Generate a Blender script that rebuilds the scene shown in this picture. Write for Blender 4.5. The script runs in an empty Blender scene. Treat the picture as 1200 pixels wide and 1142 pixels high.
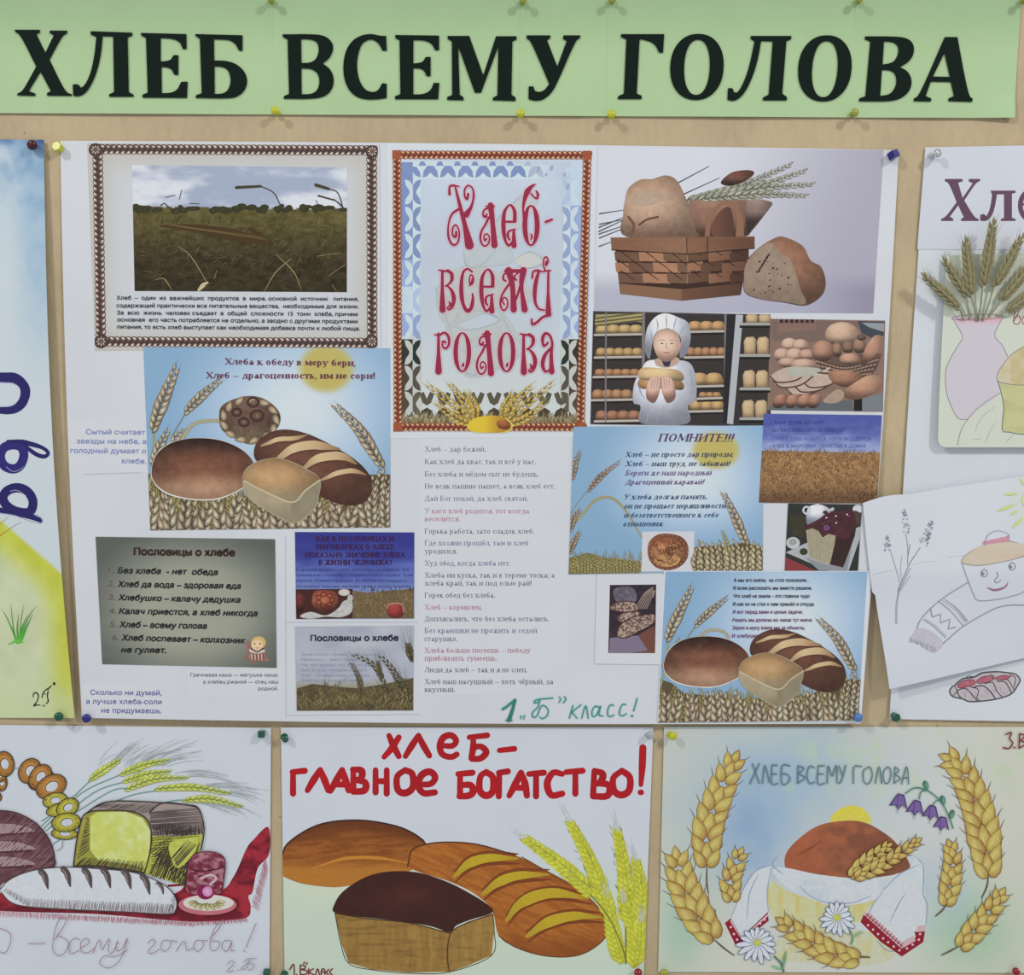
import bpy, math, random
import numpy as np
from mathutils import Vector, Matrix
from mathutils.geometry import tessellate_polygon

# ------------------------------------------------------------------ camera
SC = bpy.context.scene
COL = SC.collection
W0, H0, FPX = 1200.0, 1142.0, 1287.0
TH = math.radians(7.0)
DIST = 1.03
CAM = np.array([0.0, -DIST * math.cos(TH), DIST * math.sin(TH)])
cd = bpy.data.cameras.new('camera')
cd.sensor_fit = 'HORIZONTAL'
cd.angle = 2 * math.atan(W0 / 2 / FPX)
cd.clip_start = 0.01
cam = bpy.data.objects.new('camera', cd)
COL.objects.link(cam)
cam.location = CAM
cam.rotation_euler = (math.pi / 2 - TH, 0, 0)
SC.camera = cam

# ------------------------------------------------------------------ world and lamps
world = bpy.data.worlds.new('room_light')
SC.world = world
world.use_nodes = True
bg = world.node_tree.nodes['Background']
bg.inputs[0].default_value = (0.95, 0.97, 1.0, 1)
bg.inputs[1].default_value = 0.48


def area_lamp(name, loc, size, energy, col):
    l = bpy.data.lights.new(name, 'AREA')
    l.shape = 'DISK'
    l.size = size
    l.energy = energy
    l.color = col
    o = bpy.data.objects.new(name, l)
    COL.objects.link(o)
    o.location = loc
    o.rotation_euler = (Vector((0, 0, 0)) - Vector(loc)).to_track_quat('-Z', 'Y').to_euler()
    return o


area_lamp('ceiling_lamp_light', (-2.0, -1.9, 2.15), 0.30, 34.5, (1.0, 0.96, 0.89))
area_lamp('ceiling_lamp_light', (2.1, -2.0, 2.1), 0.30, 38, (1.0, 0.96, 0.89))

vs = SC.view_settings
SC.display_settings.display_device = 'sRGB'
vs.view_transform = 'Standard'
vs.look = 'None'
vs.exposure = 0.0
vs.gamma = 1.0
vs.use_curve_mapping = False

# ------------------------------------------------------------------ helpers
LUM = 0.60            # how bright a pure white reads under these lamps
STEP = 1.5e-6         # thickness of one layer of ink or paint


def W(p, h=0.0):
    """pixel of the photograph -> point on the wall plane (y = 0), then h metres out into the room"""
    p = np.asarray(p, float).reshape(-1, 2)
    dx = (p[:, 0] - W0 / 2) / FPX
    dz = -(p[:, 1] - H0 / 2) / FPX
    dy = math.cos(TH) + dz * math.sin(TH)
    dzz = -math.sin(TH) + dz * math.cos(TH)
    t = -CAM[1] / dy
    out = np.empty((len(p), 3))
    out[:, 0] = t * dx
    out[:, 1] = -h
    out[:, 2] = CAM[2] + t * dzz
    return out


def lin(c):
    c = np.asarray(c, float) / 255.0
    return np.where(c <= 0.04045, c / 12.92, ((np.maximum(c, 0) + 0.055) / 1.055) ** 2.4)


def mixc(a, b, t):
    a = np.asarray(a, float); b = np.asarray(b, float)
    t = np.asarray(t, float)
    if t.ndim: t = t[..., None]
    return a * (1 - t) + b * t


def sst(x, a=0.0, b=1.0):
    x = np.clip((np.asarray(x, float) - a) / (b - a), 0, 1)
    return x * x * (3 - 2 * x)


def _hash(ix, iy, s):
    n = (ix.astype(np.int64) * 374761393 + iy.astype(np.int64) * 668265263 + s * 974634777) & 0xffffffff
    n = ((n ^ (n >> 13)) * 1274126177) & 0xffffffff
    return ((n ^ (n >> 16)) & 0xffff) / 65535.0


def vn(x, y, s=0):
    x = np.asarray(x, float); y = np.asarray(y, float)
    ix = np.floor(x); iy = np.floor(y)
    fx = x - ix; fy = y - iy
    fx = fx * fx * (3 - 2 * fx); fy = fy * fy * (3 - 2 * fy)
    a = _hash(ix, iy, s); b = _hash(ix + 1, iy, s); c = _hash(ix, iy + 1, s); d = _hash(ix + 1, iy + 1, s)
    return (a * (1 - fx) + b * fx) * (1 - fy) + (c * (1 - fx) + d * fx) * fy


def fbm(x, y, s=0, o=4):
    r = 0; a = 0.5; t = 0
    for k in range(o):
        r = r + a * vn(x * 2 ** k, y * 2 ** k, s + k); t += a; a *= 0.55
    return r / t


def cr(pts, n=5, closed=False):
    """Catmull-Rom through the points"""
    P = np.asarray(pts, float)
    if len(P) < 3: return P
    if closed: Q = np.vstack([P[-1:], P, P[:2]])
    else: Q = np.vstack([2 * P[:1] - P[1:2], P, 2 * P[-1:] - P[-2:-1]])
    t = np.linspace(0, 1, n, endpoint=False)[:, None]
    out = []
    for i in range(1, len(Q) - 2):
        a, b, c, d = Q[i - 1], Q[i], Q[i + 1], Q[i + 2]
        out.append(0.5 * (2 * b + (c - a) * t + (2 * a - 5 * b + 4 * c - d) * t ** 2 + (3 * b - a - 3 * c + d) * t ** 3))
    out = np.vstack(out)
    if not closed: out = np.vstack([out, P[-1:]])
    return out


def rnd_corners(pts, maxturn=50):
    """round the gentle bends of an outline, keep its sharp corners"""
    P = np.asarray(pts, float)
    for _ in range(2):
        n = len(P); out = []
        for i in range(n):
            a, b, c = P[i - 1], P[i], P[(i + 1) % n]
            u = b - a; v = c - b
            ang = abs(math.degrees(math.atan2(u[0] * v[1] - u[1] * v[0], float(u @ v))))
            if 3 < ang < maxturn: out += [b * .75 + a * .25, b * .75 + c * .25]
            else: out.append(b)
        P = np.array(out)
    return P


def col2(c, n):
    c = np.asarray(c, float)
    if c.ndim == 1: c = np.tile(c, (n, 1))
    return c


def poly_area(p):
    x, y = p[:, 0], p[:, 1]
    return 0.5 * float(np.sum(x * np.roll(y, -1) - np.roll(x, -1) * y))


def inside(px, py, P):
    """vectorised point-in-polygon"""
    r = np.zeros(px.shape, bool)
    n = len(P); j = n - 1
    for i in range(n):
        xi, yi = P[i]; xj, yj = P[j]
        if yi != yj:
            c = ((yi > py) != (yj > py)) & (px < (xj - xi) * (py - yi) / (yj - yi) + xi)
            r ^= c
        j = i
    return r


class Z:
    """layer counter shared by everything printed on one sheet"""
    def __init__(s): s.v = 0; s.hi = 0

    def back(s, z0):
        """the next shapes do not overlap the last ones: they may share their layers"""
        s.hi = max(s.hi, s.v); s.v = z0

    def top(s): s.v = s.hi = max(s.hi, s.v)


class Cv:
    """a flat print: shapes in photograph pixels laid on a sheet, one thin layer over the other"""
    def __init__(s, hf=None, z=None, base=0.0):
        s.V = []; s.C = []; s.F = []; s.H = []; s.n = 0
        s.hf = hf or (lambda x, y: 0.0 * x)
        s.z = z or Z(); s.base = base
        s.T = None; s.clip = None; s.tone = (1.0, 0.0)

    def sub(s, lift=0.0):
        c = Cv(s.hf, s.z, s.base + lift); c.T = s.T; c.clip = s.clip
        return c

    def crop(s, ox, oy, k):
        s.T = lambda p: p / k + np.array([ox, oy])
        return s

    def quad(s, q):
        """unit square -> quadrilateral (tl, tr, br, bl)"""
        a, b, c, d = [np.array(v, float) for v in q]
        s.T = lambda p: (a * (1 - p[:, :1]) + b * p[:, :1]) * (1 - p[:, 1:]) + (d * (1 - p[:, :1]) + c * p[:, :1]) * p[:, 1:]
        return s

    def add(s, p, c, f, layer=None):
        p = np.asarray(p, float)
        if s.T: p = s.T(p)
        if layer is None:
            s.z.v += 1; layer = s.z.v
        s.V.append(p); s.C.append(col2(c, len(p)))
        s.H.append(s.base + np.broadcast_to(np.asarray(layer, float), (len(p),)) * STEP)
        s.F.append(np.asarray(f, np.int64).reshape(-1, 3) + s.n)
        s.n += len(p)

    def poly(s, pts, c, holes=(), smooth=False, cl=None, layer=None):
        P = np.asarray(pts, float)
        if smooth: P = cr(P, 5, True)
        loops = [P] + [np.asarray(h, float) for h in holes]
        tri = tessellate_polygon([[Vector((x, y, 0)) for x, y in L] for L in loops])
        A = np.vstack(loops)
        if callable(c): c = c(A[:, 0], A[:, 1])
        s.add(A, c, tri, layer)

    def rib(s, pts, w, c, smooth=True, n=5, cap=True, closed=False, layer=None):
        """a stroke; w is a half width, or a list of them spread along the stroke"""
        P = np.asarray(pts, float)
        if smooth: P = cr(P, n, closed)
        if closed: P = np.vstack([P, P[:1]])
        m = len(P)
        d = np.gradient(P, axis=0)
        if closed:
            d[0] = d[-1] = P[1] - P[-2]
        L = np.hypot(d[:, 0], d[:, 1]); L[L == 0] = 1
        d /= L[:, None]
        nrm = np.stack([-d[:, 1], d[:, 0]], 1)
        w = np.atleast_1d(np.asarray(w, float))
        seg = np.concatenate([[0], np.cumsum(np.hypot(*np.diff(P, axis=0).T))]); tt = seg / max(seg[-1], 1e-9)
        w = np.interp(tt, np.linspace(0, 1, len(w)), w) if len(w) > 1 else np.full(m, w[0])
        c = np.asarray(c, float)
        if c.ndim == 2 and len(c) != m:
            c = np.stack([np.interp(tt, np.linspace(0, 1, len(c)), c[:, k]) for k in range(3)], 1)
        c = col2(c, m)
        V = [P + nrm * w[:, None], P - nrm * w[:, None]]; Cc = [c, c]
        i = np.arange(m - 1)
        F = [np.stack([i, i + 1, i + m], 1), np.stack([i + 1, i + 1 + m, i + m], 1)]
        if cap and not closed:
            base = 2 * m
            for k, sg in ((0, -1), (m - 1, 1)):
                if w[k] < 0.35: continue
                a = np.linspace(-math.pi / 2, math.pi / 2, 6)[1:-1]
                q = P[k] + w[k] * (np.cos(a)[:, None] * d[k] * sg + np.sin(a)[:, None] * nrm[k] * sg)
                V.append(q); Cc.append(col2(c[k], 4))
                ids = [k + m if sg > 0 else k] + [base + j for j in range(4)] + [k if sg > 0 else k + m]
                F.append(np.array([(ids[0], ids[j], ids[j + 1]) for j in range(1, 5)]))
                base += 4
        if layer is None:
            s.z.v += 1; layer = s.z.v
        A = np.vstack(V)
        if not closed:                             # the end of a stroke lies on its beginning where it crosses itself
            r = np.concatenate([tt, tt] + [np.full(4, e) for e, k in ((0., 0), (1., m - 1)) if cap and w[k] >= .35])
            layer = layer + .45 * r
        s.add(A, np.vstack(Cc), np.vstack(F), layer)

    def ell(s, cx, cy, rx, ry=None, ang=0, c=(0, 0, 0), cc=None, off=(0, 0), n=14, layer=None):
        """ellipse, edge colour c, colour cc at its (shifted) middle"""
        ry = rx if ry is None else ry
        a = np.linspace(0, 2 * math.pi, n, endpoint=False)
        ca, sa = math.cos(math.radians(ang)), math.sin(math.radians(ang))
        ex, ey = rx * np.cos(a), ry * np.sin(a)
        P = np.stack([cx + ex * ca - ey * sa, cy + ex * sa + ey * ca], 1)
        m = np.array([[cx + off[0], cy + off[1]]])
        i = np.arange(n)
        s.add(np.vstack([P, m]), np.vstack([col2(c, n), col2(c if cc is None else cc, 1)]),
              np.stack([i, (i + 1) % n, np.full(n, n)], 1), layer)

    def ring(s, cx, cy, rx, ry, w, c, ang=0, n=26, a0=0, a1=360, layer=None):
        a = np.radians(np.linspace(a0, a1, n))
        ca, sa = math.cos(math.radians(ang)), math.sin(math.radians(ang))
        P = np.stack([cx + rx * np.cos(a) * ca - ry * np.sin(a) * sa, cy + rx * np.cos(a) * sa + ry * np.sin(a) * ca], 1)
        full = abs(a1 - a0) >= 360
        s.rib(P[:-1] if full else P, w, c, smooth=False, closed=full, layer=layer)

    def kern(s, x, y, l, w, ang, c, hi, layer=None, dark=None):
        """a pointed grain: dark rim, light middle; ang in degrees, tip forwards"""
        a = math.radians(ang); ca, sa = math.cos(a), math.sin(a)
        q = np.array([(-.5, 0), (-.38, .36), (-.1, .5), (.2, .36), (.5, 0), (.2, -.36), (-.1, -.5), (-.38, -.36), (-.08, -.12), (.12, .03)])
        q = q * (l, w)
        P = np.stack([x + q[:, 0] * ca - q[:, 1] * sa, y + q[:, 0] * sa + q[:, 1] * ca], 1)
        c = np.asarray(c, float); dk = c * .55 if dark is None else np.asarray(dark, float)
        Cc = np.vstack([col2(dk, 1), col2(dk, 3), col2(c, 1), col2(c, 3), col2(hi, 1), col2(hi, 1)])
        F = [(i, (i + 1) % 8, 8) for i in (6, 7, 0, 1, 5)] + [(i, (i + 1) % 8, 9) for i in (2, 3, 4)] + [(2, 8, 9), (5, 9, 8)]
        s.add(P, Cc, F, layer)

    def grid(s, nx, ny, fn, layer=None, u0=0, v0=0, u1=1, v1=1):
        """nx x ny cells over the current frame, coloured by fn(x, y)"""
        u = np.linspace(u0, u1, nx + 1); v = np.linspace(v0, v1, ny + 1)
        U, Vv = np.meshgrid(u, v); U = U.ravel(); Vv = Vv.ravel()
        j, i = np.meshgrid(np.arange(ny), np.arange(nx), indexing='ij')
        a = (j * (nx + 1) + i).ravel()
        F = np.concatenate([np.stack([a, a + 1, a + nx + 2], 1), np.stack([a, a + nx + 2, a + nx + 1], 1)])
        s.add(np.stack([U, Vv], 1), fn(U, Vv), F, layer)

    def fill(s, pts, fn, cell, smooth=True):
        """an outline filled by fine cells coloured by fn(x, y)"""
        P = cr(pts, 6, True) if smooth else np.asarray(pts, float)
        s.poly(P, fn)
        x0, y0 = P.min(0); x1, y1 = P.max(0)
        xs = np.arange(x0, x1 + cell, cell); ys = np.arange(y0, y1 + cell, cell)
        X, Y = np.meshgrid(xs, ys)
        I = inside(X, Y, P)
        ok = I[:-1, :-1] & I[1:, :-1] & I[:-1, 1:] & I[1:, 1:]
        nx = len(xs)
        j, i = np.nonzero(ok)
        if not len(j): return
        a = j * nx + i
        F = np.concatenate([np.stack([a, a + 1, a + nx + 1], 1), np.stack([a, a + nx + 1, a + nx], 1)])
        used = np.unique(F); mp = np.zeros(nx * len(ys), np.int64); mp[used] = np.arange(len(used))
        V = np.stack([X.ravel()[used], Y.ravel()[used]], 1)
        s.add(V, fn(V[:, 0], V[:, 1]), mp[F])

    def build(s, name, mat, parent=None, edge=None, thick=0.0):
        V = np.vstack(s.V); C = np.clip(lin(np.vstack(s.C)) / LUM, 0, .93); H = np.concatenate(s.H)
        F = np.vstack(s.F)
        if mat in SOFT:                            # printer's ink: deeper darks, a little less colour than the source picture
            g = C @ np.array([.3, .59, .11]); C = C + (g[:, None] - C) * .24
            C = .78 * (C / .78) ** 1.12
        if s.tone[0] != 1:                         # this print came out darker and greyer
            g = C @ np.array([.3, .59, .11]); C = (C + (g[:, None] - C) * s.tone[1]) * s.tone[0]
        if s.clip is not None:                     # cut at the edges of the print
            Q = np.asarray(s.clip, float); n = len(Q); out = np.zeros(len(V), bool)
            sg = 1 if poly_area(Q) > 0 else -1
            for i in range(n):
                a = Q[i]; e = Q[(i + 1) % n] - a; e = e / np.hypot(*e); nn = np.array([-e[1], e[0]]) * sg
                d = (V - a) @ nn
                o_ = d < 0; out |= d < -.5; V = V - np.where(o_, d, 0)[:, None] * nn
            F = F[~(out[F[:, 0]] & out[F[:, 1]] & out[F[:, 2]])]
            if not len(F): return None
        h = s.hf(V[:, 0], V[:, 1]) + H
        P = W(V, 0.0)
        P[:, 1] = -h
        if edge is not None:                       # the cut edge of the sheet
            e = np.asarray(edge); m = len(e)
            lo = P[e].copy(); lo[:, 1] += thick
            k = len(P); i = np.arange(m); j = (i + 1) % m
            F = np.vstack([F, np.stack([k + i, k + m + i, k + j], 1), np.stack([k + j, k + m + i, k + m + j], 1)])
            P = np.vstack([P, P[e], lo]); C = np.vstack([C, C[e], C[e]])
        return mesh_obj(name, P, F, mat, parent, C, smooth=edge is not None)


ORG = {}


def mesh_obj(name, P, F, mat, parent=None, C=None, origin=None, smooth=False):
    P = np.asarray(P, float); F = np.asarray(F, np.int64)
    if parent is not None: o0 = ORG[parent.name]
    elif origin is not None: o0 = np.asarray(origin, float)
    else:
        o0 = (P.min(0) + P.max(0)) / 2; o0[1] = P[:, 1].max()
    # faces look into the room
    me = bpy.data.meshes.new(name)
    Q = (P - o0).astype(np.float32)
    k = F.shape[1]
    me.vertices.add(len(Q)); me.vertices.foreach_set('co', Q.ravel())
    me.loops.add(F.size); me.loops.foreach_set('vertex_index', F.astype(np.int32).ravel())
    me.polygons.add(len(F)); me.polygons.foreach_set('loop_start', np.arange(0, F.size, k, dtype=np.int32))
    me.update(calc_edges=True)
    if C is not None:
        at = me.color_attributes.new('Col', 'FLOAT_COLOR', 'POINT')
        at.data.foreach_set('color', np.hstack([C, np.ones((len(C), 1))]).astype(np.float32).ravel())
    if smooth: me.shade_smooth()
    else: me.shade_flat()
    me.materials.append(mat)
    o = bpy.data.objects.new(name, me)
    COL.objects.link(o)
    if parent is not None: o.parent = parent
    else: o.location = o0
    ORG[o.name] = o0
    return o


def tag(o, label=None, cat=None, group=None, kind=None):
    if label: o['label'] = label
    if cat: o['category'] = cat
    if group: o['group'] = group
    if kind: o['kind'] = kind
    return o


def print_mat(name, rough=0.6, spec=0.3, grain=0.05, gscale=900, bump=0.05):
    """paper or print: the ink colours live on the mesh, the nodes give grain and relief"""
    m = bpy.data.materials.new(name); m.use_nodes = True
    N = m.node_tree.nodes; L = m.node_tree.links
    b = N['Principled BSDF']
    a = N.new('ShaderNodeVertexColor'); a.layer_name = 'Col'
    tc = N.new('ShaderNodeTexCoord')
    nz = N.new('ShaderNodeTexNoise'); nz.inputs['Scale'].default_value = gscale; nz.inputs['Detail'].default_value = 3
    L.new(tc.outputs['Object'], nz.inputs['Vector'])
    mr = N.new('ShaderNodeMapRange'); mr.inputs[3].default_value = 1 - grain; mr.inputs[4].default_value = 1 + grain
    L.new(nz.outputs[0], mr.inputs[0])
    mx = N.new('ShaderNodeMix'); mx.data_type = 'RGBA'; mx.blend_type = 'MULTIPLY'; mx.inputs[0].default_value = 1
    L.new(a.outputs['Color'], mx.inputs[6]); L.new(mr.outputs[0], mx.inputs[7])
    L.new(mx.outputs[2], b.inputs['Base Color'])
    bp = N.new('ShaderNodeBump'); bp.inputs['Strength'].default_value = bump; bp.inputs['Distance'].default_value = 0.0004
    L.new(nz.outputs[0], bp.inputs['Height']); L.new(bp.outputs[0], b.inputs['Normal'])
    b.inputs['Roughness'].default_value = rough
    b.inputs['Specular IOR Level'].default_value = spec
    return m


SOFT = []
M_PAPER = print_mat('drawing_paper', .75, .2, .035, 700, .06)
M_PHOTO = print_mat('printed_picture', .5, .35, .05, 1300, .02)
SOFT.append(M_PHOTO)
M_CARD = print_mat('green_coloured_paper', .7, .25, .03, 260, .08)
M_INK = print_mat('printed_ink', .6, .25, .06, 1500, .0)
M_PAINT = print_mat('gouache_paint', .6, .3, .13, 260, .08)

# ------------------------------------------------------------------ lettering
SANS = {}


def loops_of(mesh):
    n = len(mesh.vertices)
    adj = {}
    for e in mesh.edges:
        a, b = e.vertices
        adj.setdefault(a, []).append(b); adj.setdefault(b, []).append(a)
    co = [(v.co.x, v.co.y) for v in mesh.vertices]
    seen = set(); out = []
    for s0 in range(n):
        if s0 in seen or s0 not in adj: continue
        L = [s0]; seen.add(s0); cur = s0
        while True:
            nx = [k for k in adj[cur] if k not in seen]
            if not nx: break
            cur = cur + 1 if cur + 1 in nx else nx[0]; seen.add(cur); L.append(cur)
        if len(L) > 2: out.append(np.array([co[k] for k in L]))
    return out


def sans(txt, bold):
    key = (txt, bold)
    if key in SANS: return SANS[key]
    c = bpy.data.curves.new('lettering', 'FONT'); c.body = txt; c.size = 1; c.resolution_u = 2
    c.fill_mode = 'NONE'; c.offset = 0
    o = bpy.data.objects.new('lettering', c); COL.objects.link(o)
    dg = bpy.context.evaluated_depsgraph_get()
    ev = o.evaluated_get(dg); me = ev.to_mesh()
    L = loops_of(me); ev.to_mesh_clear()
    bpy.data.objects.remove(o); bpy.data.curves.remove(c)
    L = [l / 0.727 for l in L]                     # cap height 1
    L = group_loops(L)
    SANS[key] = L
    return L


def group_loops(L):
    if not L: return []
    ar = [poly_area(l) for l in L]
    big = max(range(len(L)), key=lambda i: abs(ar[i])); sg = 1 if ar[big] > 0 else -1
    outs = [i for i in range(len(L)) if ar[i] * sg > 0]
    res = {i: [L[i], []] for i in outs}
    for i in range(len(L)):
        if i in res: continue
        best = None
        for j in outs:
            q = L[j]
            if q[:, 0].min() <= L[i][0, 0] <= q[:, 0].max() and inside(L[i][:1, 0], L[i][:1, 1], q)[0]:
                if best is None or abs(ar[j]) < abs(ar[best]): best = j
        if best is not None: res[best][1].append(L[i])
        else: res[i] = [L[i], []]                  # a letter from the other face, wound the other way
    for i in list(res):
        if ar[i] * sg > 0: continue
        for j in outs:
            if j in res and abs(ar[j]) < abs(ar[i]) and inside(L[j][:1, 0], L[j][:1, 1], L[i])[0]:
                res[i][1].append(L[j]); del res[j]
    return list(res.values())


# a small book face: every letter is a few thick and thin strokes with serifs (cap height 7, small letters 5)
G = {
 'А': (6.6, 'D3,7,5.6,0;d3,7,.7,0;B2.3,1.6,4.5;f.8,0;f5.6,0'), 'Б': (5.8, 'S1.3,0,7;B6.75,1.3,4.9;t4.9,5.6,7;A2.6,2.1,2.3,2.1,-90,90;B4,1.3,2.8;B.25,1.3,2.8'),
 'В': (5.9, 'S1.3,0,7;A2.7,5.3,1.9,1.7,-90,90;B3.65,1.3,2.8;B6.75,1.3,2.8;A2.8,1.9,2.3,1.9,-90,90;B.25,1.3,2.8'), 'Г': (5.2, 'S1.3,0,7;B6.75,1.3,4.8;t4.8,5.5,7'),
 'Д': (6.8, 'd1.6,.3,2.6,7;T4.9,.2,7;B6.75,2.3,5.6;B.25,.3,6.4;t.4,-1.5,.3;t6.3,-1.5,.3'), 'Е': (5.6, 'S1.3,0,7;B6.75,1.3,4.9;t4.9,5.6,7;B3.6,1.3,3.7;t3.7,2.9,4.3;B.25,1.3,5;t5,0,1.5'),
 'Ж': (8.4, 'S4.2,0,7;d.9,7,4.2,3.6;d7.5,7,4.2,3.6;D4.2,3.6,7.5,0;D4.2,3.6,.9,0;f.9,0;f7.5,0'), 'З': (5.2, 'A2.4,5.2,1.8,1.8,-90,150;A2.4,1.9,2.1,1.9,-150,90'),
 'И': (6.8, 'S1.3,0,7;S5.5,0,7;d1.3,.8,5.5,6.2'), 'К': (6.4, 'S1.3,0,7;d5.3,7,1.5,3.3;D2.6,4,5.6,0;f5.6,0;f5.2,7'), 'Л': (6.6, 'A-.1,2.6,2.4,2.6,-80,0;d2.3,2.6,2.7,7;S5.3,0,7;B6.75,2.2,5.3'),
 'М': (8, 's1,0,7;D1,7,4,1;d4,1,7,7;S7,0,7'), 'Н': (6.8, 'S1.3,0,7;S5.5,0,7;B3.6,1.3,5.5'), 'О': (6.9, 'O3.4,3.5,2.7,3.5'), 'П': (6.8, 'S1.3,0,7;S5.5,0,7;B6.75,1.3,5.5'),
 'Р': (5.6, 'S1.3,0,7;A2.6,5.1,2,1.9,-90,90;B3.2,1.3,2.6;B6.75,1.3,2.6'), 'С': (6.2, 'A3.4,3.5,2.7,3.5,50,310;t5.4,5,6.9'), 'Т': (6, 'S3,0,7;B6.75,.5,5.5;t.5,5.5,7;t5.5,5.5,7'),
 'У': (6.2, 'D1,7,3.4,2.6;d5.4,7,3,1.2;A2,1.3,1.1,1.3,-140,-20;f1,7;f5.4,7'), 'Х': (6.4, 'D1,7,5.4,0;d5.4,7,1,0;f1,7;f5.4,7;f1,0;f5.4,0'), 'Ц': (7, 'S1.3,0,7;S5.3,0,7;B.25,1.3,6.4;t6.4,-1.5,.4'),
 'Ч': (6.4, 'A3.2,5.2,2,2.1,180,290;T1.2,5,7;S5.1,0,7'), 'Я': (6.2, 'S5,0,7;A3.6,5.2,2.1,1.8,90,270;B6.75,3.6,5;B3.4,3.6,5;D3.4,3.4,1,0;f.9,0'), 'Ы': (8, 'S1.3,0,7;A2.6,2,2.1,2,-90,90;B3.8,1.3,2.6;B.25,1.3,2.6;S6.8,0,7'),
 'Ь': (5.4, 'S1.3,0,7;A2.6,2,2.1,2,-90,90;B3.8,1.3,2.6;B.25,1.3,2.6'),
 'а': (4.8, 'T3.3,.2,3.6;A2.1,3.5,1.2,1.4,0,160;O1.8,1.4,1.3,1.4;B.2,3.3,4.4'), 'б': (5, 'O2.5,2.2,1.9,2.2;A3,3.4,2.6,3.2,80,190;B6.6,3,4.3'), 'в': (4.7, 'S1.1,0,5;A2.3,3.8,1.4,1.2,-90,90;A2.4,1.4,1.6,1.4,-90,90;B4.8,1.1,2.3;B2.6,1.1,2.3;B.2,1.1,2.3'),
 'г': (4.1, 'S1.1,0,5;B4.8,1.1,3.8;t3.8,3.6,5'), 'д': (5.2, 'd1.3,.3,1.9,5;T3.7,.2,5;B4.8,1.7,4.2;B.2,.2,5;t.4,-1.4,.3;t4.8,-1.4,.3'), 'е': (4.4, 'A2.3,2.5,1.8,2.5,10,320;B2.7,.8,4.1'), 'ё': (4.4, 'A2.3,2.5,1.8,2.5,10,320;B2.7,.8,4.1;P1.5,6.4;P3.2,6.4'),
 'ж': (6.6, 'T3.3,0,5;d.7,5,3.3,2.5;d5.9,5,3.3,2.5;D3.3,2.5,5.9,0;D3.3,2.5,.7,0;f3.3,0;f3.3,5'), 'з': (3.9, 'A1.8,3.7,1.3,1.3,-90,150;A1.8,1.4,1.5,1.4,-150,90'), 'и': (5.3, 'S1.1,0,5;S4.2,0,5;d1.1,.6,4.2,4.4'), 'й': (5.3, 'S1.1,0,5;S4.2,0,5;d1.1,.6,4.2,4.4;A2.6,7,1,.9,190,350'),
 'к': (4.9, 'S1.1,0,5;d4.1,5,1.3,2.4;D1.8,2.8,4.3,0;f4.3,0'), 'л': (5, 'A-.1,1.8,1.6,1.8,-80,0;d1.5,1.8,1.8,5;S4,0,5;B4.8,1.5,4'), 'м': (6, 's.9,0,5;D.9,5,3,.8;d3,.8,5,5;S5,0,5'), 'н': (5.3, 'S1.1,0,5;S4.2,0,5;B2.6,1.1,4.2'), 'о': (4.9, 'O2.4,2.5,1.9,2.5'),
 'п': (5.3, 'S1.1,0,5;S4.2,0,5;B4.8,1.1,4.2'), 'р': (5, 'S1.1,-2,5;A2.4,2.5,1.8,2.5,-120,120'), 'с': (4.2, 'A2.3,2.5,1.8,2.5,45,315;P3.5,4'), 'т': (4.6, 'S2.3,0,5;B4.8,.4,4.2;t.4,3.8,5;t4.2,3.8,5'), 'у': (4.9, 'D.9,5,2.5,.6;d4.1,5,1.9,-1.4;P1.3,-1.5;f.8,5;f4.1,5'),
 'ф': (6.2, 'S3.1,-2,7;O3.1,2.5,2.4,2.5'), 'х': (4.9, 'D.8,5,4.1,0;d4.1,5,.8,0;f.8,5;f4.1,5;f.8,0;f4.1,0'), 'ц': (5.4, 'S1.1,0,5;S4.1,0,5;B.2,1.1,5;t5,-1.3,.3'), 'ч': (5, 'A2.6,3.7,1.6,1.5,180,290;T1,3.6,5;S4,0,5'), 'ш': (7.6, 'S1.1,0,5;S3.8,0,5;S6.5,0,5;B.2,1.1,6.5'), 'щ': (7.8, 'S1.1,0,5;S3.8,0,5;S6.4,0,5;B.2,1.1,7.4;t7.4,-1.3,.3'),
 'ы': (6.4, 'S1.1,0,5;A2.3,1.5,1.5,1.5,-90,90;B2.8,1.1,2.3;B.2,1.1,2.3;S5.4,0,5'), 'ь': (4.5, 'S1.1,0,5;A2.3,1.5,1.6,1.5,-90,90;B2.8,1.1,2.3;B.2,1.1,2.3'), 'э': (4.2, 'A1.9,2.5,1.8,2.5,-135,135;B2.6,1.4,3.6'), 'ю': (6.9, 'S1.1,0,5;B2.6,1.1,3;O4.6,2.5,1.7,2.5'),
 'я': (4.8, 'S3.8,0,5;A2.6,3.6,1.5,1.2,90,270;B4.8,2.6,3.8;B2.4,2.6,3.8;D2.6,2.3,.8,0;f.7,0'), '.': (1.9, 'P.9,.4'), ',': (1.9, 'P.9,.4;d1.2,.3,.5,-1.3'), '-': (2.8, 'B2.2,.4,2.4'), '–': (5.6, 'B2.2,.4,5.2'), '!': (2.4, 'T1.2,2,7;P1.2,.5'), '?': (4.4, 'A2.1,5.3,1.7,1.6,-60,170;T2.2,2,3.6;P2.2,.5'),
 ';': (1.9, 'P.9,.4;d1.2,.3,.5,-1.3;P.9,4'), ' ': (2.5, ''), '«': (3, ''), '1': (3.6, 'S1.9,0,7'), '5': (4, 'A1.9,2.2,1.8,2.2,-140,110;t.8,4,7;B6.75,.8,3.4'),
}


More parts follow.
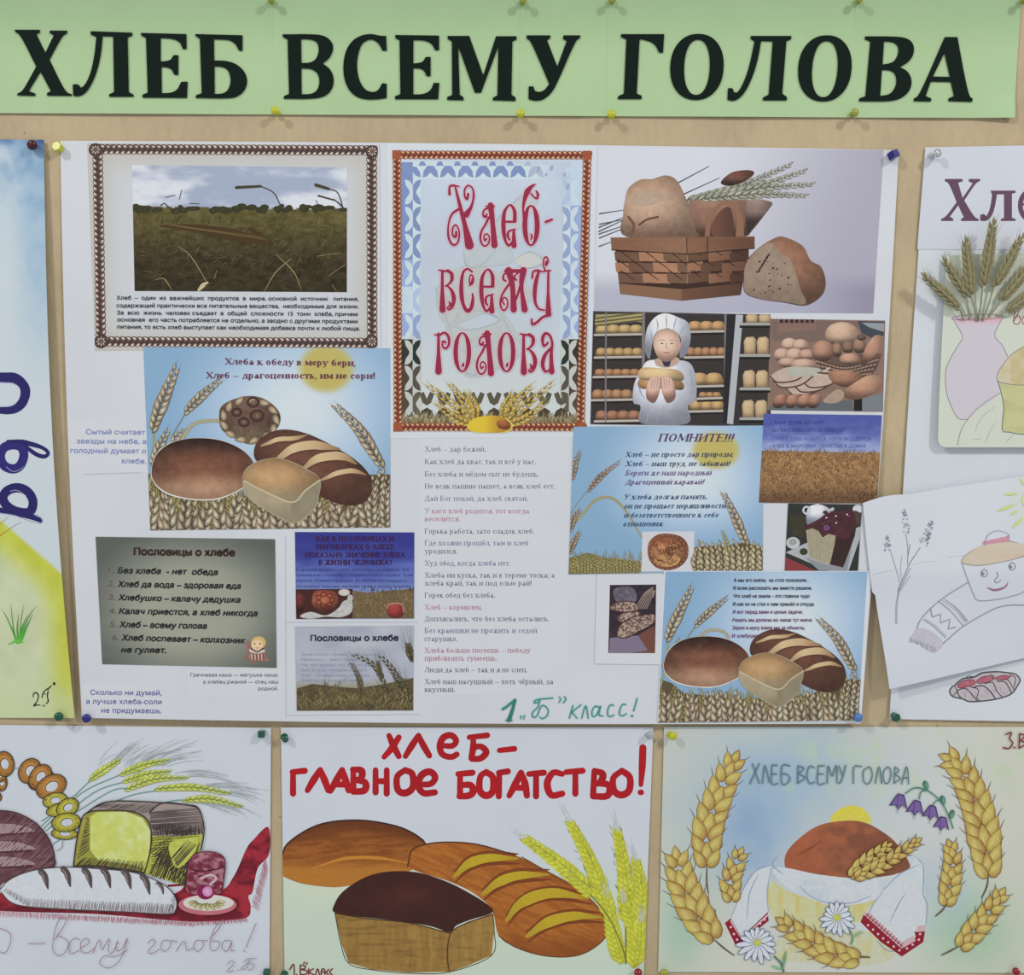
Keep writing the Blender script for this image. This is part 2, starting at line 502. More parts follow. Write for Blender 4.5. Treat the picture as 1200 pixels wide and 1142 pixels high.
def serif(txt, bold):
    key = ('s', txt, bold)
    if key in SANS: return SANS[key]
    T, t = (1.3, .5) if bold else (1.0, .5)
    out = []; x = 0

    def bar(x0, y0, x1, y1, w):
        d = np.array([x1 - x0, y1 - y0]); d = d / np.hypot(*d); n = np.array([-d[1], d[0]]) * w / 2
        a, b = np.array([x0, y0]), np.array([x1, y1])
        return np.array([a + n, b + n, b - n, a - n])
    for ch in txt:
        adv, ops = G.get(ch, (4.5, ''))
        for op in filter(None, ops.split(';')):
            k = op[0]; v = [float(q) for q in op[1:].split(',')]
            L = []
            if k in 'Ss':
                w = T if k == 'S' else t
                L.append(bar(v[0], v[1], v[0], v[2], w))
                L += [bar(v[0] - w / 2 - .55, yy, v[0] + w / 2 + .55, yy, .45) for yy in (v[1] + .2, v[2] - .2)]
            elif k in 'Tt': L.append(bar(v[0], v[1], v[0], v[2], T if k == 'T' else t))
            elif k == 'B': L.append(bar(v[1], v[0], v[2], v[0], t))
            elif k in 'Dd': L.append(bar(*v, T if k == 'D' else t))
            elif k == 'f': L.append(bar(v[0] - 1.1, v[1] + (.2 if v[1] < 1 else -.2), v[0] + 1.1, v[1] + (.2 if v[1] < 1 else -.2), .45))
            elif k == 'P':
                a = np.linspace(0, 2 * math.pi, 7)[:-1]; L.append(np.stack([v[0] + .68 * np.cos(a), v[1] + .68 * np.sin(a)], 1))
            else:
                if k == 'O': v += [0, 360]
                n = max(5, int(abs(v[5] - v[4]) / 24)); a = np.radians(np.linspace(v[4], v[5], n + 1))
                w = t + (T - t) * np.abs(np.cos(a))
                o = np.stack([v[0] + v[2] * np.cos(a), v[1] + v[3] * np.sin(a)], 1)
                i = np.stack([v[0] + (v[2] - w) * np.cos(a), v[1] + (v[3] - np.minimum(w, v[3] * .6)) * np.sin(a)], 1)
                for q in range(n): L.append(np.array([o[q], o[q + 1], i[q + 1], i[q]]))
            for l in L: out.append((l + (x, 0)) / 7)
        x += adv
    r = [[l, []] for l in out]
    SANS[key] = r
    return r


def text(cv, txt, x, y, size, c, x1=None, y1=None, font='sans', bold=0, shear=0.0, hs=1.0):
    """a line of lettering from (x, y); size is the cap height; stretched to end at (x1, y1)"""
    g = sans(txt, bold) if font == 'sans' else serif(txt, bold)
    if not g: return
    mx = max(a[:, 0].max() for a, _ in g); mn = min(a[:, 0].min() for a, _ in g)
    ax, ay = 1.0, 0.0
    sx = size * hs
    if x1 is not None:
        L = math.hypot(x1 - x, (y1 if y1 is not None else y) - y); sx = L / (mx - mn)
        ax = (x1 - x) / L; ay = ((y1 if y1 is not None else y) - y) / L
    cv.z.v += 1; lay = cv.z.v
    V = []; F = []; n = 0

    def tr(p):
        X = (p[:, 0] - mn) * sx + shear * p[:, 1] * size; Y = -p[:, 1] * size
        return np.stack([x + X * ax - Y * ay, y + X * ay + Y * ax], 1)
    for k, (o, hs_) in enumerate(g):
        lp = [tr(o)] + [tr(h) for h in hs_]
        if len(o) == 4 and not hs_: tri = [(0, 1, 2), (0, 2, 3)]
        else: tri = tessellate_polygon([[Vector((a, b, 0)) for a, b in l] for l in lp])
        A = np.vstack(lp)
        cv.add(A, c, tri, lay + (k % 7) * .3)
        if bold and font == 'sans':                # heavier face: the outline gets a stroke of its own
            w = size * .028 * bold
            for l in lp: cv.rib(l, w, c, smooth=False, closed=True, layer=lay + .15 + (k % 7) * .3)
    cv.z.v += 2


# ------------------------------------------------------------------ brushes shared by the prints
def jit(c, n, a, rng):
    return np.asarray(c, float) * (1 + (rng.random((n, 1)) - .5) * 2 * a)


def blades(cv, x, y, l, ang, w, c0, c1, bend=0.0, ml=40):
    """many thin blades at once; ang in degrees (0 = right, -90 = up)"""
    n = len(x); a = np.radians(ang) * np.ones(n); l = l * np.ones(n); w = w * np.ones(n)
    dx, dy = np.cos(a), np.sin(a); nx, ny = -dy, dx
    b = bend * np.ones(n) * l
    m = np.stack([x + dx * l * .55 + nx * b * .4, y + dy * l * .55 + ny * b * .4], 1)
    t = np.stack([x + dx * l + nx * b, y + dy * l + ny * b], 1)
    nn = np.stack([nx, ny], 1) * w[:, None]; p = np.stack([x, y], 1)
    V = np.stack([p + nn, p - nn, m - nn * .8, m + nn * .8, t], 1).reshape(-1, 2)
    c0 = col2(c0, n); c1 = col2(c1, n)
    C = np.stack([c0, c0, (c0 + c1) / 2, (c0 + c1) / 2, c1], 1).reshape(-1, 3)
    i = np.arange(n)[:, None] * 5
    F = np.concatenate([i + (0, 1, 2), i + (0, 2, 3), i + (3, 2, 4)])
    if cv.T: V = cv.T(V)
    L0 = cv.z.v + 1; k = min(n, ml)
    cv.V.append(V); cv.C.append(C); cv.H.append(np.repeat(cv.base + (L0 + (np.arange(n) % k) * .5) * STEP, 5)); cv.F.append(F + cv.n); cv.n += len(V)
    cv.z.v += 1 + k * .5


def kerns(cv, x, y, l, w, ang, c, hi, dk=None, ml=8):
    """many pointed grains at once"""
    n = len(x); a = np.radians(ang) * np.ones(n); l = l * np.ones(n); w = w * np.ones(n)
    q = np.array([(-.5, 0), (-.38, .36), (-.1, .5), (.2, .36), (.5, 0), (.2, -.36), (-.1, -.5), (-.38, -.36), (-.06, -.1)])
    X = q[:, 0][None] * l[:, None]; Y = q[:, 1][None] * w[:, None]; ca = np.cos(a)[:, None]; sa = np.sin(a)[:, None]
    V = np.stack([x[:, None] + X * ca - Y * sa, y[:, None] + X * sa + Y * ca], 2).reshape(-1, 2)
    c = col2(c, n); hi = col2(hi, n); dk = c * .5 if dk is None else col2(dk, n)
    C = np.stack([dk, dk, dk, dk, c, c, c * .9, dk, hi], 1).reshape(-1, 3)
    i = np.arange(n)[:, None] * 9
    F = np.concatenate([i + (k, (k + 1) % 8, 8) for k in range(8)])
    if cv.T: V = cv.T(V)
    L0 = cv.z.v + 1; k = min(n, ml)
    cv.V.append(V); cv.C.append(C); cv.H.append(np.repeat(cv.base + (L0 + (np.arange(n) % k) * .5) * STEP, 9)); cv.F.append(F + cv.n); cv.n += len(V)
    cv.z.v += 1 + k * .5


def ear(cv, path, n, kl, kw, sp, c, hi, dk=None, awn=0.0, awnc=None, ang=24, seed=0, aw=.5, rows=2, taper=(.75, 1.1, .55)):
    """an ear of wheat from the stem end of the path to its tip"""
    rng = np.random.default_rng(seed + 7)
    P = cr(path, 12); seg = np.concatenate([[0], np.cumsum(np.hypot(*np.diff(P, axis=0).T))]); t = seg / seg[-1]
    i = np.arange(n * 2); tt = (i + .5) / (n * 2)
    px = np.interp(tt, t, P[:, 0]); py = np.interp(tt, t, P[:, 1]); d = np.gradient(P, axis=0)
    da = np.unwrap(np.arctan2(d[:, 1], d[:, 0])); a = np.interp(tt, t, da)
    sd = np.where(i % 2 == 0, 1.0, -1.0); k = np.interp(tt, [0, .35, 1], taper)
    ox = px - np.sin(a) * sd * sp * k; oy = py + np.cos(a) * sd * sp * k
    aa = np.degrees(a) + sd * ang * np.interp(tt, [0, .85, 1], [1, .8, .3]) + (rng.random(len(i)) - .5) * 8
    if awn:
        ac = c if awnc is None else awnc
        L = awn * (.7 + .5 * rng.random(len(i))) * np.interp(tt, [0, .3, 1], [.35, .8, 1.1])
        blades(cv, ox, oy, L, aa - sd * 7, aw, ac, ac, ml=8)
    kerns(cv, ox, oy, kl * k * 1.15, kw * k, aa, jit(c, len(i), .1, rng), jit(hi, len(i), .08, rng), dk)
    if rows == 3:
        j = i[::2]; kerns(cv, px[j], py[j], kl * k[j] * 1.05, kw * k[j] * .9, np.degrees(a[j]), jit(c, len(j), .1, rng), jit(hi, len(j), .08, rng), dk)


def braid(cv, p0, p1, hw, pitch, dark, mid, hi, seed=0):
    p0 = np.array(p0, float); p1 = np.array(p1, float); L = np.hypot(*(p1 - p0)); d = (p1 - p0) / L; n = np.array([-d[1], d[0]])
    a0 = math.degrees(math.atan2(d[1], d[0]))
    cv.rib([p0, p1], hw * .75, dark, smooth=False, cap=False)
    m = int(L / pitch); s = (np.arange(m) + .5) * L / m
    for sg in (1, -1):
        q = p0 + d * (s[:, None] + (0 if sg > 0 else pitch * .4)) + n * sg * hw * .5
        kerns(cv, q[:, 0], q[:, 1], pitch * 1.35, hw * .95, a0 - sg * 38 + 180, np.array(mid, float), np.array(mid, float), np.array(dark, float), ml=4)
        q2 = q + n * sg * hw * .08
        kerns(cv, q2[:, 0], q2[:, 1], pitch * .72, hw * .38, a0 - sg * 38 + 180, np.array(hi, float), np.array(hi, float) * 1.1, (np.array(hi, float) + mid) / 2, ml=2)


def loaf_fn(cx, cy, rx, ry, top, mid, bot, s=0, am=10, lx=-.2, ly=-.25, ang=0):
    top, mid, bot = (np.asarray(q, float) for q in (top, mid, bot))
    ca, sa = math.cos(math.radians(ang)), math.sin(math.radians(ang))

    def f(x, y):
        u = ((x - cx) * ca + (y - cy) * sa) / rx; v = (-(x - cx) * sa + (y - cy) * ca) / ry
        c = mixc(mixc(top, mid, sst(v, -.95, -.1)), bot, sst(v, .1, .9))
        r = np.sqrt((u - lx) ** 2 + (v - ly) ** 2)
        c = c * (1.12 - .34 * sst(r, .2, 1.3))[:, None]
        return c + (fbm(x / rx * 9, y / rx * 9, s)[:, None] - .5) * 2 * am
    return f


# ------------------------------------------------------------------ sheets
def sheet(name, q, hf, mat, fn=None, nx=None, ny=None, parent=None, base=0.0, thick=0.0002, z=None, label=None, cat=None, group=None, round_=None, bow=None):
    """a sheet of paper with the corners q (pixels of the photograph); returns its canvas and its object"""
    cv = Cv(hf, z or Z(), base)
    q = [np.array(v, float) for v in q]
    wd = np.hypot(*(q[1] - q[0])); hd = np.hypot(*(q[3] - q[0]))
    nx = nx or max(2, int(wd / 12)); ny = ny or max(2, int(hd / 12))
    cv.quad(q)
    if bow:
        T0 = cv.T
        cv.T = lambda p: T0(p) + np.stack(bow(p[:, 0], p[:, 1]), 1)
    T1 = cv.T
    f = fn or (lambda x, y: col2(WHITE, len(x)))
    cv.grid(nx, ny, lambda u, v: f(*T1(np.stack([u, v], 1)).T))
    top = list(range(nx + 1)); right = [(j + 1) * (nx + 1) - 1 for j in range(1, ny + 1)]
    bot = [ny * (nx + 1) + i for i in range(nx - 1, -1, -1)]; left = [j * (nx + 1) for j in range(ny - 1, 0, -1)]
    o = cv.build(name, mat, parent, edge=top + right + bot + left, thick=thick)
    tag(o, label, cat, group)
    k = Cv(hf, Z(), base + 2e-5); k.clip = q
    return k, o


WHITE = (178, 182, 188)


def paper_fn(c=WHITE, amp=3, s=1, sc=60.0):
    c = np.asarray(c, float)
    return lambda x, y: c + (fbm(x / sc, y / sc, s)[:, None] - .5) * 2 * amp
# ------------------------------------------------------------------ the wall
def wall_mat():
    m = bpy.data.materials.new('beige_fibreboard'); m.use_nodes = True
    N = m.node_tree.nodes; L = m.node_tree.links; b = N['Principled BSDF']
    tc = N.new('ShaderNodeTexCoord')
    mp = N.new('ShaderNodeMapping'); mp.inputs['Rotation'].default_value = (0, math.radians(-28), 0); mp.inputs['Scale'].default_value = (2.6, 1, 1)
    L.new(tc.outputs['Object'], mp.inputs[0])
    n1 = N.new('ShaderNodeTexNoise'); n1.inputs['Scale'].default_value = 60; n1.inputs['Detail'].default_value = 6; n1.inputs['Roughness'].default_value = .6
    L.new(mp.outputs[0], n1.inputs['Vector'])
    n2 = N.new('ShaderNodeTexNoise'); n2.inputs['Scale'].default_value = 9; n2.inputs['Detail'].default_value = 3
    L.new(tc.outputs['Object'], n2.inputs['Vector'])
    r = N.new('ShaderNodeValToRGB'); e = r.color_ramp.elements
    e[0].position = .3; e[0].color = (*(lin((150, 135, 109)) / LUM), 1); e[1].position = .7; e[1].color = (*(lin((165, 150, 122)) / LUM), 1)
    L.new(n2.outputs[0], r.inputs[0])
    r2 = N.new('ShaderNodeMapRange'); r2.inputs[1].default_value = .3; r2.inputs[2].default_value = .7; r2.inputs[3].default_value = .93; r2.inputs[4].default_value = 1.05
    L.new(n1.outputs[0], r2.inputs[0])
    # small nicks where old pins sat
    vo = N.new('ShaderNodeTexVoronoi'); vo.inputs['Scale'].default_value = 42; L.new(tc.outputs['Object'], vo.inputs['Vector'])
    n3 = N.new('ShaderNodeMapRange'); n3.inputs[1].default_value = .05; n3.inputs[2].default_value = .09; n3.inputs[3].default_value = .72; n3.inputs[4].default_value = 1
    L.new(vo.outputs['Distance'], n3.inputs[0])
    mm = N.new('ShaderNodeMath'); mm.operation = 'MULTIPLY'; L.new(r2.outputs[0], mm.inputs[0]); L.new(n3.outputs[0], mm.inputs[1])
    mx = N.new('ShaderNodeMix'); mx.data_type = 'RGBA'; mx.blend_type = 'MULTIPLY'; mx.inputs[0].default_value = 1
    L.new(r.outputs[0], mx.inputs[6]); L.new(mm.outputs[0], mx.inputs[7]); L.new(mx.outputs[2], b.inputs['Base Color'])
    bp = N.new('ShaderNodeBump'); bp.inputs['Strength'].default_value = .6; bp.inputs['Distance'].default_value = .0012
    L.new(n1.outputs[0], bp.inputs['Height']); L.new(bp.outputs[0], b.inputs['Normal'])
    b.inputs['Roughness'].default_value = .8; b.inputs['Specular IOR Level'].default_value = .2
    return m


x, z, d = 2.6, 1.6, .02
P = [(-x, 0, -z), (x, 0, -z), (x, 0, z), (-x, 0, z), (-x, d, -z), (x, d, -z), (x, d, z), (-x, d, z)]
Fq = [(0, 1, 2, 3), (5, 4, 7, 6), (4, 0, 3, 7), (1, 5, 6, 2), (3, 2, 6, 7), (4, 5, 1, 0)]
tag(mesh_obj('wall_back', P, Fq, wall_mat(), origin=(0, 0, 0)), 'beige textured board wall behind all the posters', kind='structure')

# ------------------------------------------------------------------ the green heading
TITLE = []


def tl(ox, oy, k, pts, *holes):
    T = lambda q: np.array(q, float) / k + (ox, oy)
    TITLE.append((T(pts), [T(h) for h in holes]))


A1 = (0, 0, 3.0); A2 = (320, 0, 2.727); A3 = (700, 0, 2.4)
tl(*A1, [(55,107),(143,107),(143,116),(131,123),(163,188),(193,126),(178,118),(178,110),(239,110),(238,119),(222,127),(177,212),(233,326),(256,333),(256,339),(170,338),(170,329),(183,323),(146,254),(105,322),(128,331),(128,339),(65,337),(66,330),(84,324),(131,236),(75,124),(57,115)])
tl(*A1, [(322,112),(467,117),(467,127),(451,133),(456,326),(473,335),(473,342),(388,342),(388,334),(405,326),(401,130),(363,129),(358,190),(345,250),(325,300),(303,332),(278,342),(262,338),(260,300),(272,297),(284,303),(288,311),(302,303),(322,262),(335,200),(342,132),(322,123)])
tl(*A1, [(498,118),(657,122),(658,174),(645,174),(638,155),(622,142),(600,137),(567,135),(567,218),(588,217),(604,212),(612,196),(629,196),(629,265),(615,264),(606,245),(590,238),(570,237),(572,330),(605,329),(627,318),(640,290),(662,289),(660,346),(505,345),(505,335),(523,328),(516,135),(500,127)])
tl(*A1, [(688,122),(854,126),(854,180),(842,180),(832,160),(815,145),(795,141),(754,140),(755,215),(800,215),(840,230),(865,258),(872,290),(862,322),(835,343),(800,348),(691,346),(692,337),(712,330),(705,138),(690,130)], [(756,235),(785,236),(806,250),(815,285),(806,318),(785,332),(757,332)])
tl(*A2, [(32,112),(120,111),(165,115),(190,135),(194,160),(183,187),(160,205),(185,222),(197,255),(190,290),(165,312),(120,318),(36,317),(37,309),(53,302),(48,128),(33,120)], [(91,127),(120,127),(142,135),(149,160),(142,188),(122,203),(92,203)], [(92,220),(125,221),(146,238),(151,265),(144,290),(125,303),(93,303)])
tl(*A2, [(362,117),(364,164),(350,163),(340,143),(325,130),(308,127),(285,140),(272,175),(268,220),(278,265),(298,292),(325,298),(340,288),(350,268),(364,270),(364,315),(335,320),(290,320),(255,305),(232,270),(224,220),(232,165),(255,130),(285,114),(315,110),(345,117)])
tl(*A2, [(391,114),(531,116),(531,162),(518,162),(510,145),(495,134),(475,130),(449,130),(449,205),(470,203),(482,197),(488,184),(504,184),(504,245),(491,245),(484,228),(470,220),(449,220),(449,304),(475,304),(495,298),(508,285),(514,267),(532,267),(528,319),(391,319),(391,310),(408,303),(405,130),(392,124)])
tl(*A2, [(558,117),(627,117),(672,243),(713,118),(778,118),(778,128),(765,134),(762,305),(775,313),(775,324),(702,322),(703,314),(717,307),(720,150),(665,298),(645,298),(592,150),(597,305),(609,313),(609,322),(557,321),(557,312),(573,306),(572,134),(559,127)])
tl(*A2, [(810,115),(886,115),(885,124),(875,130),(908,215),(938,133),(926,125),(928,115),(982,115),(980,124),(966,132),(905,275),(885,305),(860,322),(835,324),(816,318),(817,278),(832,278),(836,292),(850,297),(868,290),(882,270),(824,133),(811,125)])
tl(*A3, [(66,98),(187,98),(184,150),(172,149),(165,132),(152,120),(130,113),(118,112),(110,265),(124,271),(123,280),(57,280),(58,272),(74,265),(81,112),(66,106)])


def oval(cx, cy, rx, ry, sl, n=36, p=2.0):
    a = np.linspace(0, 2 * math.pi, n, endpoint=False)
    X = rx * np.sign(np.cos(a)) * np.abs(np.cos(a)) ** (2 / p); Y = ry * np.sign(np.sin(a)) * np.abs(np.sin(a)) ** (2 / p)
    return [(cx + u - sl * v, cy + v) for u, v in zip(X, Y)]


tl(*A3, oval(279, 190, 75, 93, .04, p=2.2), oval(279, 191, 36, 78, .04, p=2.2))
tl(*A3, [(430,103),(544,103),(543,112),(530,118),(518,265),(531,275),(530,284),(464,284),(464,276),(480,268),(492,118),(459,117),(452,160),(440,205),(420,252),(400,278),(380,287),(364,282),(366,250),(378,250),(383,262),(392,262),(405,245),(425,195),(441,118),(430,111)])
tl(*A3, oval(638, 194, 75, 93, .06, p=2.2), oval(638, 196, 36, 79, .07, p=2.2))
tl(*A3, [(751,104),(830,104),(868,108),(888,125),(888,155),(872,178),(848,190),(872,202),(883,230),(875,260),(850,280),(815,287),(734,286),(735,278),(752,272),(766,118),(751,112)], [(804,118),(830,119),(845,132),(845,155),(830,178),(800,183)], [(798,198),(825,199),(839,215),(838,245),(820,268),(793,271)])
tl(*A3, [(975,106),(1010,106),(1040,272),(1052,279),(1050,288),(984,286),(985,278),(1000,272),(991,232),(935,231),(920,272),(936,279),(934,287),(887,286),(888,278),(903,271)], [(974,150),(941,217),(989,218)])

GREEN = (146, 170, 131)


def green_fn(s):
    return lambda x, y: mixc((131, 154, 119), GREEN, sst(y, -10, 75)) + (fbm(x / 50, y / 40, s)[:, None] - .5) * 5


bx = [-60, 321, 607.5, 713, 1000, 1199]; bxb = [-60, 319, 606, 710, 997, 1187]
yb = lambda x: 133 + 6 * x / 1190.
BAN = []
dsc = ['leftmost pale green paper with black letters ХЛЕБ', 'pale green paper with black letters ВСЕМ, second sheet of the heading', 'narrow pale green paper with the black letter У',
       'pale green paper with black letters ГОЛО, fourth sheet of the heading', 'rightmost pale green paper with black letters ВА']
for i in range(5):
    hfb = lambda x, y, k=i: .0012 + .0002 * (k % 2) + .0012 * sst(y, 60, 140) * (0.3 + .7 * np.sin((x - bx[k]) / (bx[k + 1] - bx[k]) * 3.14159) ** 2) + (.003 * sst(y, 110, 139) * sst(x, 1130, 1190) if k == 4 else 0)
    q = [(bx[i], -42), (bx[i + 1] + (2 if i < 4 else 0), -42), (bxb[i + 1] + (2 if i < 4 else 0), yb(bxb[i + 1])), (bxb[i], yb(bxb[i]))]
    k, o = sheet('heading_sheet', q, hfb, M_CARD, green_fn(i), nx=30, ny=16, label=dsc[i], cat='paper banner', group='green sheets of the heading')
    BAN.append((k, o, hfb))
m_letter = bpy.data.materials.new('black_card_letter'); m_letter.use_nodes = True
b_ = m_letter.node_tree.nodes['Principled BSDF']; b_.inputs['Roughness'].default_value = .7; b_.inputs['Specular IOR Level'].default_value = .12
nz_ = m_letter.node_tree.nodes.new('ShaderNodeTexNoise'); nz_.inputs['Scale'].default_value = 25
cr_ = m_letter.node_tree.nodes.new('ShaderNodeValToRGB'); cr_.color_ramp.elements[0].color = (.003, .008, .006, 1); cr_.color_ramp.elements[1].color = (.008, .02, .014, 1)
m_letter.node_tree.links.new(nz_.outputs[0], cr_.inputs[0]); m_letter.node_tree.links.new(cr_.outputs[0], b_.inputs['Base Color'])


def cutout(name, loops, hf, h0, th, mat, parent):
    """a letter cut from card: flat face and a cut edge of real thickness"""
    tri = tessellate_polygon([[Vector((a, b, 0)) for a, b in l] for l in loops])
    A = np.vstack(loops); n = len(A)
    hh = hf(A[:, 0], A[:, 1]) + h0
    top = W(A); top[:, 1] = -(hh + th); bot = top.copy(); bot[:, 1] = -hh
    F = [tuple(t) for t in tri]; s = 0
    for l in loops:
        m = len(l)
        for i in range(m):
            j = (i + 1) % m
            F += [(s + i, s + j, n + s + j), (s + i, n + s + j, n + s + i)]
        s += m
    return mesh_obj(name, np.vstack([top, bot]), F, mat, parent)


for pts, holes in TITLE:
    P_ = rnd_corners(pts); cx = P_[:, 0].mean()
    i = max(k for k in range(5) if cx > bx[k] - 1)
    cutout('letter', [P_] + [rnd_corners(h, 60) for h in holes], BAN[i][2], .0003, .0008, m_letter, BAN[i][1])
# ------------------------------------------------------------------ the large collage in the middle
rg = np.random.default_rng(5)
HC = lambda x, y: .0010 + .0062 * np.clip((y - 170) / 672.0, 0, 1) + 0 * x
bowc = lambda u, v: (-4.0 * np.sin(v * 3.14159) * (1 - u) ** 3 + 2.5 * np.sin(v * 3.14159) * u ** 3, 2.0 * np.sin(u * 3.14159) * (1 - v) * -1 + 3.2 * np.sin(u * 3.14159) * v)
_, POSTER = sheet('collage_poster', [(71, 165), (1053, 176), (1006, 844.5), (99.5, 838)], HC, M_PAPER, paper_fn(WHITE, 4, 3, 90), nx=80, ny=60, bow=bowc,
                  label='large white collage poster of bread pictures and proverbs, in the middle of the board', cat='poster')
BASE = 1e-4
NP = [0]; ZV = []


def pic(name, q, fn=None, nx=None, ny=None, label=None, mat=None, lift=None, frame=True):
    """a picture or a piece of paper glued on the collage"""
    NP[0] += 1
    lift = BASE + NP[0] * 3e-5 if lift is None else lift
    cv, o = sheet(name, q, HC, mat or M_PHOTO, fn, nx=nx, ny=ny, parent=POSTER, base=lift, thick=5e-5, label=label)
    cv.clip = q
    return cv, o


def sub(cv, o, name, mat=None, label=None):
    """finish a canvas as a sub-part"""
    if cv.n:
        b = cv.build(name, mat or M_INK, o); cv.z.top()
        if b is not None: tag(b, label)
        ZV.append((int(cv.z.v), name))


# --- article with braided frame
cv, o = pic('article_print', [(102.5, 168), (443, 170.5), (443, 408), (113, 411)],
            lambda x, y: mixc(mixc((168, 166, 160), (176, 182, 190), np.minimum(sst(x, 108, 150), sst(450 - x, 8, 50)) * np.minimum(sst(y, 172, 215), sst(410 - y, 0, 40))), (150, 144, 134), .12), label='framed article with a photograph of a rye field')
cv.crop(90, 160, 3.333)
D_, M_, H_ = (56, 44, 42), (98, 76, 70), (196, 188, 178)
for a, b in (((60, 50), (1160, 55)), ((83, 60), (100, 810)), ((100, 800), (1160, 806)), ((1152, 60), (1155, 800))):
    braid(cv, a, b, 22, 22, D_, M_, H_)
for cx_, cy_ in ((75, 52), (1155, 58), (100, 800), (1155, 800)):
    cv.ell(cx_, cy_, 27, 27, 0, D_, M_)
    for k in range(8): cv.ell(cx_ + 13 * math.cos(k * .785), cy_ + 13 * math.sin(k * .785), 5, 2.5, k * 45, (170, 160, 148), n=7)
sub(cv, o, 'braided_border')
cv2 = cv.sub(); cv2.clip = [(155.4, 193.6), (407, 196.6), (407, 342.4), (159, 341)]; cv2.quad([(155.4, 193.6), (407, 196.6), (407, 342.4), (159, 341)])


def sky1(u, v):
    n = fbm(u * 5, v * 7, 4); c = mixc((138, 148, 168), (186, 190, 198), sst(n + v * .35, .45, .8))
    fld = mixc((80, 74, 40), (46, 39, 24), sst(v, .36, .8)) + (fbm(u * 30, v * 34, 9)[:, None] - .5) * 44
    hz = .345 + .02 * fbm(u * 24, u * 0, 2) * 1.6 - .03
    return mixc(c, fld, (v > hz).astype(float))


cv2.grid(150, 90, sky1)
cv2.crop(90, 160, 3.333)
for k in range(60): cv2.ell(rg.uniform(232, 1050), rg.uniform(272, 292), rg.uniform(10, 24), rg.uniform(8, 14), 0, (44, 42, 26), (56, 54, 30), n=8)
n_ = 900; xx = rg.uniform(240, 1005, n_); yy = rg.uniform(330, 598, n_)
lv = (yy - 330) / 270
blades(cv2, xx, yy, rg.uniform(10, 50, n_), rg.uniform(-110, 10, n_), rg.uniform(.6, 2.2, n_), jit((70, 61, 34), n_, .35, rg) * (1 - .3 * lv)[:, None], jit((92, 82, 50), n_, .45, rg) * (1 - .3 * lv)[:, None], .2)
for a in (((795, 265), (770, 220), (720, 195), (625, 200), 10), ((1040, 275), (1020, 220), (985, 205), (935, 190), 11), ((1052, 290), (1030, 265), (1010, 250), (945, 232), 6), ((330, 270), (345, 262), (360, 275), (372, 288), 5)):
    cv2.rib(a[:3], 2.2, (50, 50, 34)); cv2.rib([a[2], a[3]], [a[4] * .5, a[4] * 1.3, a[4] * .6], (56, 54, 34), smooth=False)
for a in ((350, 238, 386, 230), (403, 245, 412, 210), (445, 262, 480, 264), (1005, 245, 1052, 290), (935, 250, 955, 285)):
    cv2.rib([a[:2], a[2:]], [1.5, 5, 1.5], (52, 52, 40), smooth=False)
cv2.rib([(330, 350), (450, 358), (590, 380), (760, 420)], [3, 16, 24, 5], (60, 44, 22))
cv2.rib([(680, 360), (720, 395), (765, 420)], [6, 15, 6], (58, 44, 22))
for k in range(26):
    x_ = 400 + k * 14; cv2.rib([(x_, 352 + k * 2.2), (x_ - 40, 344 + k * 1.8)], .7, (104, 90, 58), smooth=False)
for a in (((310, 560), (345, 556), (375, 600)), ((400, 430), (450, 470), (515, 575)), ((735, 605), (780, 530), (840, 478)), ((780, 460), (850, 530), (880, 600)), ((985, 545), (1050, 500)), ((940, 468), (1030, 455)), ((1000, 580), (1018, 608)), ((540, 555), (550, 525))):
    cv2.rib(a, [1, 2.2, 1], (126, 114, 80))
cv2.rib([(480, 600), (500, 578), (515, 570)], [5, 9, 3], (170, 158, 128))
sub(cv2, o, 'field_photograph')
cv3 = cv.sub(); cv3.crop(90, 160, 3.333)
for s_, x0, x1, y0, y1 in (("Хлеб  –  один  из  важнейших  продуктов  в  мире, основной  источник   питания,", 160, 1102, 637, 642), ("содержащий практически все питательные вещества,  необходимые для жизни.", 160, 1102, 667, 671),
                           ("За  всю  жизнь  человек съедает  в  общей  сложности  15  тонн  хлеба, причем", 162, 1098, 695, 701), ("основная  его часть потребляется не отдельно, а заодно с другими продуктами", 163, 1098, 722, 729), ("питания, то есть хлеб выступает как необходимая добавка почти к любой пище.", 163, 1108, 750, 757)):
    text(cv3, s_, x0, y0, 15.5, (46, 46, 54), x1, y1, bold=1.1)
sub(cv3, o, 'lettering')

# --- tall title print
tall_bg, otw = pic('white_backing_paper', [(453, 168.5), (700, 171.5), (690, 512), (455, 513)], paper_fn((180, 186, 193), 2, 8))
cv, o = pic('title_print', [(460, 176), (694, 177), (687.5, 507), (461.6, 506)],
            lambda x, y: mixc(mixc((168, 180, 196), (162, 174, 188), sst(y, 190, 300)), (174, 182, 182), sst(y, 330, 500)) + (fbm(x / 30, y / 30, 5)[:, None] - .5) * 8, nx=40, ny=60,
            label='tall print reading Хлеб всему голова in red ornate letters')
cv.crop(450, 165, 3.2615)
cB, cL = np.array((108, 130, 176.)), np.array((172, 190, 218.))
strip = lambda p, c: cv.poly(p, c)
topc = lambda x, y: mixc(cL, (160, 172, 190), np.maximum(sst(y, 640, 760), sst(x, 560, 700) * sst(260 - y, 0, 60)))
cv.fill([(64, 78), (752, 82), (752, 150), (142, 148), (142, 740), (70, 740)], lambda x, y: topc(x, y), 14, smooth=False)
cv.fill([(680, 230), (752, 230), (748, 745), (672, 745)], lambda x, y: mixc(mixc((160, 170, 188), cL, sst(y, 230, 270)), cL * .97, sst(y, 640, 745)), 14, smooth=False)


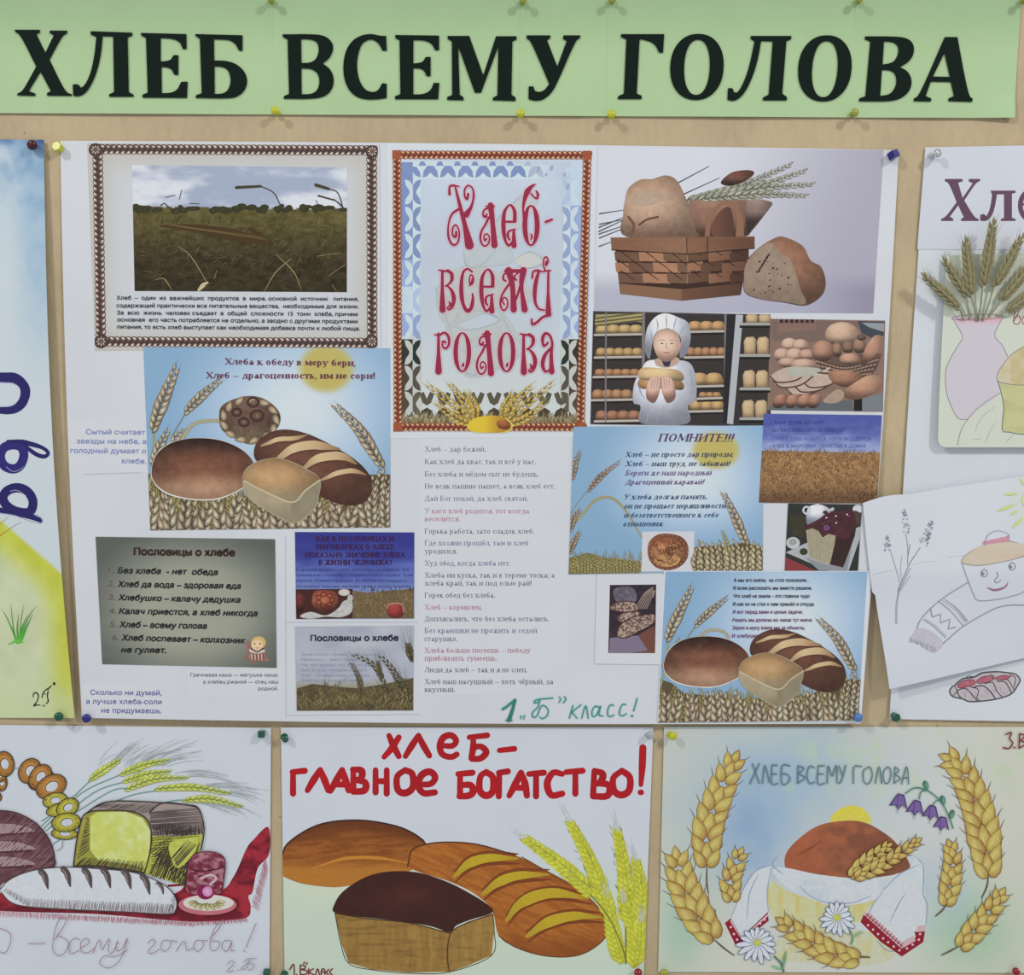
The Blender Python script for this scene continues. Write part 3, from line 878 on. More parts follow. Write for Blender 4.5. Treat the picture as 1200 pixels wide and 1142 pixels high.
def leaf(x0, y0, x1, y1, w, c, bulge=.5):
    a = np.array([x0, y0], float); b = np.array([x1, y1], float); d = b - a; n_ = np.array([-d[1], d[0]]) / np.hypot(*d)
    m1 = a + d * .3 + n_ * w; m2 = a + d * .75 + n_ * w * .8; m3 = a + d * .75 - n_ * w * .5; m4 = a + d * .3 - n_ * w * .6
    cv.poly([a, m1, m2, b, m3, m4], c, smooth=True)


def butterfly(X, y, sg, c):
    """half of the cut-out pattern: two leaves that meet on the line x = X"""
    cv.poly([(X, y - 26), (X + sg * 10, y - 40), (X + sg * 20, y - 46), (X + sg * 31, y - 47), (X + sg * 27, y - 26), (X + sg * 13, y - 5), (X + sg * 13, y + 5), (X + sg * 27, y + 26), (X + sg * 31, y + 47), (X + sg * 20, y + 46), (X + sg * 10, y + 40), (X, y + 26)], c)


for sd, X in ((0, 111), (1, 712)):                       # left and right columns: dark leaves on pale, pale leaves on dark
    sg = 1 if sd == 0 else -1
    for j in range(7):
        y_ = 94 + j * 102.8
        if (sd == 0 and j == 5) or (sd == 1 and j < 2): fd = .85
        else: fd = 0 if sd == 0 and j < 4 else .35
        dk = mixc(cB, cL, fd)
        y0_, y1_ = max(y_ - 51.4, 82), min(y_ + 51.4, 745)
        cv.poly([(X - sg * 45, y0_), (X, y0_), (X, y1_), (X - sg * 45, y1_)], dk)
        if y_ > 100: butterfly(X, y_, -sg, cL * .98); butterfly(X, y_, sg, mixc(dk, (110, 130, 160), .25))
        else: cv.poly([(X, 100), (X + sg * 13, 99), (X + sg * 27, 120), (X + sg * 31, 141), (X + sg * 10, 134), (X, 120)], dk)
for j in range(8):                                       # top row of arches
    x_ = 178 + j * 67
    if j == 7: continue
    dk = cB if j < 6 else mixc(cB, (160, 172, 190), .75)
    cv.poly([(x_ - 30, 142), (x_ - 26, 116), (x_ - 12, 96), (x_ + 12, 96), (x_ + 26, 116), (x_ + 30, 142), (x_ + 14, 136), (x_, 122), (x_ - 14, 136)], dk)
    cv.poly([(x_ - 46, 96), (x_ - 38, 80), (x_ - 24, 80), (x_ - 16, 96)], dk)
for a in ((590, 110, 14), (640, 104, 12), (690, 130, 10), (702, 175, 13), (620, 130, 8)):
    cv.ell(a[0], a[1], a[2] * .6, a[2], 20, (146, 156, 178), (134, 144, 172), n=9)
for j in range(3):                                       # dark lower corners
    for sd, X in ((0, 111), (1, 706)):
        sg = 1 if sd == 0 else -1; y_ = 808 + j * 98
        dk = ((30, 50, 46), (82, 74, 64), (92, 86, 68))[j]
        cv.poly([(X - sg * 44, y_ - 50), (X, y_ - 50), (X, y_ + 50), (X - sg * 44, y_ + 50)], mixc(dk, (66, 50, 34), .5)); cv.poly([(X, y_ - 50), (X + sg * 33, y_ - 50), (X + sg * 33, y_ + 50), (X, y_ + 50)], (168, 172, 168))
        butterfly(X, y_, -sg, (168, 170, 166)); butterfly(X, y_, sg, dk)
for j in range(9):
    x_ = 165 + j * 64
    dk = (84, 80, 62)
    cv.poly([(x_ - 28, 966), (x_ - 12, 958), (x_, 985), (x_ + 12, 958), (x_ + 28, 966), (x_ + 16, 1000), (x_, 1010), (x_ - 16, 1000)], dk)
    cv.poly([(x_ - 34, 1060), (x_ - 20, 1030), (x_, 1018), (x_ + 20, 1030), (x_ + 30, 1060)], (72, 60, 42))
n_ = 420; xx = rg.uniform(70, 750, n_)
blades(cv, xx, rg.uniform(1070, 1095, n_), rg.uniform(20, 50, n_), rg.uniform(-115, -65, n_), 3, jit((110, 92, 52), n_, .35, rg), jit((150, 140, 104), n_, .2, rg))
# pale drawing of loaves behind the words
pale = (154, 168, 172); pk = (166, 174, 178)
cv.fill([(540, 190), (590, 230), (480, 370), (420, 330)], lambda x, y: mixc(pk, pale, fbm(x / 12, y / 20, 3) * .7), 10)
cv.fill([(310, 410), (360, 400), (420, 400), (470, 400), (495, 440), (480, 470), (400, 480), (330, 480), (305, 450)], lambda x, y: mixc(pk, pale, fbm(x / 16, y / 16, 3) * .9), 8)
cv.fill([(500, 450), (550, 428), (600, 440), (610, 470), (560, 488), (515, 478)], lambda x, y: mixc((178, 178, 170), pk, fbm(x / 16, y / 16, 3)), 8)
cv.fill([(205, 560), (300, 480), (440, 500), (560, 560), (570, 610), (430, 640), (240, 700)], lambda x, y: mixc(pk, (160, 160, 158), fbm(x / 20, y / 20, 3)), 10)
cv.fill([(240, 690), (330, 720), (430, 690), (440, 640), (520, 760), (500, 840), (330, 905), (260, 800)], lambda x, y: mixc(pk, (158, 162, 160), fbm(x / 20, y / 20, 6)), 10)
for a in ([(305, 420), (315, 475), (360, 482), (410, 440), (430, 410)], [(198, 560), (240, 680), (260, 740)], [(215, 650), (300, 640), (400, 660), (440, 690), (330, 722), (245, 705)], [(440, 650), (490, 740), (520, 770)], [(260, 750), (320, 890), (480, 850)], [(500, 455), (560, 425), (610, 462), (560, 486), (510, 476)], [(300, 800), (430, 760)], [(540, 200), (450, 280), (420, 330)]):
    cv.rib(a, [1, 3, 1], (146, 158, 164))
sub(cv, o, 'printed_pattern', M_PHOTO)
RB, RM, RH = (92, 46, 34), (136, 72, 50), (196, 168, 136)
c4 = cv.sub(); c4.crop(450, 165, 3.2615)
for a, b in (((36, 54), (790, 56)), ((50, 60), (55, 1095)), ((55, 1092), (765, 1092)), ((776, 60), (750, 1090))):
    braid(c4, a, b, 17, 19, RB, RM, RH)
for cx_, cy_ in ((48, 54), (776, 56), (55, 1092), (752, 1090)): c4.poly([(cx_ - 17, cy_ - 17), (cx_ + 17, cy_ - 17), (cx_ + 17, cy_ + 17), (cx_ - 17, cy_ + 17)], RM)
sub(c4, o, 'braided_border')
c5 = cv.sub(); c5.crop(450, 165, 3.2615)
Yc, Yh, Yd = (158, 126, 56), (196, 172, 92), (96, 74, 34)
for j, (x0, y0, x1, y1, x2, y2) in enumerate(((330, 1080, 270, 1010, 165, 930), (340, 1075, 310, 1000, 250, 925), (350, 1070, 350, 1020, 320, 960), (350, 1085, 280, 1060, 200, 1000),
                                              (470, 1080, 540, 1010, 645, 925), (465, 1075, 500, 1000, 565, 935), (455, 1070, 460, 1020, 490, 965), (470, 1085, 540, 1060, 610, 1000))):
    ear(c5, [(x0, y0), (x1, y1), (x2, y2)], 9, 26, 13, 9, Yc, Yh, Yd, awn=34, awnc=(176, 158, 92), seed=j, aw=1.2)
c5.fill([(318, 1092), (340, 1062), (400, 1048), (460, 1056), (486, 1084), (470, 1108), (400, 1114), (340, 1110)], lambda x, y: mixc((190, 166, 52), (152, 112, 44), sst(x, 370, 470)), 6)
c5.fill([(432, 1072), (462, 1062), (482, 1080), (474, 1100), (440, 1096)], loaf_fn(458, 1080, 30, 20, (150, 96, 58), (128, 76, 46), (112, 66, 40)), 5)
c5.rib([(350, 1112), (420, 1118), (480, 1105), (488, 1080), (465, 1058)], 2, (196, 180, 96))
sub(c5, o, 'printed_wheat')

# ornate red letters; strokes read from the crop at (500, 200) and (500, 330), 6.667x
c6 = cv.sub()
RED = (126, 36, 60); PNK = (196, 160, 172)


def spiral(cx, cy, r0, r1, a0, turns, n=26):
    a = np.radians(a0) + np.linspace(0, turns * 2 * math.pi, n); r = np.linspace(r0, r1, n)
    return [(cx + q * math.cos(b), cy + q * 1.15 * math.sin(b)) for q, b in zip(r, a)]


def orn(strokes, k=6.667, ox=500, oy=200):
    T = lambda p: (p / k) + np.array([ox, oy])
    c6.T = T
    L = c6.z.v + 1
    for p, w in strokes: c6.rib(p, np.asarray(w) + 7, PNK, n=4, layer=L); L += .5
    L += 1
    for p, w in strokes: c6.rib(p, np.asarray(w) + 1.5, RED, n=4, layer=L); L += .5
    c6.z.v = L + 1


def O_(cx, cy, rx, ry, w=15):
    return [([(cx + rx * math.cos(a), cy + ry * math.sin(a)) for a in np.linspace(-math.pi / 2, math.pi / 2, 9)], [5, w, w * 1.1, w, 5]),
            ([(cx - rx * math.cos(a), cy + ry * math.sin(a)) for a in np.linspace(-math.pi / 2, math.pi / 2, 9)], [5, w, w * 1.1, w, 5])]


def L_(x, y, s=1.0):                                      # ornate л with its spiral
    return [([(x + 75, y), (x + 92, y + 150), (x + 105, y + 312)], [22, 17, 24]), ([(x + 100, y + 8), (x + 40, y + 8)], [8, 5]),
            ([(x + 60, y + 95), (x + 35, y + 150), (x + 5, y + 200), (x - 5, y + 260), (x + 10, y + 305), (x + 35, y + 318), (x + 62, y + 290), (x + 64, y + 245), (x + 42, y + 222), (x + 22, y + 245), (x + 30, y + 275), (x + 45, y + 262)], [9, 8, 7, 8, 7, 6, 6, 5, 5, 6]),
            ([(x + 75, y + 30), (x + 45, y + 25), (x + 20, y + 45), (x + 18, y + 80), (x + 38, y + 92), (x + 44, y + 70)], [9, 7, 6, 8, 7])]


def V_(x, y, h=440):                                      # ornate в, left edge x, top y
    k = h / 440
    return [([(x + 22, y + 8), (x + 22, y + h * .6), (x + 24, y + h)], [9, 12, 24]), ([(x - 5, y), (x + 30, y + 12), (x + 70, y + 4)], [4, 8, 7]),
            ([(x + 55, y + 8), (x + 92, y + 40 * k), (x + 96, y + 110 * k), (x + 70, y + 160 * k), (x + 45, y + 180 * k)], [8, 13, 13, 8, 5]),
            ([(x + 60, y + 175 * k), (x + 95, y + 230 * k), (x + 112, y + 320 * k), (x + 98, y + 410 * k), (x + 70, y + 438 * k), (x + 58, y + 410 * k)], [5, 11, 16, 14, 9, 4]),
            ([(x + 72, y + 410 * k), (x + 84, y + 380 * k), (x + 74, y + 350 * k)], [5, 10, 4])]


def E_(x, y, h, w=110):                                    # ornate е
    k = h / 320
    return [([(x + w - 12, y + 130 * k), (x + w - 14, y + 50 * k), (x + w * .55, y + 4), (x + 18, y + 60 * k), (x + 10, y + 170 * k), (x + 22, y + 270 * k), (x + w * .45, y + h), (x + w - 30, y + h - 30 * k)], [14, 13, 6, 13, 16, 15, 9, 8]),
            ([(x + 24, y + 135 * k), (x + w - 8, y + 135 * k)], 8), ([(x + w - 20, y + h * .62), (x + w - 18, y + h)], [8, 20]), ([(x + w - 8, y + h * .6), (x + w - 60, y + h * .66), (x + w - 64, y + h * .8), (x + w - 50, y + h * .86)], [5, 7, 10, 6])]


orn([([(225, 130), (262, 280), (300, 430), (335, 585)], [6, 13, 17, 34]), ([(180, 185), (180, 130), (205, 118), (255, 125)], [10, 7, 8, 3]),
     ([(325, 185), (318, 225), (300, 205), (298, 150), (325, 118), (358, 140), (368, 200), (350, 280), (310, 345)], [9, 7, 6, 6, 5, 8, 7, 13, 24]),
     ([(255, 300), (200, 340), (172, 420), (172, 520), (205, 580), (245, 560), (255, 480), (230, 425), (205, 450), (205, 505), (228, 520), (232, 480)], [9, 8, 6, 6, 8, 8, 7, 6, 5, 6, 7, 9])]
    + L_(425, 272) + E_(590, 265, 322) + [([(760, 400), (755, 280), (780, 180), (815, 130), (845, 110)], [9, 6, 12, 22, 5]), ([(815, 180), (835, 205), (862, 220), (868, 185), (855, 160)], [6, 5, 7, 10, 5])] + O_(815, 430, 48, 155, 17)
    + [([(930, 402), (978, 384)], [9, 8]), ([(815, 540), (822, 520), (815, 495)], [4, 8, 3])])
orn(V_(102, 775, 312) + [([(360, 840), (345, 890), (335, 860), (345, 815), (365, 830), (362, 880), (335, 898)], [6, 6, 5, 5, 5, 5, 5]), ([(355, 790), (320, 768), (285, 800), (272, 900), (280, 1020), (315, 1095), (350, 1070), (362, 1000), (358, 960)], [7, 8, 12, 15, 16, 12, 14, 13, 5])]
    + E_(418, 768, 330) + [([(755, 780), (740, 900), (765, 1085)], [26, 12, 24]), ([(640, 780), (670, 900), (680, 1085)], [26, 18, 24]), ([(620, 785), (750, 785)], 14), ([(645, 800), (605, 810), (600, 850), (620, 862)], [6, 6, 8, 6]), ([(715, 800), (690, 820), (690, 850), (705, 855)], [5, 5, 7, 5]),
                           ([(740, 880), (700, 1000), (675, 1050)], [12, 8, 6]), ([(650, 880), (600, 950), (578, 1010), (580, 1065), (605, 1092), (630, 1060), (630, 1010), (605, 990), (592, 1020), (606, 1045)], [9, 8, 7, 7, 6, 6, 5, 5, 6])]
    + [([(950, 790), (948, 950), (950, 1110)], [8, 9, 22]), ([(825, 835), (832, 790), (870, 780), (900, 792)], [8, 6, 8, 4]), ([(875, 785), (848, 900), (845, 1010), (870, 1075), (920, 1090)], [9, 15, 15, 9, 5]), ([(900, 790), (965, 780)], [5, 6]),
       ([(960, 1125), (905, 1145), (860, 1185), (825, 1200), (820, 1160)], [14, 8, 10, 9, 6]), ([(925, 780), (912, 740), (915, 690), (935, 675), (948, 710), (930, 740), (932, 712)], [6, 5, 5, 5, 6, 7, 7])])
orn([([(95, 405), (95, 560), (95, 700)], [8, 12, 25]), ([(65, 412), (100, 418), (140, 398), (172, 430), (175, 490), (150, 522), (125, 500), (130, 465), (150, 475)], [4, 8, 8, 10, 9, 8, 7, 6, 8])] + O_(280, 550, 52, 150, 15) + L_(398, 402, 1) + O_(624, 550, 52, 150, 15) + V_(735, 405, 300)
    + [([(975, 700), (972, 560), (980, 480), (960, 420), (925, 405), (905, 445), (912, 500), (935, 490), (945, 475)], [22, 14, 13, 10, 8, 9, 12, 9, 7]), ([(965, 520), (920, 580), (905, 650), (925, 700), (955, 690)], [8, 12, 15, 12, 6]), ([(285, 655), (290, 635)], [10, 5]), ([(628, 655), (632, 635)], [10, 5])], oy=330)
sub(c6, o, 'ornate_lettering')
# --- bread basket photograph
cv, o = pic('basket_photograph', [(701, 172.5), (1035, 176), (1022, 367), (696, 365)],
            lambda x, y: mixc(mixc((180, 184, 194), (150, 148, 166), sst(x + (y - 170) * .3, 820, 1050)), mixc((150, 150, 170), (126, 122, 144), sst(x, 930, 1030)), sst(y, 315, 345) * .8), nx=60, ny=40,
            label='photograph of a woven bread basket, a cut loaf and wheat')
cv.crop(690, 165, 3.243)
for a in ((40, 278, 130, 264), (38, 345, 135, 300), (38, 330, 130, 292), (40, 370, 140, 330), (38, 402, 85, 385), (38, 355, 135, 322), (330, 165, 455, 98), (350, 208, 495, 142), (40, 318, 130, 300)):
    cv.rib([a[:2], a[2:]], [2.6, 3.2, 1.5], (72, 82, 84), smooth=False)
ear(cv, [(370, 225), (560, 180), (700, 120), (775, 88)], 15, 42, 16, 8, (120, 122, 100), (184, 184, 160), (58, 62, 50), seed=1)
cv.fill([(500, 160), (540, 122), (600, 112), (628, 122), (600, 150), (540, 172)], loaf_fn(560, 140, 60, 30, (120, 60, 40), (110, 66, 50), (70, 44, 34)), 5)
for j, (x2, y2, xm, ym) in enumerate(((830, 112, 620, 180), (858, 165, 620, 185), (832, 210, 620, 205))):
    ear(cv, [(380, 228), (xm, ym), (x2, y2)], 16, 44, 17, 8, (120, 122, 100), (188, 188, 164), (56, 60, 48), seed=j + 2)
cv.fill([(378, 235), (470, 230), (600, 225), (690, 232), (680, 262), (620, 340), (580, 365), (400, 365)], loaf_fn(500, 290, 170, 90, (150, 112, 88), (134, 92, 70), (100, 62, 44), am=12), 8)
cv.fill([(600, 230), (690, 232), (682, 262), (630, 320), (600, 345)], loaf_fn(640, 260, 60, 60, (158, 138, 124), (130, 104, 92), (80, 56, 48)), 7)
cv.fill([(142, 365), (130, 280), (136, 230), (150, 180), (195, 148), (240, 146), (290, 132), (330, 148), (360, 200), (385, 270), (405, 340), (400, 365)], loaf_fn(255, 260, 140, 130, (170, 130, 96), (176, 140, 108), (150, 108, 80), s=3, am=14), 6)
cv.fill([(160, 225), (200, 190), (270, 195), (300, 220), (250, 240), (190, 250)], lambda x, y: mixc((172, 134, 104), (188, 166, 140), fbm(x / 22, y / 10, 4)), 6)
cv.rib([(190, 320), (220, 300), (262, 290)], 4, (110, 66, 44)); cv.rib([(150, 290), (170, 320), (165, 350)], 5, (128, 74, 44))
cv.rib([(448, 365), (456, 300), (490, 250), (530, 235), (560, 260), (572, 300), (572, 362)], [9, 9, 8, 8, 9, 13, 16], (148, 100, 62))
cv.fill([(470, 362), (475, 300), (510, 258), (540, 262), (545, 362)], lambda x, y: mixc((120, 72, 46), (96, 58, 40), sst(x, 470, 545)), 8)
WD, WL, WK = np.array((150, 102, 62.)), np.array((176, 130, 88.)), np.array((60, 34, 20.))
bf = lambda a, b: (lambda x, y: mixc(a, b, sst(x, 85, 370)) * (1 + .1 * (fbm(x / 30, y / 4, 3) - .5))[:, None])
br = lambda a, b: (lambda x, y: mixc(a, b, sst(x, 370, 620)) * (1 + .1 * (fbm(x / 30, y / 4, 5) - .5))[:, None])
cv.poly([(98, 400), (370, 420), (608, 400), (575, 585), (350, 608), (118, 580)], (70, 38, 22))
for r in range(3):
    y_ = 437 + r * 41
    for i in range(4):
        x0 = 96 + r * 7 + i * 92 - (r % 2) * 46; x1 = min(x0 + 106, 372)
        if x1 < 110: continue
        x0 = max(x0, 92 + r * 7)
        cv.fill([(x0, y_ - 18 + 3), (x1, y_ - 12), (x1, y_ + 24), (x0 + 4, y_ + 20)], bf(np.array((150, 98, 60)) * (1.12 if (i + r) % 2 else .8), np.array((158, 108, 68)) * (1.12 if (i + r) % 2 else .8)), 12, smooth=False)
        cv.rib([(x0 + 10, y_ - 26), (x0 + 50, y_ + 2), (x0 + 62, y_ + 12)], [2, 2.4, 1], WK, smooth=False)
    for i in range(3):
        x0 = 374 + i * 80 - (r % 2) * 30; x1 = x0 + 88
        x0 = max(x0, 372); x1 = min(x1, 606 - r * 8)
        cv.fill([(x0, y_ - 12), (x1, y_ - 20), (x1, y_ + 14), (x0, y_ + 24)], br(np.array((146, 96, 58)) * (1.1 if (i + r) % 2 else .78), np.array((102, 62, 36)) * (1.1 if (i + r) % 2 else .78)), 12, smooth=False)
        cv.rib([(x0 + 12, y_ - 24), (x0 + 50, y_ - 2)], [2, 1.5], WK, smooth=False)
cv.poly([(116, 541), (350, 562), (350, 608), (118, 582)], (142, 96, 58)); cv.poly([(350, 562), (576, 540), (574, 586), (350, 608)], lambda x, y: br((122, 76, 44), (94, 56, 32))(x, y))
cv.rib([(116, 541), (350, 562), (576, 540)], 1.8, WK, smooth=False)
cv.fill([(82, 368), (370, 366), (372, 430), (86, 414)], bf((138, 88, 50), (150, 102, 62)), 10, smooth=False)
cv.fill([(370, 366), (628, 364), (628, 408), (372, 430)], br((142, 92, 54), (112, 68, 38)), 10, smooth=False)
cv.rib([(86, 415), (372, 431), (628, 409)], 1.8, WK, smooth=False); cv.rib([(370, 368), (372, 430)], 1.5, WK, smooth=False); cv.rib([(450, 365), (448, 425)], 2, WK, smooth=False)
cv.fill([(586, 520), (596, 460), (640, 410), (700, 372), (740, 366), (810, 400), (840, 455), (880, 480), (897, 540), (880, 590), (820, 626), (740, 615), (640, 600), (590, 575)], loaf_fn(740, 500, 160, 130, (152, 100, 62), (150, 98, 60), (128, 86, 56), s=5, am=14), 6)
cv.fill([(588, 520), (598, 465), (645, 410), (690, 388), (730, 430), (765, 455), (800, 560), (820, 620), (740, 612), (640, 598), (592, 572)], lambda x, y: mixc((168, 142, 118), (140, 116, 96), fbm(x / 18, y / 18, 7)) - 16 * sst(y, 500, 620)[:, None], 5)
for k in range(26):
    cv.ell(rg.uniform(610, 780), rg.uniform(430, 590), rg.uniform(2, 7), rg.uniform(1.5, 4), rg.uniform(-70, -20), (74, 52, 44), n=6)
for k in range(5): cv.rib([(640 + k * 8, 500 - k * 14), (652 + k * 8, 480 - k * 12)], 3, (60, 38, 34), smooth=False)
cv.tone = (.8, .12); sub(cv, o, 'bread_basket_picture', M_PHOTO)

# --- baker boy
cv, o = pic('baker_photograph', [(695, 364.5), (902, 368.5), (902, 499), (691.5, 496.5)], paper_fn((66, 58, 58), 8, 2, 12), label='photograph of a child in a white chef hat holding loaves between bread racks')
cv.crop(690, 360, 3.333)
cv.poly([(18, 20), (700, 36), (690, 460), (5, 448)], (58, 50, 50))


def shelf_row(x0, x1, y, n, c, h, c2=None, tray=(170, 160, 150)):
    dy = -h * .5
    w = (x1 - x0) / n
    for i in range(n):
        cx = x0 + (i + .5) * w
        cv.fill([(cx - w * .56, y), (cx - w * .5, y - h * .8), (cx, y - h), (cx + w * .5, y - h * .8), (cx + w * .56, y)], loaf_fn(cx, y - h * .5, w * .6, h * .6, np.array(c) * 1.15, c, np.array(c) * .62, s=i), 6)
    cv.rib([(x0 - 8, y + 4), (x1 + 6, y + 1)], 4.5, tray, smooth=False); cv.rib([(x0 - 8, y + 13), (x1 + 6, y + 10)], 4, (34, 28, 28), smooth=False)


YB, OB = (170, 140, 72), (160, 112, 62)
z0 = cv.z.v
for a in ((30, 205, 104, 4, YB, 36), (30, 205, 192, 5, (168, 130, 60), 34), (25, 195, 268, 5, (164, 112, 54), 28), (15, 165, 358, 4, OB, 38), (30, 195, 440, 4, (150, 98, 62), 38), (390, 525, 92, 3, (172, 128, 66), 38), (380, 530, 192, 5, OB, 36), (400, 515, 305, 2, (172, 132, 66), 50), (395, 520, 402, 3, (174, 136, 66), 42), (430, 510, 352, 3, (168, 120, 60), 22)): cv.z.back(z0); shelf_row(*a)
cv.z.top()
cv.poly([(25, 28), (205, 24), (205, 58), (25, 44)], (150, 140, 70)); 
for k in range(5): cv.rib([(25, 44 + k * 7), (205, 22 + k * 7)], 3.2, (164, 150, 76) if k % 2 else (96, 86, 50), smooth=False)
for x_, w_ in ((212, 6), (66, 3), (532, 5)): cv.rib([(x_, 22), (x_ - 2, 446)], w_, (120, 112, 112), smooth=False)
cv.poly([(572, 28), (600, 30), (560, 456), (536, 452)], (160, 164, 172)); cv.poly([(536, 28), (572, 28), (536, 452), (520, 450)], (40, 38, 46))
for y_ in (60, 182, 312, 428):
    h_ = 68 if y_ > 100 else 34
    for i in range(2):
        x_ = 608 + i * 50 - (y_ - 60) * .03
        if y_ == 60: x_ += 4
        cv.fill([(x_, y_), (x_ - 2, y_ - h_ * .7), (x_ + 6, y_ - h_ * .95), (x_ + 34, y_ - h_), (x_ + 45, y_ - h_ * .85), (x_ + 45, y_)], loaf_fn(x_ + 24, y_ - h_ * .4, 34, h_ * .7, (186, 158, 110), (170, 142, 94), (138, 108, 70), s=i), 6, smooth=False)
    cv.rib([(590, y_ + 6), (700, y_ + 6)], 6, (150, 150, 146), smooth=False); cv.rib([(590, y_ + 16), (700, y_ + 16)], 5, (26, 26, 28), smooth=False)
cv.tone = (.9, .1); sub(cv, o, 'bread_racks_picture', M_PHOTO)
cb = cv.sub(); cb.crop(690, 360, 3.333)
wf = lambda cx, cy, rx, ry, s=0: loaf_fn(cx, cy, rx, ry, (186, 190, 200), (176, 180, 192), (146, 150, 166), s=s, am=7)
cb.fill([(205, 452), (200, 385), (172, 370), (175, 300), (205, 240), (230, 208), (290, 205), (345, 205), (395, 220), (416, 280), (415, 360), (385, 385), (382, 452)], wf(295, 320, 130, 150), 5)
for a in ([(228, 372), (230, 410), (222, 450)], [(380, 380), (350, 392), (330, 386)], [(262, 452), (268, 400)], [(392, 240), (402, 300), (396, 350)], [(190, 290), (200, 330), (216, 356)]): cb.rib(a, [1, 3, 1], (136, 140, 158))
cb.fill([(262, 200), (345, 196), (342, 222), (300, 236), (262, 226)], lambda x, y: col2((170, 140, 122), len(x)), 6)
cb.poly([(282, 206), (320, 206), (312, 232), (292, 230)], (50, 50, 76))
cb.fill([(250, 150), (256, 110), (278, 90), (318, 86), (345, 100), (356, 140), (350, 178), (325, 205), (298, 212), (270, 198)], loaf_fn(302, 148, 58, 66, (186, 152, 132), (190, 156, 136), (160, 122, 106), am=4, lx=-.1, ly=-.1), 3)
for x_ in (284, 322):
    cb.rib([(x_ - 10, 131), (x_, 127), (x_ + 10, 130)], 1.0, (120, 92, 80)); cb.ell(x_, 141, 6, 2.6, 0, (84, 64, 60), n=8)
cb.rib([(303, 140), (299, 158), (307, 160)], 1.4, (150, 110, 96)); cb.rib([(290, 174), (303, 177), (315, 174)], [.8, 2.4, .8], (150, 84, 82)); cb.ell(352, 148, 7, 14, 0, (178, 136, 118), n=9)
cb.fill([(250, 122), (236, 200), (218, 170), (220, 110), (232, 70), (262, 35), (300, 24), (345, 38), (385, 60), (396, 110), (388, 160), (372, 190), (352, 192), (358, 130), (342, 98), (310, 84), (270, 92)], wf(308, 90, 90, 90, 5), 4)
for a in ([(262, 45), (268, 70), (264, 92)], [(300, 28), (302, 60), (300, 84)], [(340, 42), (332, 70), (330, 88)], [(378, 66), (362, 92), (352, 110)], [(236, 84), (244, 110), (240, 150)]): cb.rib(a, [1, 3, 1], (140, 146, 164))
for y_, c_ in ((300, (158, 118, 70)), (265, (178, 150, 102))):
    cb.fill([(190, y_ - 10), (210, y_ - 30), (270, y_ - 28), (340, y_ - 22), (368, y_), (360, y_ + 22), (300, y_ + 16), (215, y_ + 18), (192, y_ + 8)], loaf_fn(280, y_, 92, 28, np.array(c_) * 1.12, c_, np.array(c_) * .7, am=5), 5)
for sx, sg in ((252, 1), (306, -1)):                     # two hands around the loaf
    cb.fill([(sx - 20 * sg, 285), (sx + 22 * sg, 270), (sx + 24 * sg, 320), (sx + 2 * sg, 372), (sx - 30 * sg, 350)], loaf_fn(sx, 315, 36, 50, (188, 150, 134), (184, 144, 126), (150, 108, 94), am=3), 5)
    for k in range(4): cb.rib([(sx + (-14 + k * 10) * sg, 318), (sx + (-12 + k * 11) * sg, 280 - k * 3)], [5, 4.5, 3.6], (192, 156, 140), smooth=False); cb.rib([(sx + (-9 + k * 10) * sg, 316), (sx + (-7 + k * 11) * sg, 284 - k * 3)], .9, (140, 98, 86), smooth=False)
sub(cb, o, 'child_picture', M_PHOTO)

# --- pile of bread
cv, o = pic('bread_pile_photograph', [(902, 373.5), (1036, 375.6), (1033, 482), (898, 480)], lambda x, y: mixc((132, 104, 92), (118, 92, 78), fbm(x / 10, y / 6, 4)), label='photograph of many rolls and sliced bread round a wicker bowl')
cv.crop(690, 360, 3.333)
cv.poly([(712, 50), (735, 50), (735, 100), (880, 85), (880, 52), (1045, 55), (1050, 100), (1060, 130), (940, 140), (712, 130)], (120, 92, 80))
cv.poly([(735, 48), (885, 50), (882, 88), (736, 70)], (134, 94, 80))
for k in range(7): cv.poly([(742 + k * 20, 48), (756 + k * 20, 48), (756 + k * 20, 62), (742 + k * 20, 60)], (54, 36, 34))
cv.poly([(1045, 54), (1150, 56), (1148, 110), (1100, 120), (1060, 100)], (60, 70, 84)); cv.poly([(1062, 60), (1150, 62), (1148, 96), (1090, 78)], (130, 140, 150))
cv.poly([(700, 385), (1020, 360), (1030, 402), (700, 400)], (88, 98, 108)); cv.poly([(1060, 350), (1145, 335), (1142, 405), (1062, 403)], (110, 118, 126)); cv.poly([(1030, 360), (1062, 350), (1062, 404), (1030, 403)], (26, 26, 30))
BR = lambda x, y, rx, ry, c, s=0, a=0: cv.fill([(x + rx * math.cos(t + math.radians(a)), y + ry * math.sin(t + math.radians(a))) for t in np.linspace(0, 6.28, 9)[:-1]], loaf_fn(x, y, rx, ry, np.array(c) * 1.12, c, np.array(c) * .62, s=s, am=8), 5)
for j, (x, y, rx, ry, c) in enumerate(((985, 105, 66, 48, (178, 140, 104)), (780, 145, 32, 26, (184, 142, 116)), (822, 148, 32, 24, (180, 138, 112)), (752, 185, 34, 26, (176, 134, 108)), (800, 185, 36, 26, (182, 140, 114)), (848, 185, 34, 22, (170, 126, 100)), (775, 215, 40, 20, (172, 130, 108)), (835, 222, 50, 22, (176, 136, 112)))): BR(x, y, rx, ry, c, j)
cv.poly([(868, 190), (1140, 180), (1120, 240), (1080, 275), (1000, 270), (900, 230)], (104, 76, 62))
for k in range(9):
    cv.rib([(880 + k * 4, 200 + k * 9), (1000, 232 + k * 5), (1130 - k * 5, 195 + k * 9)], 2.2, (160, 124, 100) if k % 2 else (86, 60, 48))
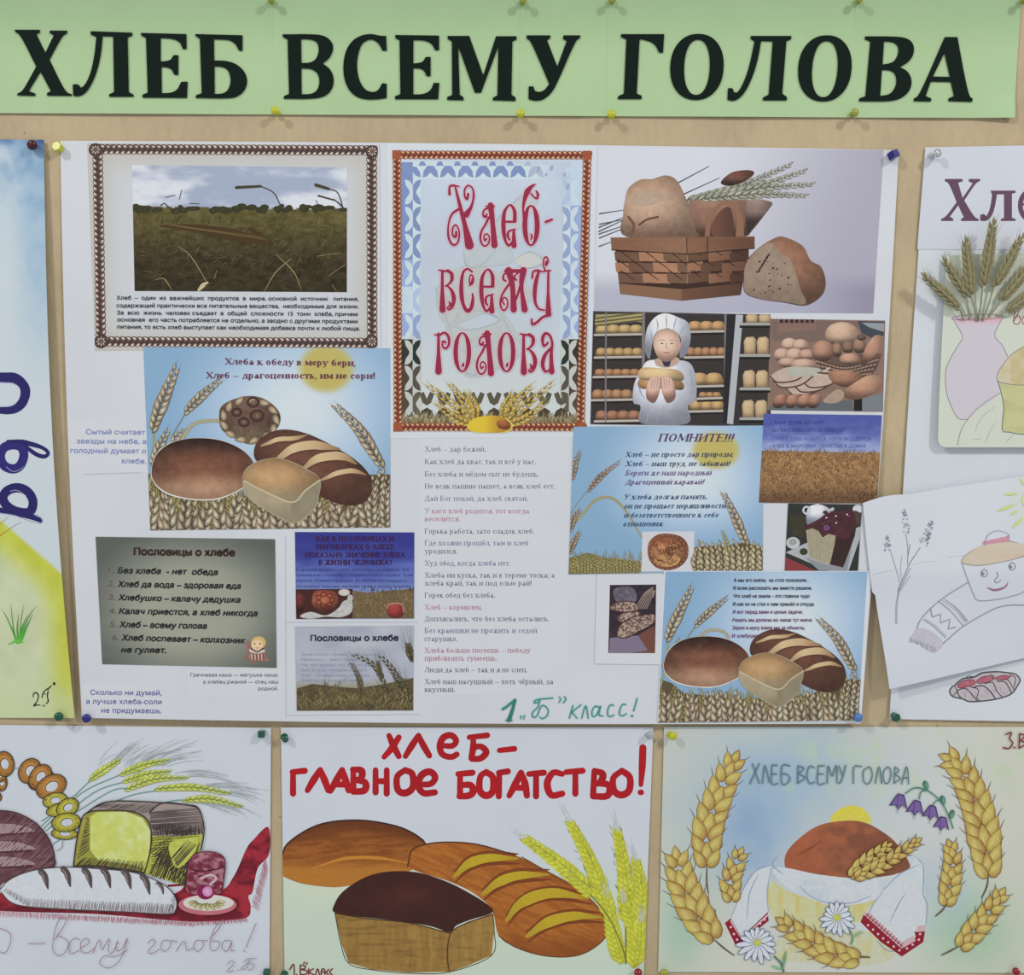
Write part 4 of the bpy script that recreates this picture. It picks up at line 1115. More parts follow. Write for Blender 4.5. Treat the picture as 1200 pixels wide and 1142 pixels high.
for k in range(16): cv.rib([(900 + k * 15, 215 + 8 * math.sin(k * .4)), (906 + k * 13, 262)], 1.2, (80, 56, 46), smooth=False)
for j, (x, y, rx, ry, c) in enumerate(((910, 170, 44, 42, (158, 108, 76)), (965, 165, 20, 28, (140, 98, 68)), (1008, 155, 24, 24, (128, 90, 64)), (1052, 150, 26, 30, (140, 100, 70)), (1014, 202, 40, 24, (168, 122, 88)), (1060, 118, 18, 12, (100, 74, 62)))): BR(x, y, rx, ry, c, j)
cv.fill([(1060, 215), (1075, 160), (1110, 112), (1140, 115), (1132, 160), (1100, 200), (1070, 228)], loaf_fn(1100, 165, 50, 60, (180, 128, 90), (164, 112, 76), (120, 78, 54)), 5)
for k, (x, y) in enumerate(((850, 330), (880, 318), (912, 300), (800, 300), (785, 280))):
    cv.fill([(x - 80, y - 10), (x - 30, y - 42), (x + 40, y - 50), (x + 70, y - 30), (x + 20, y + 4), (x - 50, y + 12)], lambda X, Y: mixc((168, 134, 116), (188, 166, 150), fbm(X / 14, Y / 14, k)), 6)
    cv.rib([(x - 80, y - 10), (x - 50, y + 12), (x + 20, y + 4), (x + 70, y - 30)], 3, (92, 60, 46))
cv.fill([(770, 245), (820, 232), (900, 240), (880, 262), (800, 272)], lambda X, Y: mixc((150, 154, 130), (170, 170, 156), fbm(X / 14, Y / 8, 3)), 6)
cv.rib([(880, 262), (905, 256), (935, 236)], [3, 5, 3], (178, 168, 150)); cv.rib([(890, 255), (930, 258), (965, 264)], [3, 4, 4], (96, 56, 40))
cv.fill([(935, 250), (1000, 245), (1060, 262), (1050, 300), (990, 310), (940, 285)], loaf_fn(995, 275, 70, 40, (170, 114, 72), (150, 96, 58), (112, 66, 40)), 6)
cv.fill([(990, 325), (1040, 290), (1085, 265), (1130, 268), (1140, 300), (1110, 335), (1040, 360), (1000, 352)], loaf_fn(1070, 310, 80, 50, (182, 136, 98), (168, 116, 76), (140, 90, 58)), 6)
for x, c in ((742, (150, 96, 66)), (790, (156, 100, 70)), (835, (160, 104, 72)), (876, (150, 100, 72))):
    cv.fill([(x - 26, 385), (x - 20, 352), (x + 8, 338), (x + 30, 345), (x + 20, 375), (x, 392)], loaf_fn(x, 362, 30, 30, np.array(c) * 1.2, c, np.array(c) * .6), 5)
cv.fill([(910, 365), (960, 322), (990, 330), (985, 360), (950, 374)], lambda X, Y: mixc((170, 146, 118), (150, 120, 96), fbm(X / 12, Y / 12, 5)), 6)
cv.tone = (.92, .2); sub(cv, o, 'bread_pile_picture', M_PHOTO)


# --- the three sky-and-wheat prints
def wheat_sky(cv, q, hill=True, sun=None, k=1.0, bent=True):
    """sky, sun, tall ears and a thick band of wheat, in a 1000 x 730 frame spread over q"""
    a, b, c, d = [np.array(v, float) for v in q]
    cv.T = lambda p: (lambda u, v: (a * (1 - u) + b * u) * (1 - v) + (d * (1 - u) + c * u) * v)(p[:, :1] / 1000, p[:, 1:] / 730)


def sky2(x, y, q, sun):
    (x0, y0), (x1, _), (_, y2), _ = q
    u = (x - x0) / (x1 - x0); v = (y - y0) / (y2 - y0)
    c = mixc((112, 152, 184), (178, 190, 206), sst(1 - np.hypot((u - .62) * 1.3, (v - .35) * 1.1), .25, .95))
    c = mixc(c, (108, 150, 182), sst(v, .55, .9) * .6)
    r = np.hypot((u - sun[0]) / sun[2], (v - sun[1]) / sun[3])
    return mixc((170, 156, 62), c, sst(r, .72, 1.12))


WC, WH_, WK_ = (108, 86, 62), (196, 178, 146), (38, 26, 20)


def wheat_band(cv, seed, y0=545, full=True, green=.5):
    r = np.random.default_rng(seed)
    cv.poly([(0, y0 - 40), (60, y0 - 20), (120, y0 + 30), (300, y0 + 45), (500, y0 + 60), (760, y0 + 40), (880, y0 - 30), (1000, y0 - 30), (1000, 730), (0, 730)], (88, 76, 48))
    z0 = cv.z.v
    for k in range(90):
        cv.z.back(z0 + (k % 9) * 9)
        x = ((k % 9) * 115 + (k // 9) * 53) % 1000 + r.uniform(-20, 20); y = y0 + 70 + (730 - y0 - 70) * (k // 9) / 10. + r.uniform(-8, 8)
        ear(cv, [(x, y + 40), (x + r.uniform(-8, 8), y - 10), (x + r.uniform(-24, 24), y - 75)], 6, 24, 12, 9, (122, 106, 50), (172, 160, 92), (60, 52, 26), awn=20, awnc=(140, 132, 66), seed=k, aw=1)
    cv.z.top(); z0 = cv.z.v
    for k in range(22):
        cv.z.back(z0 + (k % 4) * 9)
        x = k * 47 + r.uniform(-14, 14); y = 745 - abs((x % 330) - 160) * .12
        ear(cv, [(x, y + 40), (x + r.uniform(-8, 8), y - 30), (x + r.uniform(-36, 36), y - (120 if 380 < x < 760 else 150))], 5, 58, 28, 16, WC, WH_, WK_, seed=k + 40)
    cv.z.top()


def ears_left(cv):
    cv.rib([(0, 560), (25, 460), (30, 320)], 5, (138, 140, 96))
    ear(cv, [(25, 330), (60, 240), (135, 75)], 10, 50, 24, 15, WC, WH_, WK_, awn=42, awnc=(110, 110, 90), seed=3)
    cv.rib([(100, 360), (165, 260)], 3, (110, 126, 120)); ear(cv, [(160, 262), (230, 195), (315, 125)], 9, 36, 17, 11, WC, WH_, WK_, awn=34, awnc=(100, 104, 90), seed=4)
    ear(cv, [(15, 470), (50, 400), (90, 330)], 7, 38, 18, 11, WC, WH_, WK_, awn=26, awnc=(120, 116, 70), seed=5)
    ear(cv, [(100, 400), (130, 350), (165, 330)], 5, 26, 14, 9, (136, 122, 70), WH_, WK_, awn=24, awnc=(120, 116, 70), seed=6)


def ears_right(cv):
    ear(cv, [(965, 480), (870, 330), (770, 230)], 11, 48, 22, 14, WC, WH_, WK_, awn=44, awnc=(130, 130, 120), seed=8)
    for x, y in ((960, 600), (985, 640), (930, 640)): ear(cv, [(x, y + 110), (x - 6, y), (x + 6, y - 120)], 8, 40, 20, 13, WC, WH_, WK_, awn=40, awnc=(140, 130, 70), seed=int(x))


def three_loaves(cv, dy=0, roll=True):
    if roll:
        cv.rib([(145, 365), (190, 310), (245, 295), (300, 295)], 7, (150, 144, 112))
        cv.fill([(300, 280), (312, 235), (370, 205), (440, 195), (500, 215), (545, 260), (545, 310), (500, 360), (430, 390), (360, 365), (310, 330)], loaf_fn(430, 285, 125, 95, (104, 78, 64), (92, 66, 52), (128, 108, 80), s=2, am=18), 6)
        for k in range(13):
            t = k / 13 * 6.28; cv.kern(424 + 108 * math.cos(t), 292 + 82 * math.sin(t), 52, 30, math.degrees(t) + 60, (120, 94, 68), (176, 160, 124), dark=(60, 42, 30))
        for x, y, r in ((372, 260, 18), (440, 220, 22), (455, 275, 26), (400, 300, 20)): cv.ring(x, y, r, r * .8, 5, (66, 44, 36)); cv.ell(x, y, r * .5, r * .4, 0, (90, 62, 50), (140, 112, 88), n=9)
    L = lambda p: [(a, b + dy) for a, b in p]
    cv.fill(L([(12, 501), (32, 432), (91, 384), (180, 364), (289, 368), (379, 403), (436, 457), (436, 520), (388, 568), (289, 609), (181, 611), (81, 589), (27, 549)]), lambda x, y: col2((190, 188, 180), len(x)), 30)
    cv.fill(L([(14, 500), (34, 434), (92, 386), (180, 365), (288, 370), (378, 404), (434, 458), (434, 518), (386, 565), (288, 604), (180, 606), (84, 584), (30, 546)]),
            loaf_fn(230, 470 + dy, 215, 120, (60, 32, 24), (108, 66, 44), (166, 126, 94), s=4, am=13, lx=0, ly=.15), 5)
    cv.fill(L([(440, 440), (450, 385), (500, 345), (570, 330), (660, 348), (760, 395), (850, 450), (910, 510), (925, 575), (895, 625), (830, 640), (740, 615), (600, 540), (480, 480)]),
            loaf_fn(690, 480 + dy, 235, 150, (64, 38, 28), (98, 60, 42), (96, 50, 38), s=6, am=10, ang=25), 5)
    for a, w in (([(470, 395), (540, 372), (600, 368), (660, 352)], 11), ([(520, 460), (600, 410), (690, 395), (790, 410)], 20), ([(640, 490), (700, 450), (800, 440), (860, 470)], 19), ([(715, 535), (780, 510), (850, 500), (900, 515)], 12)):
        cv.rib(L(a), [w * .3, w, w, w * .2], [(150, 126, 84), (186, 164, 118), (178, 150, 104), (140, 100, 64)])
        cv.rib(L([(x, y + w) for x, y in a]), [1, 4, 4, 1], (96, 54, 36))
    cv.fill(L([(389, 534), (402, 491), (453, 458), (530, 444), (600, 462), (658, 492), (711, 532), (702, 610), (685, 651), (600, 710), (476, 651), (406, 600)]), lambda x, y: col2((150, 144, 120), len(x)), 30)
    cv.fill(L([(392, 538), (470, 575), (590, 620), (605, 650), (600, 708), (480, 650), (410, 600)]), lambda x, y: mixc((164, 152, 122), (140, 128, 98), fbm(x / 40, y / 40, 3)) - 22 * sst(y - dy, 610, 710)[:, None], 7)
    cv.fill(L([(590, 622), (640, 580), (708, 538), (700, 610), (682, 650), (600, 708)]), lambda x, y: mixc((140, 130, 104), (120, 112, 86), fbm(x / 40, y / 40, 6)), 7)
    cv.fill(L([(390, 534), (405, 492), (455, 460), (530, 446), (598, 464), (655, 494), (710, 532), (650, 572), (595, 622), (540, 602), (470, 572)]), loaf_fn(545, 530 + dy, 160, 90, (138, 104, 62), (158, 124, 76), (170, 150, 110), s=8, am=9), 6)
    cv.rib(L([(396, 536), (470, 575), (592, 624), (650, 576), (708, 536)]), 3, (176, 162, 126))


QA = [(169.5, 406.5), (458, 408), (458, 616.5), (178.5, 620)]
cv, o = pic('wheat_and_bread_print', QA, lambda x, y: sky2(x, y, QA, (.74, .12, .115, .14)), nx=90, ny=64, label='blue sky print with sun, two loaves, a brick loaf and a plaited roll')
wheat_sky(cv, QA); wheat_band(cv, 1); ears_left(cv); ears_right(cv)
sub(cv, o, 'printed_wheat', M_PHOTO)
cb = cv.sub(); wheat_sky(cb, QA); three_loaves(cb); sub(cb, o, 'printed_bread', M_PHOTO)
ct = cv.sub(); ct.crop(80, 400, 3.077)
text(ct, 'Хлеба к обеду в меру бери,', 568, 82, 22, (92, 40, 66), 1038, 88, font='serif', bold=1)
text(ct, 'Хлеб – драгоценность, им не сори!', 500, 132, 22, (92, 40, 66), 1107, 134, font='serif', bold=1)
sub(ct, o, 'lettering')

# the white text sheet and small captions
cv, o = pic('proverb_sheet', [(491, 514), (667, 511), (666, 811), (491.5, 811)], paper_fn((179, 183, 189), 2, 4), lift=5e-5, label='white sheet with a long list of proverbs in small type')
cv.crop(480, 510, 3.36)
K1, K2, K3 = (92, 94, 104), (150, 100, 122), (98, 102, 128)
for s_, y_, x1_, c_ in (('Хлеб – дар божий.', 62, 300, K1), ('Как хлеб да квас, так и всё у нас.', 111, 496, K1), ('Без хлеба и мёдом сыт не будешь.', 160, 508, K1), ('Не всяк пашню пашет, а всяк хлеб ест.', 207, 572, K1), ('Дай Бог покой, да хлеб святой.', 255, 466, K3),
                        ('У кого хлеб родится, тот всегда', 304, 471, K2), ('веселится.', 335, 199, K2), ('Горька работа, зато сладок хлеб.', 383, 490, K1), ('Где хозяин прошёл, там и хлеб', 429, 467, K3), ('уродился.', 461, 188, K1), ('Худ обед, когда хлеба нет.', 508, 397, K3),
                        ('Хлеба ни куска, так и в тереме тоска; а', 555, 570, K1), ('хлеба край, так и под елью рай!', 586, 480, K1), ('Горек обед без хлеба.', 633, 337, K1), ('Хлеб – кормилец.', 680, 286, K2), ('Доплясались, что без хлеба остались.', 725, 548, K1), ('Без краюшки не прожить и седой', 771, 502, K3), ('старушке.', 803, 190, K3),
                        ('Хлеба больше посеешь – победу', 848, 476, K2), ('приблизить сумеешь.', 879, 345, K2), ('Люди да хлеб – так и я не слеп.', 924, 462, K1), ('Хлеб наш насущный – хоть чёрный, да', 970, 565, K1), ('вкусный.', 1001, 180, K1)):
    text(cv, s_, 61, y_, 20, c_, x1_, y_, font='serif')
sub(cv, o, 'lettering')
cv, o = pic('caption_paper', [(81, 490), (171, 490), (176, 553), (84.5, 551)], paper_fn((179, 183, 189), 2, 4), lift=5e-5, label='small white slip with a blue proverb, left of the blue sky print')
cv.crop(80, 400, 3.077)
for s_, x0, x1, y_ in (('Сытый считает', 70, 283, 333), ('звезды на небе, а', 37, 286, 366), ('голодный думает о', 15, 286, 400), ('хлебе.', 197, 286, 437)): text(cv, s_, x0, y_, 18, (112, 120, 160), x1, y_ + 2, bold=1.6)
sub(cv, o, 'lettering')
cv, o = pic('caption_paper', [(99, 798), (202, 798), (202, 838), (103, 836)], paper_fn((179, 183, 189), 2, 4), lift=5e-5, label='small white slip with a violet proverb in the lower left corner')
cv.crop(80, 620, 4.615)
for s_, x0, x1, y_ in (('Сколько ни думай,', 134, 517, 882), ('а лучше хлеба-соли', 112, 517, 930), ('не придумаешь.', 194, 517, 978)): text(cv, s_, x0, y_, 27, (90, 90, 136), x1, y_ + 3, bold=1.3)
sub(cv, o, 'lettering')
cv, o = pic('caption_paper', [(222, 784), (334, 783), (334, 812), (223, 812)], paper_fn((179, 183, 189), 2, 4), lift=5e-5, label='small white slip with a dark grey proverb under the grey list')
cv.crop(80, 620, 4.615)
for s_, x0, x1, y_ in (('Гречневая каша — матушка наша,', 672, 1143, 785), ('а хлебец ржаной — отец наш', 740, 1143, 822), ('родной.', 1036, 1143, 858)): text(cv, s_, x0, y_, 19, (70, 74, 92), x1, y_, bold=1)
sub(cv, o, 'lettering')

# --- grey proverb list
cv, o = pic('proverb_list_print', [(114.7, 627.6), (323.8, 630.4), (326, 779.7), (123, 775.4)],
            lambda x, y: mixc((140, 142, 126), (84, 90, 84), sst(np.hypot((x - 225) / 125, (y - 712) / 95), .35, 1.15)) + (fbm(x / 40, y / 9, 4)[:, None] - .5) * 8, nx=50, ny=36, label='grey print listing six proverbs about bread')
cv.crop(80, 620, 4.615)
text(cv, 'Пословицы о хлебе', 367, 132, 38, (56, 42, 38), 908, 138, bold=3.6)
for i_, (s_, x0, y0, x1, y1) in enumerate((('Без хлеба  - нет  обеда', 280, 230, 814, 240), ('Хлеб да вода – здоровая еда', 280, 303, 938, 314), ('Хлебушко – калачу дедушка', 284, 375, 936, 388), ('Калач приестся, а хлеб никогда', 288, 448, 1028, 460), ('Хлеб – всему голова', 290, 520, 756, 528), ('Хлеб поспевает – колхозник', 302, 590, 962, 606))):
    text(cv, s_, x0, y0, 31, (36, 38, 40), x1, y1, bold=2.6, shear=.22)
    text(cv, '%d.' % (i_ + 1), (228, 226, 230, 232, 238, 250)[i_], y0 - 2, 31, (92, 80, 70), (262, 264, 268, 272, 276, 286)[i_], y0, bold=1.4, shear=.1)
text(cv, 'не гуляет.', 300, 655, 31, (36, 38, 40), 540, 658, bold=2.6, shear=.22)
sub(cv, o, 'lettering')
cb = cv.sub(); cb.crop(80, 620, 4.615)                   # little figure at the tree stump
cb.fill([(945, 690), (975, 670), (968, 610), (985, 590), (1010, 640), (1070, 640), (1075, 680), (1100, 700), (1040, 702), (1000, 712), (985, 690)], lambda x, y: mixc((150, 122, 108), (104, 66, 62), fbm(x / 12, y / 12, 3)), 5)
cb.ell(1030, 645, 44, 14, 0, (178, 166, 150), (196, 190, 180)); cb.ell(1038, 602, 40, 34, 0, (176, 150, 96), (190, 166, 112)); cb.ell(1030, 615, 32, 28, 0, (196, 166, 132), (206, 180, 146))
for x_ in (1018, 1046): cb.ell(x_, 608, 4, 5, 0, (60, 44, 40), n=7)
cb.rib([(1024, 628), (1032, 632), (1040, 628)], 1.6, (150, 70, 64)); cb.rib([(1000, 636), (1030, 650), (1064, 634)], 4, (60, 48, 48))
for k in range(8): cb.rib([(1000 + k * 9, 664), (1003 + k * 9, 694)], 2.4, (116, 44, 56) if k % 2 else (176, 168, 160), smooth=False)
sub(cb, o, 'stump_drawing')

# --- violet print
cv, o = pic('violet_sky_print', [(347, 622), (486, 622.5), (486, 722.5), (348.7, 723)], lambda x, y: mixc(mixc((44, 50, 136), (84, 106, 176), sst(fbm(x / 40, y / 12, 5) * .5 + (y - 622) / 110, .35, .9)), (128, 138, 176), sst(y, 672, 700) * .7), nx=60, ny=50, label='violet blue print with red capital heading, wheat and a loaf on a towel')
cv.crop(335, 610, 4.964)
cv.fill([(396, 398), (480, 410), (560, 400), (650, 395), (748, 385), (748, 558), (394, 558)], lambda x, y: mixc((118, 98, 58), (88, 72, 40), fbm(x / 14, y / 12, 4)), 7, smooth=False)
n_ = 260; blades(cv, rg.uniform(398, 746, n_), rg.uniform(405, 556, n_), rg.uniform(8, 28, n_), rg.uniform(-130, -50, n_), 1.5, jit((110, 92, 52), n_, .3, rg), jit((150, 130, 84), n_, .3, rg))
n_ = 26; blades(cv, rg.uniform(430, 746, n_), rg.uniform(392, 410, n_), rg.uniform(10, 34, n_), rg.uniform(-130, -40, n_), 2, col2((52, 46, 40), n_), col2((52, 46, 40), n_))
cv.fill([(592, 490), (620, 470), (670, 472), (688, 500), (684, 545), (640, 556), (600, 540)], loaf_fn(640, 515, 50, 42, (150, 60, 44), (140, 40, 34), (120, 36, 32)), 6)
cv.rib([(592, 500), (600, 480), (640, 470), (680, 480), (690, 520)], 3, (176, 120, 110))
cv.poly([(64, 390), (394, 388), (394, 558), (68, 562)], (70, 32, 28))
cv.fill([(160, 440), (180, 400), (240, 396), (300, 410), (306, 470), (270, 512), (200, 515), (162, 480)], loaf_fn(235, 455, 74, 62, (140, 60, 32), (150, 76, 40), (100, 44, 26), am=22), 6)
for k in range(7): cv.ring(235 + 42 * math.cos(k * .9), 452 + 34 * math.sin(k * .9), 16, 12, 3, (90, 34, 22), n=10)
cv.fill([(70, 420), (95, 415), (120, 450), (110, 510), (72, 525)], loaf_fn(90, 470, 30, 50, (110, 44, 34), (90, 34, 28), (60, 24, 22)), 7)
cv.fill([(90, 545), (150, 520), (240, 540), (310, 500), (340, 460), (388, 450), (388, 520), (330, 550), (240, 548), (150, 560)], lambda x, y: mixc((186, 186, 184), (140, 140, 142), fbm(x / 16, y / 10, 3)), 6)
cv.ell(345, 408, 34, 20, 0, (170, 160, 152), (190, 180, 170)); cv.ell(380, 440, 16, 20, 0, (160, 160, 160))
sub(cv, o, 'printed_wheat_and_bread', M_PHOTO)
ct = cv.sub(); ct.crop(335, 610, 4.964)
for s_, x0, x1, y_ in (('КАК В ПОСЛОВИЦАХ И', 180, 632, 112), ('ПОГОВОРКАХ О ХЛЕБЕ', 182, 634, 158), ('ПОКАЗАНО ЗНАЧЕНИЕ ХЛЕБА', 118, 698, 204), ('В ЖИЗНИ ЧЕЛОВЕКА?', 196, 620, 248)):
    text(ct, s_, x0 + 2, y_ + 2, 28, (34, 30, 74), x1 + 2, y_ + 2, font='serif', bold=1); text(ct, s_, x0, y_, 28, (58, 20, 52), x1, y_, font='serif', bold=1)
for s_, x1, y_ in (('С древних времен к хлебу относились по-особому. Его', 720, 284), ('сравнивали с золотом, с солнцем и самой жизнью. Хлеб', 742, 315), ('берегли. Хлебом гордились. Во многих пословицах и', 706, 347), ('поговорках показано значение хлеба в жизни человека.', 735, 380)):
    text(ct, s_, 68, y_, 16, (52, 58, 104), x1, y_, font='serif')
sub(ct, o, 'lettering')

# --- ears and grey sky
cv, o = pic('ears_and_sky_print', [(347.5, 732), (485.5, 731), (485, 829), (349.5, 829.5)], lambda x, y: mixc(mixc((134, 142, 160), (166, 170, 180), fbm(x / 30, y / 16, 5)), (128, 118, 74), sst(y, 790, 812)), nx=50, ny=40, label='print of green ears against a grey sky, headed Пословицы о хлебе')
cv.crop(335, 610, 4.964)
cv.fill([(74, 960), (160, 935), (300, 950), (420, 960), (560, 940), (745, 900), (745, 1087), (74, 1088)], lambda x, y: mixc((116, 100, 54), (58, 50, 28), fbm(x / 26, y / 18, 4)), 7, smooth=False)
sub(cv, o, 'printed_field', M_PHOTO)
ct = cv.sub(); ct.crop(335, 610, 4.964)
text(ct, 'Пословицы о хлебе', 152, 688, 34, (48, 50, 64), 658, 686, bold=3)
for s_, x1, y_ in (('Давай всласть – буханку имеет, хлеба нет,', 560, 772), ('Маши хвать – живет хлебом', 420, 802), ('На что цветы, что в поле растут', 560, 833), ('Хлеб до дела – беспокойство в поле.', 480, 863), ('Хлеб – батюшка, вода – матушка', 490, 893), ('Хлеб черен, а калач белый', 420, 922)):
    text(ct, s_, 98, y_, 16, (112, 118, 136), x1, y_, font='serif')
sub(ct, o, 'lettering')
cb = cv.sub(); cb.crop(335, 610, 4.964)
EC, EH, EK = (66, 58, 32), (116, 104, 64), (28, 24, 16)
for j, (p, kl) in enumerate((([(450, 1010), (430, 900), (385, 810)], 30), ([(590, 960), (520, 830), (395, 765)], 32), ([(700, 1010), (630, 860), (552, 770)], 36), ([(742, 800), (725, 750), (712, 700)], 40), ([(215, 1080), (225, 1000), (242, 925)], 26), ([(100, 1085), (180, 1020), (330, 925)], 22), ([(560, 900), (550, 850), (540, 800)], 22), ([(610, 1085), (590, 1010), (560, 940)], 28), ([(380, 1085), (290, 1040), (210, 1010)], 24), ([(700, 1085), (720, 1000), (690, 900)], 34), ([(480, 1085), (540, 1040), (600, 1010)], 26))):
    ear(cb, p, 9, kl, kl * .55, kl * .3, np.array(EC) * (1.2 if j in (4, 5, 8, 10) else 1), EH, EK, awn=kl * 3, awnc=(110, 102, 74), seed=j, aw=.7)
n_ = 160; blades(cb, rg.uniform(76, 730, n_), rg.uniform(990, 1085, n_), rg.uniform(20, 70, n_), rg.uniform(-150, -30, n_), 1.6, jit((110, 96, 50), n_, .3, rg), jit((166, 148, 84), n_, .3, rg))
sub(cb, o, 'printed_ears', M_PHOTO)

# --- ПОМНИТЕ print
QC = [(672, 499.5), (893, 498), (892, 667), (666, 671)]
cv, o = pic('remember_print', QC, lambda x, y: sky2(x, y, QC, (.75, .165, .13, .135)), nx=80, ny=64, label='blue sky print headed ПОМНИТЕ with bending ears of wheat')
cv.crop(660, 480, 5)
cv.rib([(45, 600), (90, 530), (150, 460)], 3, (110, 126, 112)); ear(cv, [(145, 470), (220, 385), (330, 300)], 10, 36, 17, 10, (112, 84, 62), (176, 150, 124), (50, 34, 28), awn=36, awnc=(90, 92, 84), seed=2)
cv.rib([(40, 680), (100, 620), (180, 530), (250, 508), (310, 530), (380, 610), (455, 740)], [8, 9, 9, 9, 8, 6, 5], (140, 136, 100))
for j, p in enumerate(([(52, 400), (70, 310), (100, 240)], [(40, 700), (60, 630), (100, 580)], [(38, 830), (60, 770), (95, 710)])): ear(cv, p, 7, 38, 18, 11, (112, 88, 64), (180, 158, 124), (52, 38, 30), awn=26, awnc=(90, 86, 70), seed=j)
r_ = np.random.default_rng(3)
cv.poly([(32, 860), (140, 830), (250, 860), (450, 880), (450, 945), (30, 957)], (110, 104, 50)); cv.poly([(762, 800), (840, 790), (950, 790), (1060, 770), (1160, 800), (1160, 930), (758, 932)], (86, 72, 44))
z0 = cv.z.v
for k in range(22):
    cv.z.back(z0 + (k % 4) * 9); x = 40 + k * 19; y = 950
    ear(cv, [(x, y), (x + r_.uniform(-8, 8), y - 60), (x + r_.uniform(-20, 20), y - 70 - 60 * abs(math.sin(k * 1.1)))], 6, 22, 12, 8, (124, 108, 52), (174, 162, 92), (60, 52, 28), awn=18, awnc=(130, 128, 60), seed=k, aw=1)
for k in range(11):
    cv.z.back(z0 + (k % 4) * 9); x = 775 + k * 38; y = 935
    ear(cv, [(x, y), (x + r_.uniform(-8, 8), y - 60), (x + r_.uniform(-20, 20), y - 130 - 50 * abs(math.sin(k * 1.3)))], 5, 54, 28, 16, (120, 100, 66), (194, 178, 136), (46, 36, 24), awn=24, awnc=(130, 124, 70), seed=k, aw=1)
cv.z.top()
ear(cv, [(1065, 780), (990, 600), (930, 480)], 10, 52, 26, 15, WC, WH_, WK_, awn=50, awnc=(110, 112, 100), seed=9)
ear(cv, [(960, 830), (945, 760), (925, 700)], 7, 26, 14, 9, (138, 124, 60), (178, 168, 96), (84, 76, 36), awn=20, awnc=(130, 128, 60), seed=4)
sub(cv, o, 'printed_wheat', M_PHOTO)
ct = cv.sub(); ct.crop(660, 480, 5)
text(ct, 'ПОМНИТЕ!!!', 548, 184, 46, (78, 52, 84), 985, 184, font='serif', bold=1, shear=.35)
for s_, x0, x1, y_, c_ in (('Хлеб – не просто дар природы,', 358, 988, 273, (40, 58, 92)), ('Хлеб – наш труд, не забывай!', 358, 966, 327, (40, 50, 84)), ('Береги же наш народный', 358, 862, 381, (88, 72, 116)), ('Драгоценный каравай!', 358, 815, 434, (84, 60, 104)),
                           ('У хлеба долгая память,', 348, 838, 520, (38, 60, 92)), ('он не прощает неряшливости', 352, 946, 573, (38, 56, 88)), ('и безответственного к себе', 350, 900, 626, (40, 62, 90)), ('отношения.', 346, 580, 677, (40, 62, 92))):
    text(ct, s_, x0, y_, 29, c_, x1, y_ - 2, font='serif', bold=1, shear=.35)
sub(ct, o, 'lettering')
# --- small pie picture
cv, o = pic('pie_picture', [(752, 621.6), (812.5, 621.2), (811, 667.5), (750.5, 668)], paper_fn((178, 180, 186), 3, 3), label='small white picture of a round golden pie')
cv.crop(660, 480, 5)
cv.fill([(490, 820), (500, 765), (550, 725), (620, 720), (690, 740), (726, 790), (722, 860), (680, 910), (610, 932), (540, 915), (500, 870)], loaf_fn(608, 825, 118, 106, (128, 70, 38), (150, 100, 52), (110, 62, 36), s=3, am=30), 5)
cv.fill([(520, 880), (560, 850), (620, 840), (680, 860), (660, 900), (600, 915), (540, 905)], lambda x, y: mixc((190, 150, 74), (150, 96, 48), fbm(x / 14, y / 14, 5)), 5)
for k in range(24):
    t = k / 24 * 6.283; cv.kern(607 + 108 * math.cos(t), 826 + 96 * math.sin(t), 30, 18, math.degrees(t) + 70, (110, 52, 38), (150, 92, 60))
for k in range(46):
    a_ = rg.uniform(0, 6.28); r_2 = rg.uniform(0, 86); cv.ring(607 + r_2 * math.cos(a_), 815 + r_2 * .9 * math.sin(a_), 11, 9, 2.4, (104, 56, 30), n=9, a0=0, a1=220)
sub(cv, o, 'printed_pie', M_PHOTO)

# --- blue sky over gold field
cv, o = pic('gold_field_print', [(893.8, 484.4), (1031.5, 486), (1026, 588.7), (887.7, 587.8)], lambda x, y: mixc(mixc((70, 82, 156), (132, 146, 190), sst(fbm(x / 18, y / 8, 5) * .7 + (y - 484) / 60, .5, 1.2)), (156, 120, 66), sst(y, 528, 530.5)), nx=90, ny=70, label='print of a golden field under a deep blue sky')
cv.crop(880, 470, 5.435)
cv.fill([(62, 312), (815, 330), (800, 645), (42, 640)], lambda x, y: mixc(mixc((160, 124, 68), (108, 74, 40), fbm(x / 30, y / 26, 4)), (84, 52, 32), sst(y, 520, 650) * .6), 8, smooth=False)
n_ = 900; yy = rg.uniform(325, 640, n_); dk_ = (1 - .35 * sst(yy, 480, 640))[:, None]
blades(cv, rg.uniform(60, 790, n_), yy, rg.uniform(18, 55, n_), rg.uniform(-160, -20, n_), rg.uniform(1.5, 4.5, n_), jit((112, 74, 34), n_, .35, rg) * dk_, jit((186, 142, 76), n_, .25, rg) * dk_, rg.uniform(-.3, .3, n_))
n_ = 60; blades(cv, rg.uniform(70, 800, n_), rg.uniform(318, 335, n_), rg.uniform(10, 34, n_), rg.uniform(-140, -40, n_), 2, col2((120, 92, 60), n_), col2((96, 84, 72), n_), .3)
sub(cv, o, 'printed_field', M_PHOTO)
ct = cv.sub(); ct.crop(880, 470, 5.435)
